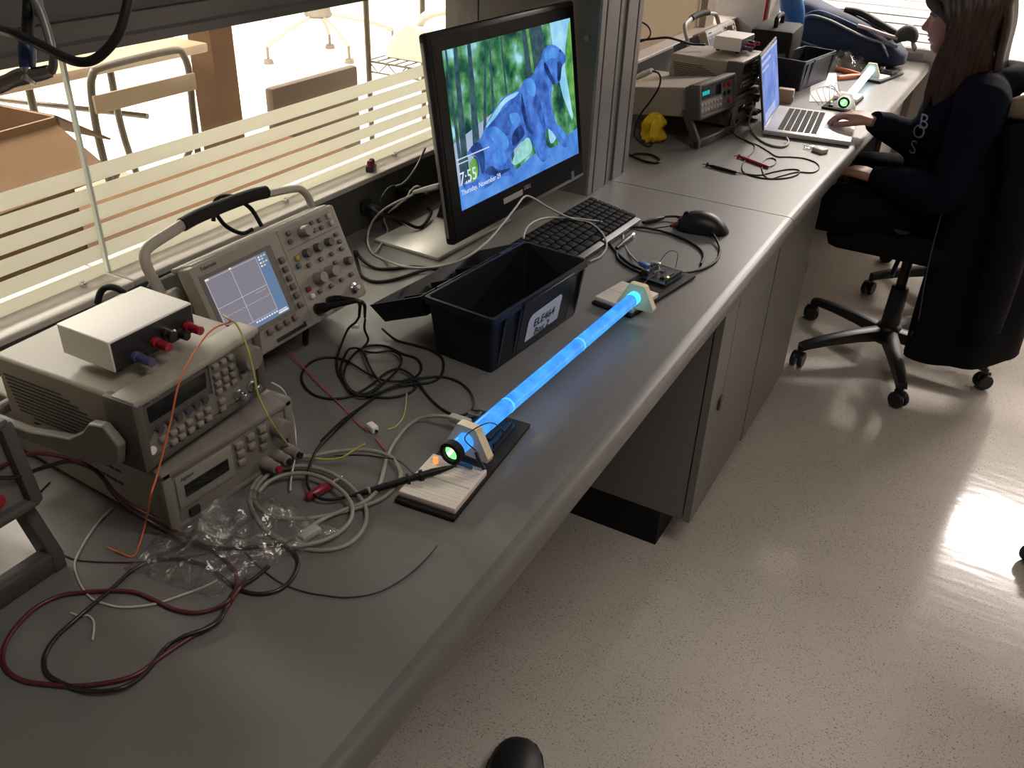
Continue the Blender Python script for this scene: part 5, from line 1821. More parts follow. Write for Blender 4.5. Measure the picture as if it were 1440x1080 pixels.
# on the ledge
ad_ = thing('banana_adapter', 'small dark red adapter standing on the window ledge', 'adapter', at(522, 240, 0.857), R(20))
MB().rbox((0, 0, 0.006), (0.016, 0.028, 0.012), 0.002).build('body', mat('adapter_dark', (0.035, 0.008, 0.010), 0.3), ad_, smooth=40)
for y in (-0.007, 0.007):
    MB().lathe([(0.0062, 0), (0.0062, 0.010), (0.0045, 0.013)], (0.0, y, 0.010), 'Z', 12).build('post', mat('boot_red', (0.22, 0.012, 0.03)), ad_, smooth=50)
for px, py, lb in ((118, 404, 'small clear clip at the foot of the glass, left of the pane joint'), (555, 220, 'small clear clip on the ledge just left of the monitor'), (402, 285, 'small clear clip on the ledge above the oscilloscope')):
    t_ = thing('glass_clip', lb, 'clip', at(px, py, 0.857), 0)
    MB().rbox((0, 0, 0.004), (0.010, 0.008, 0.008), 0.0015).build('body', M_STEEL, t_, smooth=30)
    MB().cyl((0.0, 0, 0.008), (0.0, 0, 0.0105), 0.003, n=10).build('screw', M_CHROME, t_)
for px, py in ((577, 436), (684, 568), (558, 637), (770, 563)):
    pass

# coaxial test cables hanging from a rack bar above the bench, upper left
def dep(px, py, d):
    return CAM + _ray(px, py) * (d / F_PX)


rk = thing('cable_rack', 'steel cable rack bar above the picture edge carrying the hanging cables', 'rack', (0, 0, 0))
MB().rbox((-0.82, 0.36, 1.655), (0.72, 0.03, 0.02), 0.004).build('bar', M_DARKGREY, rk, smooth=30)
MB().rbox((-1.115, 0.36, 1.655), (0.02, 0.10, 0.12), 0.004).build('wall_plate', M_DARKGREY, rk, smooth=30)
hc = thing('hanging_coaxial_cable', 'black cable with blue boot and metal end hanging at the upper left', 'cable', (0, 0, 0))
MB().tube([(-0.500, 0.358, 1.655), dep(41, -60, 0.5), dep(41, -10, 0.5), dep(40, 20, 0.5), dep(39, 55, 0.5)], 0.0034, n=10, radii=[0.003, 0.003, 0.0034, 0.0034, 0.0034]).build('cable', M_CBLK, hc, smooth=180)
MB().tube([dep(38, 52, 0.5), dep(38, 75, 0.5), dep(39, 100, 0.5)], 0.0048, n=14, sub=3, radii=[0.0046, 0.0048, 0.0040]).build('boot', mat('boot_blue', (0.012, 0.03, 0.12), 0.4), hc, smooth=60)
MB().tube([dep(40, 98, 0.5), dep(40, 108, 0.5), dep(38, 116, 0.5)], 0.0045, n=14, sub=2).build('metal_end', M_STEEL, hc, smooth=50)
MB().tube([dep(-4, 122, 0.5), dep(14, 114, 0.5), dep(30, 108, 0.5), dep(56, 104, 0.5), dep(70, 100, 0.5)], 0.0040, n=12, sub=3, radii=[0.0044, 0.0042, 0.0048, 0.0040, 0.0036]).build('tee_adapter', mat('worn_metal', (0.30, 0.28, 0.28), 0.25, metal=1.0), hc, smooth=50)
hc2 = thing('hanging_coaxial_cable', 'thick black cable hanging in a wide loop at the upper left', 'cable', (0, 0, 0))
MB().tube([dep(-8, 40, 0.50), dep(0, 42, 0.50), dep(22, 48, 0.49), dep(50, 60, 0.49), dep(85, 78, 0.485), dep(110, 87, 0.48), dep(132, 84, 0.48), dep(152, 68, 0.48), dep(168, 45, 0.48), dep(176, 20, 0.48), dep(181, -5, 0.48), dep(184, -40, 0.48), dep(186, -90, 0.48), dep(186, -160, 0.48), (-0.475, 0.362, 1.60), (-0.475, 0.362, 1.648)], 0.0027, n=10).build('cable', M_CBLK, hc2, smooth=180)
hc3 = thing('hanging_coaxial_cable', 'thin dark cable bending down to the metal end at the upper left', 'cable', (0, 0, 0))
MB().tube([(-0.492, 0.352, 1.648), dep(46, -40, 0.49), dep(48, -5, 0.49), dep(58, 18, 0.49), dep(67, 45, 0.49), dep(73, 70, 0.49), dep(75, 90, 0.495), dep(72, 101, 0.498)], 0.0024, n=10).build('cable', mat('cable_grey', (0.12, 0.115, 0.11)), hc3, smooth=180)
# ================================================================== bright room behind the side glazing
def tubes(paths, r, name, m, par, n=8):
    for p in paths:
        MB().tube(p, r, n=n, sub=4).build(name, m, par, smooth=60)


dk = thing('desk', 'brown wooden desk standing against the other side of the striped glass', 'desk', (0, 0, 0))
MB().rbox((-1.475, 0.60, 0.725), (0.49, 2.5, 0.03), 0.004).build('desktop', M_WOOD, dk, smooth=30)
for x in (-1.70, -1.26):
    for y in (-0.55, 1.78):
        MB().bb((x - 0.02, y - 0.02, 0), (x + 0.02, y + 0.02, 0.71)).build('leg', M_TUBE, dk, smooth=0)

# cardboard box with its flaps open
bx_ = thing('cardboard_box', 'open brown cardboard box on the desk at the left edge', 'box', (-1.60, 0.85, 0.74), R(4))
t_ = 0.006
wl = MB()
for a, b in (((-0.115, -0.26, 0), (-0.115 + t_, 0.17, 0.26)), ((0.115 - t_, -0.26, 0), (0.115, 0.17, 0.26)), ((-0.115, 0.17 - t_, 0), (0.115, 0.17, 0.26)), ((-0.115, -0.26, 0), (0.115, -0.26 + t_, 0.26)), ((-0.115, -0.26, 0), (0.115, 0.17, t_))):
    wl.bb(a, b)
wl.build('body', M_CARD, bx_, smooth=0)
for (c, s, r_) in (((-0.150, -0.045, 0.330), (0.004, 0.42, 0.17), (0, R(-28), 0)), ((0.175, -0.045, 0.210), (0.004, 0.42, 0.14), (0, R(120), 0)), ((0, 0.225, 0.225), (0.22, 0.004, 0.13), (R(58), 0, 0))):
    MB().box(c, s, r_).build('flap', M_CARD, bx_, smooth=0)
pw = crumpled_bag([at(-40, 275, 0.90), at(30, 280, 0.90), at(28, 235, 0.90), at(-40, 225, 0.90)], 0.05, 8.2, 14, 12)
o = pw.build('packing_paper', mat('packing_paper', (0.72, 0.62, 0.55), 0.8), bx_, smooth=60)
o.matrix_parent_inverse = (Matrix.Translation((-1.60, 0.85, 0.74)) @ Matrix.Rotation(R(4), 4, 'Z')).inverted()

# folding chair
fc = thing('folding_chair', 'folding chair with dark tube frame and one tan back slat', 'chair', (-2.2, 1.80, 0), 0)
tubes([[(0.0, -0.165, 0.02), (0.0, -0.170, 0.45), (-0.005, -0.178, 0.70), (0.0, -0.175, 0.82), (0.0, -0.160, 0.868), (0.0, -0.12, 0.884), (0, 0.12, 0.890), (0, 0.160, 0.874), (0, 0.175, 0.82), (-0.005, 0.172, 0.70), (0, 0.160, 0.45), (0, 0.155, 0.02)]], 0.011, 'back_frame', M_TUBE, fc)
MB().rbox((0.012, 0, 0.795), (0.010, 0.365, 0.050), 0.003).build('back_slat', M_TAN, fc, smooth=30)
MB().rbox((-0.20, 0, 0.44), (0.36, 0.33, 0.014), 0.004).build('seat', M_TAN, fc, smooth=30)
for y in (-0.14, 0.14):
    MB().tube([(-0.34, y, 0.02), (-0.22, y, 0.30), (-0.10, y, 0.47), (0, y, 0.60)], 0.010, n=8).build('leg', M_TUBE, fc, smooth=60)
MB().tube([(-0.30, -0.14, 0.12), (-0.30, 0.14, 0.12)], 0.008, sub=1).build('stretcher', M_TUBE, fc, smooth=60)

tbl = thing('folding_table', 'tan table with thin dark legs behind the folding chair', 'table', (0, 0, 0))
MB().rbox((-3.20, 1.55, 0.708), (0.70, 2.25, 0.036), 0.008).build('tabletop', M_TAN, tbl, smooth=30)
for y in (0.55, 1.96, 2.30):
    MB().tube([(-2.98, y, 0.69), (-2.97, y, 0.40), (-2.90, y + 0.03, 0.02)], 0.014, n=8).build('leg', M_TUBE, tbl, smooth=60)
MB().tube([(-3.75, 2.22, 0.47), (-2.97, 2.425, 0.47)], 0.012, sub=1).build('rail', M_TUBE, tbl, smooth=60)

struct(MB().bb((-3.08, 2.785, 0), (-2.95, 2.912, 2.75)).build('trim_11', mat('post_wood', (0.072, 0.038, 0.019), 0.7, spec=0.1, noise=0.15, nscale=14), smooth=0))

cc = thing('chair', 'chair with a square dark brown backrest beyond the striped glass', 'chair', (-2.0, 2.305, 0), 0)
M_BRN = mat('brown_upholstery', (0.105, 0.070, 0.048), 0.7)
MB().rbox((0, 0, 0.615), (0.035, 0.425, 0.33), 0.010).build('backrest', M_BRN, cc, smooth=30)
MB().rbox((-0.23, 0, 0.45), (0.44, 0.44, 0.06), 0.015).build('seat', M_BRN, cc, smooth=30)
for x in (-0.02, -0.42):
    for y in (-0.19, 0.19):
        MB().cyl((x, y, 0), (x, y, 0.43 if x < -0.1 else 0.50), 0.012).build('leg', M_TUBE, cc)

# pedestal table foot far back
pt = thing('pedestal_table', 'white pedestal table with thin star feet far back in the bright room', 'table', (-4.78, 5.62, 0), 0)
MB().lathe([(0.075, 0.33), (0.075, 1.0), (0.075, 1.02)], n=20).build('column', mat('pedestal_column', (0.60, 0.50, 0.42), 0.5), pt, smooth=40)
MB().lathe([(0.095, 0.255), (0.105, 0.27), (0.09, 0.325), (0.06, 0.33)], n=20).build('hub', mat('pedestal_hub', (0.16, 0.13, 0.11), 0.5), pt, smooth=40)
MB().lathe([(0.50, 1.02), (0.51, 1.03), (0.51, 1.05), (0.50, 1.06)], n=40).build('tabletop', M_WHITE, pt, smooth=40)
for fx, fy in ((-0.02, -0.56), (-0.03, 0.15), (0.42, -0.18), (0.25, 0.60)):
    lg = MB()
    lg.tube([(fx * 0.13, fy * 0.13, 0.27), (fx * 0.6, fy * 0.6, 0.20), (fx, fy, 0.11)], 0.014, n=8, sub=3)
    l_ = lg.build('leg', mat('pedestal_leg', (0.45, 0.40, 0.36), 0.3, metal=0.6), pt, smooth=60)
    MB().lathe([(0.038, 0.0), (0.032, 0.03), (0.010, 0.035), (0.010, 0.115)], (fx, fy, 0), 'Z', 12).build('glide', mat('pedestal_hub', (0.16, 0.13, 0.11)), l_, smooth=40)

# wire shelving with an office machine
sr = thing('wire_rack', 'wire shelving rack carrying the white office machine', 'rack', (0, 0, 0))
for x, y in ((-2.6, 3.38), (-2.6, 3.82), (-1.55, 3.38), (-1.55, 3.82)):
    MB().cyl((x, y, 0), (x, y, 1.8), 0.013, n=10).build('post', M_TUBE, sr)
for z in (0.575, 1.30):
    sh = MB()
    for y in (3.38, 3.82):
        sh.tube([(-2.6, y, z), (-1.55, y, z)], 0.005, sub=1)
        sh.tube([(-2.6, y, z - 0.045), (-1.55, y, z - 0.045)], 0.004, sub=1)
    for k in range(22):
        x = -2.6 + 0.05 * k
        sh.tube([(x, 3.38, z + 0.004), (x, 3.82, z + 0.004)], 0.003, sub=1, n=6)
    for k in range(10):
        x0 = -2.6 + 0.105 * k
        sh.tube([(x0, 3.38, z), (x0 + 0.0525, 3.38, z - 0.045), (x0 + 0.105, 3.38, z)], 0.003, sub=1, n=6)
    sh.build('shelf', M_TUBE, sr, smooth=60)
mc = thing('binding_machine', 'white office machine with a lever arm on the wire rack', 'machine', (-2.10, 3.60, 0.585), 0)
M_MACH = mat('machine_white', (0.62, 0.58, 0.50), 0.5)
bd = MB()
bd.prism([(-0.46, 0.0), (0.46, 0.0), (0.46, 0.06), (0.10, 0.085), (-0.16, 0.10), (-0.24, 0.15), (-0.34, 0.165), (-0.40, 0.12), (-0.46, 0.05)], -0.15, 0.15, 'Y')
bd.build('body', M_MACH, mc, smooth=30, bevel=0.012)
MB().rbox((0.0, 0, 0.0035), (0.90, 0.29, 0.010), 0.002).build('base', M_TUBE, mc, smooth=30)
MB().tube([(-0.30, -0.12, 0.14), (-0.24, -0.13, 0.20), (-0.12, -0.13, 0.235), (0.05, -0.13, 0.25)], 0.020, n=10).build('lever', M_MACH, mc, smooth=60)
MB().rbox((0.16, -0.02, 0.10), (0.42, 0.10, 0.022), 0.006).build('clamp_bar', M_TUBE, mc, smooth=30)
MB().rbox((0.20, -0.151, 0.040), (0.06, 0.003, 0.03), 0.001).build('yellow_sticker', mat('sticker_yellow', (0.65, 0.55, 0.05), 0.5), mc, smooth=0)
# low dark counter behind the far striped glass
fcx = thing('counter', 'dark counter behind the far striped window', 'counter', (0, 0, 0))
MB().bb((-1.0, 4.35, 0), (-0.30, 4.9, 0.86)).build('body', M_DARKGREY, fcx, smooth=0)
MB().rbox((-0.65, 4.62, 0.875), (0.74, 0.60, 0.03), 0.004).build('countertop', M_DARKGREY, fcx, smooth=30)
# ================================================================== far bench
lt = thing('laptop', 'open silver laptop on the far bench under the person\'s hand', 'laptop', (-0.618, 2.757, BENCH), R(7))
M_SILVER = mat('laptop_silver', (0.62, 0.60, 0.59), 0.35, metal=0.35)
MB().rbox((0.121, 0, 0.009), (0.242, 0.318, 0.014), 0.004).build('base', M_SILVER, lt, smooth=40)
kk = MB()
for r in range(6):
    for c in range(14):
        kk.rbox((0.045 + r * 0.0185, -0.124 + c * 0.0190, 0.0168), (0.0155, 0.0160, 0.0016), 0.0004)
tag(kk.build('keys', M_BLACK_MATT, lt, smooth=0), kind='stuff')
MB().rbox((0.195, 0, 0.0161), (0.075, 0.105, 0.0010), 0.0003).build('trackpad', mat('trackpad_grey', (0.50, 0.485, 0.475), 0.3), lt, smooth=0)
lidT2 = Matrix.Translation((0.004, 0, 0.014)) @ Matrix.Rotation(R(-13), 4, 'Y')
q_ = MB().rbox((-0.004, 0, 0.104), (0.007, 0.318, 0.208), 0.003)
q_.v = [lidT2 @ v for v in q_.v]
ls = q_.build('screen_lid', mat('laptop_lid_dark', (0.03, 0.03, 0.032), 0.3), lt, smooth=40)
q_ = MB().bb((-0.0004, -0.150, 0.010), (0.0002, 0.150, 0.200))
q_.v = [lidT2 @ v for v in q_.v]
q_.build('screen', mottled('laptop_screen', (0.16, 0.24, 0.62), (0.30, 0.38, 0.80), 14), ls, smooth=0)
q_ = MB()
for k, (y0, y1, z0, z1) in enumerate(((-0.150, 0.150, 0.192, 0.200), (-0.148, 0.02, 0.172, 0.182), (-0.148, -0.03, 0.155, 0.162), (-0.13, 0.06, 0.016, 0.040))):
    q_.bb((0.0003, y0, z0), (0.0005, y1, z1))
q_.v = [lidT2 @ v for v in q_.v]
q_.build('screen_windows', mottled('laptop_screen_pale', (0.42, 0.46, 0.72), (0.62, 0.64, 0.85), 60), ls, smooth=0)

# second toolbox, closed at the back, seen end-on
tbx = copy_tree(tb)
for ch in list(tbx.children):
    if ch.name.startswith('label') or ch.name.startswith('lid'):
        for g in list(ch.children):
            bpy.data.objects.remove(g)
        bpy.data.objects.remove(ch)
tbx['label'] = 'black plastic toolbox on the far bench behind the laptop screen'
tbx.location = (-0.672, 3.345, BENCH)
tbx.rotation_euler = (0, 0, R(-9))
tbx.scale = (0.9, 1, 1)

# second light tube on its bench kits
k3 = make_board_kit('board kit behind the laptop, under the white glowing tube near end')
k3.location = (-0.480, 3.135, BENCH)
k3.rotation_euler = (0, 0, R(178))
MB().rbox((0, 0, 0), (0.004, 0.004, 0.003), 0.0005).build('led', emis('green_led', (0.45, 1.0, 0.1), 5.0), k3, loc=(0.02, 0.085, 0.020))
k4 = make_board_kit('white breadboard kit at the far end of the white glowing tube')
k4.location = (-0.445, 3.640, BENCH)
k4.rotation_euler = (0, 0, R(-12))
tA, tB = at(1187, 144, BENCH + 0.042), at(1225, 98, BENCH + 0.042)
d2 = (tB - tA).normalized()
M_GLOW2 = emis('white_blue_glow', (0.74, 0.90, 1.0), 5.0)
t2 = light_tube('light_tube', 'white glowing tube on the far bench beyond the laptop', tA, tB, M_GLOW2, emis('white_blue_rim', (0.7, 0.9, 1.0), 3.0), True, (0.10, 0.95, 0.55), 0.0125)
rz2 = math.atan2(-d2.x, d2.y)
pq = tA + d2 * 0.032
holder('tube_bracket', 'cream bracket at the near end of the white glowing tube', (pq.x, pq.y, BENCH + 0.0175), rz2, 0.0245, mround=0.0131)
pq = tB + d2 * 0.010
holder('tube_bracket', 'cream bracket at the far end of the white glowing tube', (pq.x, pq.y, BENCH + 0.0175), rz2, 0.0245, mround=0.004)
bwire = MB()
for k in range(5):
    a_ = at(1152 + k * 5, 148 - k * 2, BENCH + 0.014)
    b_ = at(1140 + k * 9, 128 - k * 3, BENCH + 0.045 + 0.006 * (k % 2))
    c_2 = at(1172 + k * 3, 122 + k * 4, BENCH + 0.03)
    d_2 = at(1180 + k, 146 - k, BENCH + 0.016)
    bwire.tube([a_, b_, c_2, d_2], 0.0008, n=6)
o = bwire.build('jumper_wires', M_BLACK, smooth=180)
tag(o, 'tangle of thin dark jumper wires beside the white tube', 'wires', kind='stuff')

# paper, pliers, clear bag, wood block, adapter
pp_ = MB()
c4 = [at(1141, 103, BENCH + 0.001), at(1176, 103, BENCH + 0.001), at(1180, 143, BENCH + 0.001), at(1138, 143, BENCH + 0.001)]
pp_.add([tuple(c) for c in c4] + [tuple(c + Vector((0, 0, 0.0006))) for c in c4], [(0, 1, 2, 3), (7, 6, 5, 4), (0, 4, 5, 1), (1, 5, 6, 2), (2, 6, 7, 3), (3, 7, 4, 0)])
o = pp_.build('paper_sheet', mat('paper_white', (0.72, 0.68, 0.68), 0.7), smooth=0)
tag(o, 'white paper sheet between the far toolbox and the white tube', 'paper')
pl = thing('pliers', 'orange handled pliers lying before the clear bag on the far bench', 'pliers', at(1190, 107, BENCH), 0)
M_ORANGE = mat('handle_orange', (0.62, 0.17, 0.05), 0.45)
p0 = Vector(pl.location)
ja, jb_, jc = at(1212, 109, BENCH) - p0, at(1178, 113, BENCH) - p0, at(1176, 100, BENCH) - p0
MB().tube([ja + Vector((0, 0, .008)), ja.lerp(jb_, 0.5) + Vector((0.004, 0, .010)), jb_ + Vector((0, 0, .009))], 0.008, n=10, radii=[0.006, 0.0085, 0.0075]).build('handle', M_ORANGE, pl, smooth=60)
MB().tube([ja + Vector((0, 0, .008)), ja.lerp(jc, 0.5) + Vector((-0.004, 0, .010)), jc + Vector((0, 0, .009))], 0.008, n=10, radii=[0.006, 0.0085, 0.0075]).build('handle', M_ORANGE, pl, smooth=60)
je = ja + (ja - jb_.lerp(jc, 0.5)).normalized() * 0.05
MB().tube([ja + Vector((0, 0, .008)), ja.lerp(je, 0.5) + Vector((0, 0, .008)), je + Vector((0, 0, .007))], 0.008, n=10, radii=[0.009, 0.008, 0.003]).build('jaws', M_DARKGREY, pl, smooth=60)
fb = crumpled_bag([at(1150, 101), at(1226, 101), at(1218, 76), at(1160, 80)], 0.10, 5.7, 26, 18)
o = fb.build('plastic_bag', M_PLASTIC, smooth=55)
tag(o, 'shiny clear plastic bag heaped before the backpack on the far bench', 'plastic bag')
bk = thing('wood_block', 'small brown block standing right behind the laptop screen', 'block', at(1103, 143, BENCH), R(6))
MB().rbox((0, 0, 0.021), (0.050, 0.030, 0.042), 0.003).build('body', mat('block_brown', (0.34, 0.22, 0.16), 0.6), bk, smooth=30)
MB().rbox((0.0256, 0, 0.012), (0.002, 0.026, 0.014), 0.0005).build('dark_end', M_BLACK, bk, smooth=0)
ap = thing('adapter', 'small white adapter with clear cap on the bench before the laptop', 'adapter', at(1150, 213, BENCH), R(-28))
MB().rbox((0.006, 0, 0.006), (0.036, 0.028, 0.012), 0.003).build('body', mat('adapter_ivory', (0.66, 0.62, 0.50), 0.45), ap, smooth=40)
MB().rbox((-0.026, 0, 0.005), (0.032, 0.024, 0.009), 0.003).build('clear_cap', M_PLASTIC, ap, smooth=40)

# multimeter probes and leads
def probe(label, pix, tipm, lead, lm):
    t = thing('test_probe', label, 'test probe', (0, 0, 0))
    P_ = bez_pts(pix, BENCH, 0.004)
    MB().tube(P_, 0.004, n=10, sub=3, radii=[0.0012, 0.0012, 0.0042, 0.0044, 0.0036]).build('body', tipm, t, smooth=60)
    MB().lathe([(0.0066, 0), (0.0066, 0.003)], n=12).build('guard', tipm, t, smooth=40, loc=P_[1], rot=((P_[2] - P_[1]).to_track_quat('Z', 'Y').to_euler()))
    MB().tube([P_[-1]] + bez_pts(lead, BENCH, 0.0017), 0.0017, n=8).build('lead', lm, t, smooth=180)
    return t


M_LEADBR = mat('lead_brown', (0.06, 0.022, 0.022), 0.4)
probe('black test probe with looping lead before the far multimeter', cpts(860, 0, 4, [(512, 922), (535, 928), (570, 936), (640, 955), (700, 970)]), M_CBLK, cpts(860, 0, 4, [(760, 978), (830, 985), (920, 965), (1000, 952), (1055, 958), (1040, 985), (970, 1003), (880, 1005), (800, 992), (745, 970), (735, 935), (760, 890), (800, 850), (800, 815), (760, 795), (710, 770), (675, 735, .01), (665, 690, .03), (675, 640, .06)]), M_CBLK)
probe('red test probe with brown lead before the far multimeter', cpts(860, 0, 4, [(690, 876), (712, 880), (740, 888), (810, 915), (880, 940)]), M_RED, cpts(860, 0, 4, [(915, 925), (925, 900), (895, 888), (860, 900), (845, 940), (860, 985), (890, 1005), (950, 990), (1040, 968), (1130, 970), (1168, 945), (1150, 915), (1080, 890), (990, 882), (930, 880), (880, 850), (830, 820), (780, 800), (740, 775, .008)]), M_LEADBR)
cable('usb_cable', 'white cable hanging from the laptop side to the far multimeter', cpts(860, 0, 4, [(985, 775, .008), (995, 800, .003), (965, 825), (900, 818), (840, 790), (800, 750), (775, 700, .01), (780, 650, .04), (800, 600, .07)]), 0.0030, M_LIGHTCAB, 'cable')

# yellow pouch, cable ring and leads by the post
yb = MB()
yp = at(911, 203, BENCH)
rings = []
from mathutils import noise as NZ
for i in range(9):
    t_ = i / 8
    zz = 0.004 + 0.074 * t_
    ring = []
    for j in range(18):
        a = 2 * PI * j / 18
        rr = (0.036 - 0.012 * t_ ** 2) * (1 + 0.55 * NZ.noise(Vector((math.cos(a) * 2.2, math.sin(a) * 2.2, zz * 45))))
        if i in (0, 8):
            rr *= 0.75
        ring.append(Vector((yp.x + rr * math.cos(a) * 0.8, yp.y + 0.03 + rr * math.sin(a), BENCH + zz)))
    rings.append(ring)
yb.loft(rings)
o = yb.build('pouch', mat('pouch_yellow', (0.62, 0.43, 0.01), 0.38), smooth=60)
tag(o, 'crumpled yellow pouch on the bench right of the post', 'pouch')
ring = cpts(800, 170, 9, [(790, 438), (860, 418), (950, 415), (1050, 432), (1140, 480), (1150, 515), (1090, 530), (980, 515), (880, 478), (800, 445), (770, 430)])
cable('cable', 'black cable end bent into a ring on the bench by the post foot', ring, 0.0030, M_CBLK, 'cable')
o = MB().tube([aty(918, 100, 2.33), aty(926, 103, 2.31), aty(929, 112, 2.30), aty(925, 126, 2.29), aty(914, 143, 2.29), aty(900, 162, 2.28), aty(893, 180, 2.27), aty(894, 193, 2.26), at(905, 203, BENCH + 0.012), at(913, 206, BENCH + 0.006), at(918, 201, BENCH + 0.012)], 0.0026, n=8).build('cable', M_CBLK, smooth=180)
tag(o, 'black cable hanging past the yellow pouch from the white plug', 'cable')
wp = thing('plug', 'white plug lying on the far multimeter case by the post', 'plug', (0, 0, 0))
MB().tube([aty(896, 109, 2.37), aty(906, 104, 2.355), aty(917, 99, 2.335)], 0.0075, n=10, sub=3, radii=[0.007, 0.0085, 0.0065]).build('body', M_WHITE, wp, smooth=60)
o = MB().tube([aty(898, 57, 2.62), aty(915, 55, 2.63), aty(938, 53, 2.65), aty(955, 57, 2.67), aty(972, 62, 2.69), aty(992, 63, 2.72)], 0.0034, n=8).build('cable', M_CBLK, smooth=180)
tag(o, 'black cable lying across the far function generator top to the white box', 'cable')
o = MB().tube([aty(896, 60, 2.60), aty(910, 55, 2.62), aty(915, 47, 2.64), aty(912, 38, 2.66), aty(904, 32, 2.67), aty(896, 33, 2.66)], 0.0026, n=8).build('cable', M_CBLK, smooth=180)
tag(o, 'black cable arching up beside the post above the far function generator', 'cable')

# backpack lying along the far window
bp_ = thing('backpack', 'navy backpack with grey piping lying by the far window', 'backpack', (0, 0, 0))
M_NAVY = mat('backpack_navy', (0.012, 0.022, 0.060), 0.75, noise=0.3, nscale=25)
M_TEAL = mat('backpack_grey_band', (0.14, 0.17, 0.175), 0.6)
rings = []
for i in range(13):
    t_ = i / 12
    x = -0.86 + 0.46 * t_
    top = 0.225 - 0.10 * t_ - 0.05 * t_ ** 4
    dep_ = 0.115 - 0.03 * t_
    e = 0.55 if i in (0, 12) else (0.88 if i in (1, 11) else 1.0)
    ring = []
    for j in range(20):
        a = 2 * PI * j / 20
        cy, cz = math.cos(a), math.sin(a)
        sy = abs(cy) ** 0.7 * (1 if cy > 0 else -1)
        sz = abs(cz) ** 0.7 * (1 if cz > 0 else -1)
        nn = 1 + 0.10 * NZ.noise(Vector((x * 9, a * 1.3, 2)))
        ring.append(Vector((x, 3.86 + dep_ * sy * e * nn, BENCH + max(0.002, top / 2 + top / 2 * sz * e * (nn if sz > 0 else 1)))))
    rings.append(ring)
MB().loft(rings).build('bag', M_NAVY, bp_, smooth=60)
MB().tube([aty(1122, 30, 3.745), aty(1140, 22, 3.74), aty(1165, 28, 3.74), aty(1190, 40, 3.745), aty(1215, 52, 3.75), aty(1240, 60, 3.76), aty(1262, 66, 3.77)], 0.010, n=8, flat=0.5).build('piping_band', M_TEAL, bp_, smooth=60)
MB().tube([aty(1125, 24, 3.765), aty(1150, 15, 3.765), aty(1178, 24, 3.77), aty(1205, 36, 3.775)], 0.005, n=8, flat=0.5).build('piping_band', mat('backpack_blue_band', (0.06, 0.20, 0.42), 0.6), bp_, smooth=60)
MB().tube([aty(1206, 36, 3.78), aty(1225, 42, 3.78), aty(1245, 49, 3.78), aty(1262, 54, 3.79)], 0.012, n=10, flat=0.6).build('pink_lining', mat('lining_pink', (0.42, 0.33, 0.36), 0.6), bp_, smooth=60)
MB().tube([aty(1188, 14, 3.86), aty(1210, 18, 3.86), aty(1235, 32, 3.85), aty(1262, 48, 3.84)], 0.018, n=10, flat=0.7).build('flap', mat('backpack_black', (0.014, 0.012, 0.012), 0.7), bp_, smooth=60)
MB().tube([aty(1262, 52, 3.80), aty(1268, 42, 3.80), aty(1278, 37, 3.80), aty(1287, 42, 3.80), aty(1288, 52, 3.80), aty(1284, 60, 3.80), at(1287, 69, 0.83)], 0.010, n=10, flat=0.5).build('strap', mat('strap_dark_green', (0.028, 0.035, 0.030), 0.6), bp_, smooth=60)
sl = MB()
sl.tube([aty(1258, 58, 3.80), aty(1268, 50, 3.80), aty(1278, 46, 3.80), aty(1284, 52, 3.80), aty(1286, 60, 3.80)], 0.03, n=12, radii=[0.012, 0.026, 0.030, 0.022, 0.008])
sl.build('strap_bundle', mat('strap_dark_green', (0.028, 0.035, 0.030)), bp_, smooth=60)
MB().tube([aty(1240, 60, 3.75), aty(1247, 75, 3.74), at(1252, 88, BENCH + 0.004)], 0.006, n=8, flat=0.5).build('strap', M_TEAL, bp_, smooth=60)
MB().tube([aty(1088, 44, 3.72), aty(1105, 48, 3.70), aty(1128, 58, 3.70), aty(1150, 66, 3.72), aty(1170, 74, 3.74)], 0.006, n=8, flat=0.5).build('strap', M_TEAL, bp_, smooth=60)
bpk = MB()
rings = []
for i in range(8):
    t_ = i / 7
    c = aty(1118 - 8 * t_, 42 - 62 * t_, 3.70)
    rr = 0.030 + 0.018 * math.sin(PI * min(1, t_ * 1.2) * 0.8)
    rings.append([Vector((c.x + rr * math.cos(2 * PI * j / 14), c.y + 0.6 * rr * math.sin(2 * PI * j / 14), c.z)) for j in range(14)])
bpk.loft(rings)
bpk.build('blue_pocket', mat('pocket_blue', (0.03, 0.14, 0.42), 0.25), bp_, smooth=60)
rf = thing('folder', 'red folder standing beside the blue pocket, beyond the laptop screen', 'folder', (-0.915, 3.66, BENCH), R(15))
MB().rbox((0, 0, 0.135), (0.012, 0.10, 0.27), 0.002).build('cover', mat('folder_red', (0.38, 0.03, 0.04), 0.5), rf, smooth=30)
MB().rbox((0.0085, 0, 0.135), (0.006, 0.096, 0.26), 0.001).build('pages', mat('folder_pages', (0.55, 0.42, 0.40), 0.7), rf, smooth=0)
cs_ = thing('case', 'black instrument case standing behind the laptop screen by the red folder', 'case', (-0.80, 3.42, BENCH), R(4))
MB().rbox((0, 0, 0.085), (0.15, 0.22, 0.17), 0.015).build('body', M_BLACK_MATT, cs_, smooth=40)
MB().tube([(0, -0.06, 0.168), (0, -0.05, 0.20), (0, 0.05, 0.20), (0, 0.06, 0.168)], 0.008, n=8).build('handle', M_BLACK_MATT, cs_, smooth=60)
# ================================================================== office chairs
M_CHAIR = mat('chair_plastic', (0.013, 0.012, 0.012), 0.45)
M_FABRIC = mat('chair_fabric', (0.009, 0.008, 0.009), 0.9, spec=0.1)


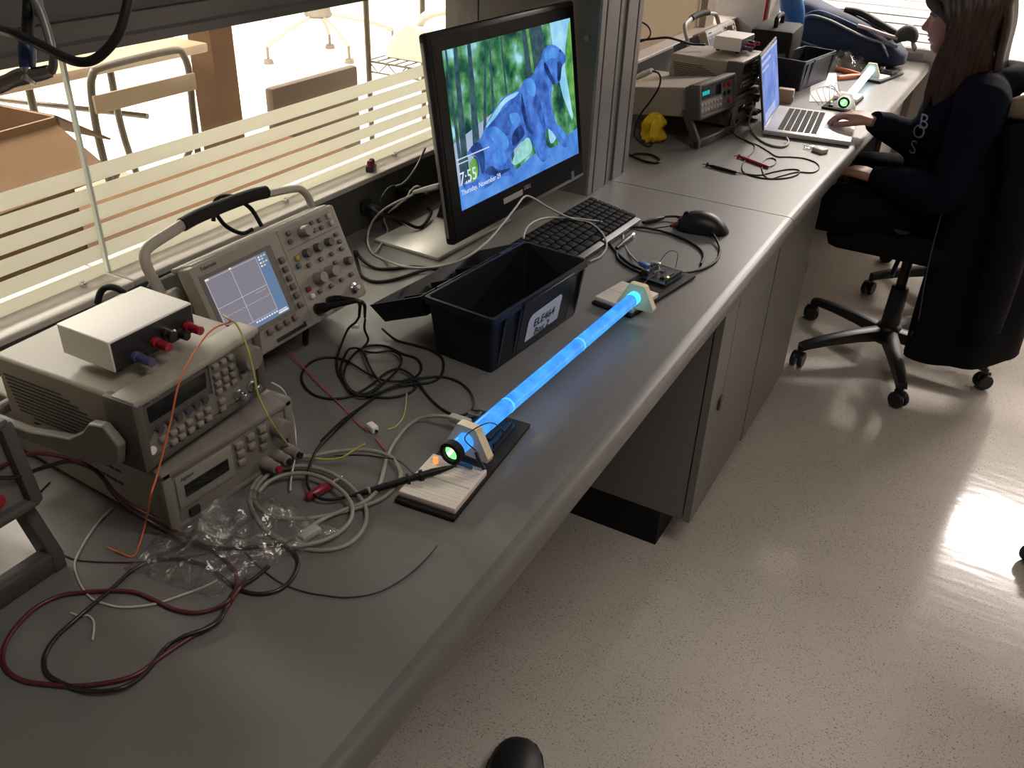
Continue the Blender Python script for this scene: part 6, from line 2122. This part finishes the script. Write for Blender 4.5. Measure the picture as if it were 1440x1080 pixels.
def make_chair(label, angs, back=True):
    t = thing('office_chair', label, 'office chair')
    MB().lathe([(0.030, 0.062), (0.042, 0.066), (0.045, 0.11), (0.036, 0.125), (0.028, 0.13)], n=20).build('hub', M_CHAIR, t, smooth=40)
    MB().lathe([(0.030, 0.12), (0.027, 0.26), (0.024, 0.262), (0.016, 0.262), (0.016, 0.40)], n=18).build('column', M_CHAIR, t, smooth=40)
    for a in angs:
        c, s = math.cos(R(a)), math.sin(R(a))
        ar = MB()
        rg = []
        for r_, z_, w_, h_ in ((0.03, 0.098, 0.026, 0.040), (0.12, 0.098, 0.024, 0.034), (0.22, 0.090, 0.020, 0.028), (0.295, 0.080, 0.018, 0.024), (0.318, 0.074, 0.017, 0.022)):
            rg.append([Vector((r_ * c - y * s, r_ * s + y * c, z_ + z)) for y, z in ((-w_, -h_ / 2), (-w_ * 0.8, h_ / 2 - 0.004), (-w_ * 0.4, h_ / 2), (w_ * 0.4, h_ / 2), (w_ * 0.8, h_ / 2 - 0.004), (w_, -h_ / 2))])
        ar.loft(rg)
        arm = ar.build('base_arm', M_CHAIR, t, smooth=40)
        cs = MB()
        px, py = 0.318 * c, 0.318 * s
        ca = a + 40
        cc_, ss_ = math.cos(R(ca)), math.sin(R(ca))
        for o_ in (-0.012, 0.012):
            cs.lathe([(0.010, -0.008), (0.024, -0.008), (0.0265, -0.004), (0.0265, 0.004), (0.024, 0.008), (0.010, 0.008)], (0, 0, 0), 'Y', 18, Matrix.Translation((px - o_ * ss_, py + o_ * cc_, 0.0268)) @ Matrix.Rotation(R(ca), 4, 'Z'))
        cs.cyl((px, py, 0.03), (px, py, 0.068), 0.008, n=10)
        cs.rbox((px, py, 0.046), (0.040, 0.012, 0.022), 0.004, (0, 0, R(ca)))
        cs.build('caster', M_CHAIR, arm, smooth=40)
    st = MB()
    st.rbox((0.0, 0, 0.462), (0.47, 0.48, 0.075), 0.034)
    st.build('seat', M_FABRIC, t, smooth=60)
    MB().rbox((0.02, 0, 0.405), (0.26, 0.20, 0.045), 0.012).build('mechanism', M_CHAIR, t, smooth=40)
    MB().tube([(-0.02, -0.08, 0.405), (-0.02, -0.22, 0.400), (-0.02, -0.26, 0.392)], 0.007, n=8, sub=3).build('lever', M_CHAIR, t, smooth=60)
    MB().tube([(0.10, 0, 0.40), (0.24, 0, 0.41), (0.285, 0, 0.48), (0.285, 0, 0.60)], 0.018, n=10, flat=0.6).build('back_bracket', M_CHAIR, t, smooth=60)
    bkm = MB()
    rg = []
    for i in range(9):
        t_ = i / 8
        z = 0.545 + 0.345 * t_
        hw = 0.20 * (1 - 0.20 * (2 * t_ - 1) ** 4)
        x0 = 0.255 + 0.035 * t_
        e = 0.5 if i in (0, 8) else 1
        ring = []
        for j in range(16):
            a = 2 * PI * j / 16
            ring.append(Vector((x0 + 0.025 * e * math.sin(a) - 0.02 * math.cos(a) ** 2, hw * e ** 0.2 * math.cos(a), z)))
        rg.append(ring)
    bkm.loft(rg)
    bkm.build('backrest', M_FABRIC, t, smooth=60)
    return t


ch1 = make_chair('black swivel chair carrying the seated person, coat on its back', [-137, -72, -6, 68, 150])
CH = Vector((-0.145, 2.935, 0))
ch1.location = CH
ch2 = make_chair('black swivel chair whose caster shows at the right edge', [180, 252, 324, 36, 108])
ch2.location = (0.672, 2.055, 0)
ch2['label'] = 'black swivel chair cut off by the right edge, only its caster showing'
ch3 = make_chair('black swivel chair farther off, behind the seated person', [215, 287, 359, 71, 143])
ch3.location = (-0.02, 3.62, 0)

# ================================================================== coat over the chair back
cj = thing('coat', 'long black coat with tan fur collar hanging over the chair back', 'coat', (0, 0, 0))
M_COAT = mat('coat_black', (0.0065, 0.0062, 0.0085), 0.8, spec=0.1, noise=0.2, nscale=30)
foot = [(-0.075, 2.74), (-0.02, 2.70), (0.06, 2.70), (0.14, 2.72), (0.205, 2.78), (0.235, 2.88), (0.245, 2.98), (0.235, 3.08), (0.20, 3.15), (0.13, 3.17), (0.095, 3.10), (0.085, 3.02), (0.08, 2.93), (0.06, 2.84), (0.0, 2.80), (-0.055, 2.79)]
cxx = sum(p[0] for p in foot) / len(foot)
cyy = sum(p[1] for p in foot) / len(foot)
fp = spline([(x, y, 0) for x, y in foot], 4, True)
rings = []
NZL = 22
for i in range(NZL + 1):
    t_ = i / NZL
    z = 0.130 + 0.770 * t_
    ring = []
    for j, p in enumerate(fp):
        sc_ = 1.0
        dx, dy = p.x - 0.13, p.y - 2.93
        # narrower toward the shoulders, ragged fuller skirt
        k = 1.0 - 0.30 * max(0, (t_ - 0.62) / 0.38) ** 1.6
        k += 0.05 * math.sin(j * 0.75 + 0.9 * math.sin(t_ * 5)) * (1 - 0.6 * t_)
        k += 0.03 * NZ.noise(Vector((p.x * 9, p.y * 9, z * 4)))
        x = 0.13 + dx * k
        y = 2.93 + dy * k
        zz = z
        if i == 0:
            zz += 0.030 * max(0, (x + 0.075)) / 0.3 + 0.012 * NZ.noise(Vector((p.x * 12, p.y * 12, 1)))
        ring.append(Vector((x, y, zz)))
    rings.append(ring)
MB().loft(rings).build('shell', M_COAT, cj, smooth=70)
MB().tube([(-0.030, 2.755, 0.885), (0.02, 2.715, 0.905), (0.09, 2.74, 0.925), (0.155, 2.84, 0.93), (0.17, 2.95, 0.925), (0.15, 3.06, 0.91)], 0.035, n=12, radii=[0.016, 0.030, 0.036, 0.038, 0.036, 0.026]).build('collar', mat('fur_tan', (0.20, 0.15, 0.10), 0.95, noise=0.35, nscale=90, bump=0.8, bscale=220), cj, smooth=70)
MB().tube([aty(1345, 255, 2.685), aty(1328, 290, 2.685), aty(1312, 345, 2.69), aty(1300, 400, 2.70), aty(1292, 450, 2.71), aty(1286, 488, 2.715)], 0.0022, n=6).build('piping', mat('coat_piping', (0.07, 0.07, 0.075), 0.5), cj, smooth=180)
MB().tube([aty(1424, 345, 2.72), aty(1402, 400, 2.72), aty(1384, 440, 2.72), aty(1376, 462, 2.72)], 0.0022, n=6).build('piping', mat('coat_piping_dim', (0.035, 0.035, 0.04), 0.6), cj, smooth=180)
MB().rbox(aty(1284, 470, 2.712), (0.010, 0.004, 0.022), 0.001).build('tag', mat('coat_tag', (0.10, 0.10, 0.11), 0.5), cj, smooth=0)
# sleeve hanging on the near side
MB().tube([(0.03, 2.71, 0.86), (0.075, 2.665, 0.76), (0.10, 2.655, 0.60), (0.11, 2.66, 0.44), (0.115, 2.665, 0.30)], 0.05, n=14, radii=[0.035, 0.055, 0.058, 0.055, 0.050], flat=0.8).build('sleeve', M_COAT, cj, smooth=70)

# ================================================================== seated person
pe = thing('person', 'seated person with long brown hair in dark hoodie, hand on laptop', 'person', (0, 0, 0))
M_SKIN = mat('skin', (0.40, 0.205, 0.145), 0.5, noise=0.08, nscale=18)


def fuse(mb, name, m, parent, voxel, smooth_it, factor=0.5, sub=0):
    """Merge overlapping limbs into one continuous surface."""
    o = mb.build('tmp_' + name, m, None, smooth=180)
    md = o.modifiers.new('remesh', 'REMESH')
    md.mode = 'VOXEL'
    md.voxel_size = voxel
    md.use_smooth_shade = True
    if smooth_it:
        ms = o.modifiers.new('smooth', 'SMOOTH')
        ms.factor = factor
        ms.iterations = smooth_it
    dg = bpy.context.evaluated_depsgraph_get()
    me = bpy.data.meshes.new_from_object(o.evaluated_get(dg))
    bpy.data.objects.remove(o)
    me.name = name
    me.shade_smooth()
    r = bpy.data.objects.new(name, me)
    COL.objects.link(r)
    r.parent = parent
    return r


def ellips(mb, c, r, rot=None, nu=18, nv=12):
    rg = []
    for i in range(1, nv):
        a = PI * i / nv
        rg.append([Vector((r[0] * math.sin(a) * math.cos(2 * PI * j / nu), r[1] * math.sin(a) * math.sin(2 * PI * j / nu), -r[2] * math.cos(a))) for j in range(nu)])
    M = Matrix.Translation(Vector(c))
    if rot:
        M = M @ Euler(rot).to_matrix().to_4x4()
    rg = [[M @ v for v in q] for q in rg]
    mb.loft(rg)


# ---- head, built facing local +X, chin at z=0
ZS = [0.0, 0.008, 0.018, 0.027, 0.034, 0.039, 0.043, 0.047, 0.052, 0.058, 0.063, 0.068, 0.074, 0.082, 0.092, 0.102, 0.112, 0.120, 0.128, 0.140, 0.155, 0.172, 0.190, 0.205, 0.216, 0.223]
FRONT = [(0, .070), (.008, .081), (.018, .085), (.027, .082), (.034, .087), (.039, .089), (.043, .0845), (.047, .0905), (.052, .0905), (.058, .0885), (.068, .0885), (.082, .087), (.102, .0835), (.112, .085), (.120, .0905), (.128, .093), (.155, .092), (.172, .083), (.190, .066), (.205, .045), (.216, .022), (.223, .006)]
BACK = [(0, .012), (.018, .005), (.034, -.015), (.052, -.045), (.074, -.075), (.102, -.094), (.128, -.100), (.155, -.096), (.172, -.087), (.190, -.070), (.205, -.050), (.216, -.026), (.223, -.006)]
HALF = [(0, .026), (.008, .034), (.018, .043), (.034, .054), (.052, .061), (.074, .067), (.102, .071), (.128, .074), (.155, .074), (.172, .069), (.190, .058), (.205, .044), (.216, .026), (.223, .008)]


def interp(tab, z):
    if z <= tab[0][0]:
        return tab[0][1]
    for (a, va), (b, vb) in zip(tab, tab[1:]):
        if z <= b:
            return va + (vb - va) * (z - a) / (b - a)
    return tab[-1][1]


NOSE = [(.056, 0.0), (.060, .013), (.064, .022), (.069, .0265), (.074, .0245), (.085, .017), (.098, .0095), (.108, .0055), (.118, .0)]
hd_rings = []
NS = 56
for z in ZS:
    f, bk_, hw = interp(FRONT, z), interp(BACK, z), interp(HALF, z)
    cx_, ax = (f + bk_) / 2, (f - bk_) / 2
    ring = []
    for j in range(NS):
        a = 2 * PI * j / NS
        ca, sa = math.cos(a), math.sin(a)
        x = cx_ + ax * (abs(ca) ** 0.92) * (1 if ca > 0 else -1)
        y = hw * (abs(sa) ** 0.92) * (1 if sa > 0 else -1)
        if ca > 0:
            wn = 0.0085 + (0.006 if z < 0.072 else 0.0)
            x += interp(NOSE, z) * math.exp(-(y / wn) ** 2) if 0.056 < z < 0.118 else 0
            # eye hollows and cheekbones
            x -= 0.010 * math.exp(-((z - 0.108) / 0.010) ** 2) * math.exp(-((abs(y) - 0.031) / 0.014) ** 2)
            x += 0.003 * math.exp(-((z - 0.078) / 0.016) ** 2) * math.exp(-((abs(y) - 0.040) / 0.014) ** 2)
        ring.append(Vector((x, y, z)))
    hd_rings.append(ring)

chin_w = Vector((-0.232, 2.86, 0.993))
YAW = R(180 - 4)
PITCH = R(11)
HEADM = Matrix.Translation(chin_w) @ Matrix.Rotation(YAW, 4, 'Z') @ Matrix.Rotation(PITCH, 4, 'Y') @ Matrix.Translation((-0.078, 0, -0.006))


def H_(x, y, z):
    return HEADM @ Vector((x, y, z))


SH_L, SH_R = Vector((-0.065, 2.70, 0.905)), Vector((-0.085, 3.04, 0.905))
HIPC = Vector((-0.085, 2.93, 0.53))
CHEST = Vector((-0.085, 2.87, 0.80))
NECK0, NECK1 = Vector((-0.085, 2.865, 0.93)), H_(-0.005, 0, 0.03)
EL_R, WR_R = Vector((-0.165, 2.95, 0.710)), Vector((-0.325, 2.765, 0.802))
EL_L, WR_L = Vector((-0.085, 2.665, 0.665)), Vector((-0.285, 2.715, 0.662))
body = MB()
body.loft([[HEADM @ v for v in r_] for r_ in hd_rings])
for sy in (-1, 1):
    ellips(body, H_(-0.006, sy * 0.074, 0.088), (0.016, 0.007, 0.030))
body.tube([NECK0, NECK0.lerp(NECK1, 0.5), NECK1, H_(-0.005, 0, 0.07)], 0.05, n=20, sub=4, radii=[0.060, 0.051, 0.049, 0.045])
body.tube([HIPC, HIPC.lerp(CHEST, 0.45), CHEST, NECK0], 0.1, n=24, sub=5, radii=[0.115, 0.100, 0.105, 0.062])
for S, E, W_ in ((SH_L, EL_L, WR_L), (SH_R, EL_R, WR_R)):
    body.tube([NECK0.lerp(CHEST, 0.15), S, S.lerp(E, 0.5), E, E.lerp(W_, 0.5), W_], 0.04, n=16, sub=4, radii=[0.05, 0.046, 0.040, 0.034, 0.032, 0.022])
# legs folded on the seat
KN_L, KN_R = Vector((-0.405, 2.70, 0.545)), Vector((-0.43, 3.05, 0.555))
AN_L, AN_R = Vector((-0.18, 2.98, 0.545)), Vector((-0.22, 2.80, 0.535))
for s_, K, A_ in ((-0.09, KN_L, AN_L), (0.09, KN_R, AN_R)):
    hp_ = HIPC + Vector((-0.02, s_, 0.03))
    body.tube([hp_, hp_.lerp(K, 0.5), K, K.lerp(A_, 0.5), A_], 0.07, n=16, sub=4, radii=[0.085, 0.074, 0.052, 0.050, 0.036])


def hand(mb, W_, fwd, up, side, curl, spread=0.011, thumb_side=1):
    """Palm, four unequal fingers and a thumb leaving the side of the palm."""
    f, u, s = fwd.normalized(), up.normalized(), side.normalized()
    pl_ = W_ + f * 0.078
    for k in range(4):
        o_ = (k - 1.5) * 0.0185
        mb.tube([W_ + s * o_ * 0.55, W_ + f * 0.04 + s * o_ * 0.85 + u * 0.003, pl_ + s * o_], 0.012, n=10, sub=3, radii=[0.0135, 0.0135, 0.0100])
    mb.tube([W_ - s * 0.012, W_ + f * 0.045 - s * 0.010, W_ + f * 0.070], 0.013, n=10, sub=3, radii=[0.014, 0.014, 0.011])
    lens = (0.064, 0.076, 0.071, 0.055)
    for k in range(4):
        o_ = (k - 1.5) * 0.0195
        L_ = lens[k]
        b0 = pl_ + s * o_
        c1, c2, c3 = curl[k]
        d1 = f * math.cos(c1) - u * math.sin(c1) + s * (k - 1.5) * spread * 4
        d1.normalize()
        d2_ = f * math.cos(c1 + c2) - u * math.sin(c1 + c2)
        d3 = f * math.cos(c1 + c2 + c3) - u * math.sin(c1 + c2 + c3)
        p1 = b0 + d1 * L_ * 0.45
        p2 = p1 + d2_ * L_ * 0.32
        p3 = p2 + d3 * L_ * 0.25
        mb.tube([b0 - f * 0.012, b0, p1, p2, p3], 0.008, n=10, sub=3, radii=[0.009, 0.0088, 0.0078, 0.0072, 0.0052])
    th0 = W_ + f * 0.022 + s * thumb_side * 0.022
    th1 = th0 + f * 0.028 + s * thumb_side * 0.022 - u * 0.010
    th2 = th1 + f * 0.030 + s * thumb_side * 0.004 - u * 0.010
    th3 = th2 + f * 0.020 - s * thumb_side * 0.004 - u * 0.004
    mb.tube([W_ + f * 0.01 + s * thumb_side * 0.008, th0, th1, th2, th3], 0.009, n=10, sub=3, radii=[0.011, 0.0115, 0.0092, 0.0085, 0.0055])


# right hand resting on the trackpad (thumb towards the camera); left hand loosely closed in the lap
fR = Vector((-0.96, 0.24, 0.06))
sR = Vector((-0.24, -0.96, 0.0))
hand(body, WR_R, fR, Vector((0.02, 0.0, 1)), sR, [(0.42, 0.35, 0.25), (0.36, 0.38, 0.28), (0.38, 0.40, 0.30), (0.46, 0.42, 0.30)], 0.012, 1)
fL = Vector((-0.95, 0.28, 0.0))
sL = Vector((0.28, 0.95, 0.0))
hand(body, WR_L, fL, Vector((0, 0, 1)), sL, [(0.6, 0.8, 0.5), (0.6, 0.85, 0.5), (0.62, 0.85, 0.5), (0.7, 0.9, 0.5)], 0.004, 1)
fuse(body, 'body', M_SKIN, pe, 0.0034, 5, 0.45)

# eyes, brows, lips as small features on the face
for sy in (-1, 1):
    ey = MB()
    ellips(ey, H_(0.0735, sy * 0.031, 0.108), (0.0112, 0.0112, 0.0112), None, 14, 10)
    eo = ey.build('eye', mat('eye_white', (0.22, 0.17, 0.15), 0.3), pe, smooth=180)
    ir = MB()
    ellips(ir, H_(0.0808, sy * 0.0318, 0.1065), (0.0052, 0.0052, 0.0052), None, 12, 8)
    ir.build('iris', mat('iris_dark', (0.03, 0.018, 0.012), 0.2), eo, smooth=180)
    br_ = MB().tube([H_(0.089, sy * 0.014, 0.1225), H_(0.0885, sy * 0.030, 0.127), H_(0.074, sy * 0.048, 0.123)], 0.003, n=8, radii=[0.0022, 0.003, 0.0016])
    br_.build('eyebrow', mat('brow_brown', (0.05, 0.03, 0.02), 0.8), pe, smooth=180)
lp_ = MB()
lp_.tube([H_(0.073, -0.019, 0.0430), H_(0.087, -0.009, 0.0485), H_(0.0905, 0, 0.0472), H_(0.087, 0.009, 0.0485), H_(0.073, 0.019, 0.0430)], 0.004, n=8, radii=[0.001, 0.0032, 0.0032, 0.0032, 0.001])
lp_.tube([H_(0.073, -0.018, 0.0425), H_(0.085, -0.009, 0.0385), H_(0.0885, 0, 0.0380), H_(0.085, 0.009, 0.0385), H_(0.073, 0.018, 0.0425)], 0.004, n=8, radii=[0.001, 0.0034, 0.0036, 0.0034, 0.001])
lp_.build('lips', mat('lips', (0.30, 0.10, 0.085), 0.45), pe, smooth=180)

# hoodie
M_HOOD = mat('hoodie_navy', (0.0055, 0.0075, 0.015), 0.85, spec=0.08, noise=0.15, nscale=40)
hm_ = MB()
hm_.tube([HIPC + Vector((0.0, 0, -0.015)), HIPC.lerp(CHEST, 0.35), HIPC.lerp(CHEST, 0.75), CHEST + Vector((0, 0, 0.05)), NECK0.lerp(CHEST, 0.12)], 0.14, n=28, sub=5, radii=[0.155, 0.150, 0.145, 0.138, 0.085])
ellips(hm_, CHEST + Vector((-0.045, -0.005, 0.01)), (0.100, 0.150, 0.130))
ellips(hm_, CHEST + Vector((0.03, 0.0, 0.03)), (0.090, 0.165, 0.120))
for S, E, W_ in ((SH_L, EL_L, WR_L), (SH_R, EL_R, WR_R)):
    wv = (W_ - E).normalized()
    hm_.tube([NECK0.lerp(CHEST, 0.30), S + Vector((0, 0, -0.005)), S.lerp(E, 0.5), E, E.lerp(W_, 0.55), W_ - wv * 0.012], 0.06, n=18, sub=5, radii=[0.075, 0.070, 0.060, 0.056, 0.048, 0.036])
# hood lying on the shoulders
hm_.tube([NECK0 + Vector((-0.05, -0.075, -0.02)), NECK0 + Vector((0.03, -0.085, 0.015)), NECK0 + Vector((0.085, 0, 0.02)), NECK0 + Vector((0.03, 0.085, 0.015)), NECK0 + Vector((-0.05, 0.075, -0.02))], 0.03, n=12, sub=5, radii=[0.022, 0.034, 0.042, 0.034, 0.022])
hoodie = fuse(hm_, 'hoodie', M_HOOD, pe, 0.007, 6, 0.5)
for E, W_ in ((EL_L, WR_L), (EL_R, WR_R)):
    wv = (W_ - E).normalized()
    MB().tube([W_ - wv * 0.045, W_ - wv * 0.02, W_ + wv * 0.004], 0.033, n=18, sub=3, radii=[0.041, 0.035, 0.030]).build('cuff', M_HOOD, hoodie, smooth=60)
# pale letters across the chest
lt_n = Vector((-0.55, -0.83, 0.10)).normalized()
lt_y = Vector((0.12, -0.10, 0.98)).normalized()
lt_x = lt_y.cross(lt_n).normalized()
M_LET = mat('hoodie_letters', (0.34, 0.35, 0.40), 0.7)
bvh_o = hoodie


def chest_letter(ch, px, py, size, tilt=0.0):
    o_ = text('lettering', ch, size, M_LET, hoodie, Matrix.Identity(4), 'CENTER', 0.0001)
    base_ = aty(px, py, 2.80)
    me = o_.data
    dg = bpy.context.evaluated_depsgraph_get()
    ct, st_ = math.cos(tilt), math.sin(tilt)
    for v in me.vertices:
        x, y = v.co.x * ct - v.co.y * st_, v.co.x * st_ + v.co.y * ct
        p = base_ + lt_x * x + lt_y * y + lt_n * 0.25
        p = base_ + lt_x * x + lt_y * y
        dr = (p - CAM).normalized()
        ok, loc, nrm_, idx = hoodie.ray_cast(CAM, dr, distance=6)
        v.co = (loc - dr * (0.006 + v.co.z)) if ok else p
    return o_


chest_letter('B', 1299, 172, 0.060, 0.25)
chest_letter('O', 1292, 186, 0.055, 0.25)
chest_letter('S', 1284, 208, 0.055, 0.25)

# trousers
M_TROU = mat('trousers_black', (0.005, 0.0048, 0.0052), 0.9, spec=0.08)
tm = MB()
ellips(tm, HIPC + Vector((0.02, 0, 0.035)), (0.150, 0.185, 0.105))
for s_, K, A_ in ((-0.09, KN_L, AN_L), (0.09, KN_R, AN_R)):
    hp_ = HIPC + Vector((-0.02, s_, 0.035))
    tm.tube([hp_, hp_.lerp(K, 0.5) + Vector((0, 0, 0.008)), K, K.lerp(A_, 0.5), A_ + (A_ - K) * 0.05], 0.08, n=18, sub=5, radii=[0.098, 0.086, 0.064, 0.058, 0.045])
fuse(tm, 'trousers', M_TROU, pe, 0.008, 5, 0.5)
for A_, K in ((AN_L, KN_L), (AN_R, KN_R)):
    d_ = (A_ - K).normalized()
    sx = Vector((-d_.y, d_.x, 0))
    MB().tube([A_ + d_ * 0.00, A_ + d_ * 0.05, A_ + d_ * 0.09 - sx * 0.01], 0.04, n=14, sub=4, radii=[0.040, 0.042, 0.030], flat=0.8).build('shoe', M_CHAIR, pe, smooth=60)

# long hair: many overlapping locks from the parting
hair = MB()
rnd = random.Random(5)


def lock(p_list, r0, flat=0.55):
    hair.tube(p_list, r0, n=8, sub=5, radii=[r0 * 0.6, r0, r0 * 1.05, r0 * 1.1, r0 * 1.05, r0 * 0.9, r0 * 0.35], flat=flat)


def top_z(x):
    return interp([(-0.09, 0.15), (-0.07, 0.190), (-0.05, 0.205), (-0.02, 0.220), (0.0, 0.224), (0.025, 0.219), (0.05, 0.203), (0.075, 0.178), (0.092, 0.150)], x)


for sy in (-1, 1):
    for k in range(17):
        x0 = 0.074 - k * 0.0098
        j1, j2, j3 = rnd.uniform(-.006, .006), rnd.uniform(-.008, .008), rnd.uniform(-.02, .02)
        fr_ = max(0.0, (x0 - 0.0) / 0.074)
        back = max(0.0, -x0 / 0.085)
        # front locks sweep back past the temple then fall forward over the shoulder
        xt = x0 - 0.040 * fr_
        xc = 0.010 + 0.022 * fr_ - 0.075 * back
        w = 0.084 - 0.020 * back ** 2
        pts = [H_(x0, sy * 0.004, top_z(x0) + 0.006),
               H_(x0 - 0.012 * fr_, sy * 0.046, 0.192 - 0.012 * back),
               H_(xt - 0.004 - 0.02 * back, sy * (w - 0.003), 0.128),
               H_(xc - 0.010 + j1, sy * (w + 0.004), 0.060),
               H_(xc - 0.010 + 0.020 * fr_ + j2, sy * (w + 0.008), -0.010),
               H_(xc + 0.030 * fr_ + j2, sy * (w + 0.006 + j1), -0.085),
               H_(xc + 0.042 * fr_ + j3 * 0.5, sy * (w - 0.004 + j1), -0.150 + j3 + 0.03 * (1 - fr_))]
        lock(pts, 0.0165)
        if k < 13:
            pts2 = [p + Vector((rnd.uniform(-.006, .006), sy * rnd.uniform(-.006, .006), 0)) for p in pts]
            pts2[-1] = pts2[-1] + Vector((0, 0, rnd.uniform(-0.02, 0.02)))
            lock(pts2, 0.013)
for k in range(9):
    y0 = -0.058 + k * 0.0145
    j = rnd.uniform(-.02, .02)
    pts = [H_(-0.02, y0 * 0.4, 0.226), H_(-0.065, y0 * 0.8, 0.196), H_(-0.100, y0, 0.140), H_(-0.108, y0, 0.070), H_(-0.100, y0, 0.0), H_(-0.095, y0 + j * 0.3, -0.07), H_(-0.085, y0 + j * 0.5, -0.145 + j)]
    lock(pts, 0.018)
for sy in (-1, 1):
    for k in range(3):
        e_ = 0.006 * k
        lock([H_(0.052 - e_, sy * 0.003, 0.206), H_(0.086 - e_, sy * 0.020, 0.174), H_(0.088 - 1.5 * e_, sy * 0.044, 0.144), H_(0.066 - 1.5 * e_, sy * 0.068, 0.124), H_(0.036 - e_, sy * 0.082, 0.100), H_(0.012, sy * 0.088, 0.060), H_(0.0, sy * 0.090, 0.010)], 0.0105)
cap = MB()
rg = []
for i in range(9):
    a = PI / 2 * i / 9
    rg.append([H_(-0.005 + 0.098 * math.cos(a) * math.cos(2 * PI * j / 28) * (0.93 if math.cos(2 * PI * j / 28) > 0 else 1.03), 0.079 * math.cos(a) * math.sin(2 * PI * j / 28), 0.152 + 0.078 * math.sin(a)) for j in range(28)])
hair.loft(rg)


def hair_material():
    m = bpy.data.materials.new('brown_hair')
    m.use_nodes = True
    nt = m.node_tree
    L = nt.links
    b = nt.nodes['Principled BSDF']
    b.inputs['Roughness'].default_value = 0.48
    b.inputs['Anisotropic'].default_value = 0.5
    tc = nt.nodes.new('ShaderNodeTexCoord')
    mp = nt.nodes.new('ShaderNodeMapping')
    mp.inputs['Scale'].default_value = (220, 220, 14)
    n = nt.nodes.new('ShaderNodeTexNoise')
    n.inputs['Scale'].default_value = 1.0
    n.inputs['Detail'].default_value = 3
    L.new(tc.outputs['Object'], mp.inputs['Vector'])
    L.new(mp.outputs[0], n.inputs['Vector'])
    r = nt.nodes.new('ShaderNodeValToRGB')
    r.color_ramp.elements[0].position = 0.3
    r.color_ramp.elements[0].color = (0.016, 0.008, 0.005, 1)
    r.color_ramp.elements[1].position = 0.75
    r.color_ramp.elements[1].color = (0.078, 0.043, 0.028, 1)
    L.new(n.outputs['Fac'], r.inputs[0])
    L.new(r.outputs[0], b.inputs['Base Color'])
    bp = nt.nodes.new('ShaderNodeBump')
    bp.inputs['Strength'].default_value = 0.5
    bp.inputs['Distance'].default_value = 0.002
    L.new(n.outputs['Fac'], bp.inputs['Height'])
    L.new(bp.outputs['Normal'], b.inputs['Normal'])
    return m


hair.build('hair', hair_material(), pe, smooth=60)

# ================================================================== photographer's shoe at the bottom edge
toe = at(733, 1042, 0.02)
hdg = math.atan2(0.94, -0.33)
sh = thing('shoe', 'toe of a black shoe at the bottom edge on the speckled floor', 'shoe', (toe.x, toe.y, 0.0), hdg)
up_ = []
for x, hw, zt in ((0.0, 0.012, 0.030), (-0.008, 0.026, 0.042), (-0.025, 0.040, 0.052), (-0.055, 0.050, 0.058), (-0.095, 0.052, 0.068), (-0.135, 0.047, 0.086), (-0.175, 0.040, 0.100), (-0.22, 0.036, 0.105), (-0.262, 0.033, 0.103), (-0.285, 0.022, 0.090)):
    up_.append([Vector((x, hw * math.cos(2 * PI * j / 20), 0.022 + (zt - 0.022) * max(0.0, math.sin(2 * PI * j / 20)) ** 0.7 if math.sin(2 * PI * j / 20) > 0 else 0.020)) for j in range(20)])
MB().loft(up_).build('upper', mat('shoe_black', (0.010, 0.010, 0.011), 0.5), sh, smooth=60)
so2 = []
for x, hw in ((0.006, 0.010), (-0.004, 0.030), (-0.025, 0.044), (-0.060, 0.053), (-0.10, 0.054), (-0.16, 0.044), (-0.22, 0.038), (-0.27, 0.035), (-0.292, 0.020)):
    so2.append([Vector((x, hw, 0.001)), Vector((x, hw, 0.023)), Vector((x, -hw, 0.023)), Vector((x, -hw, 0.001))])
MB().loft(so2).build('sole', M_BLACK_MATT, sh, smooth=40)
for k in range(4):
    x = -0.105 - 0.022 * k
    z = 0.074 + 0.010 * k
    MB().tube([(x, -0.022, z - 0.004), (x, 0, z + 0.004), (x, 0.022, z - 0.004)], 0.003, n=6).build('lace', M_BLACK_MATT, sh, smooth=60)
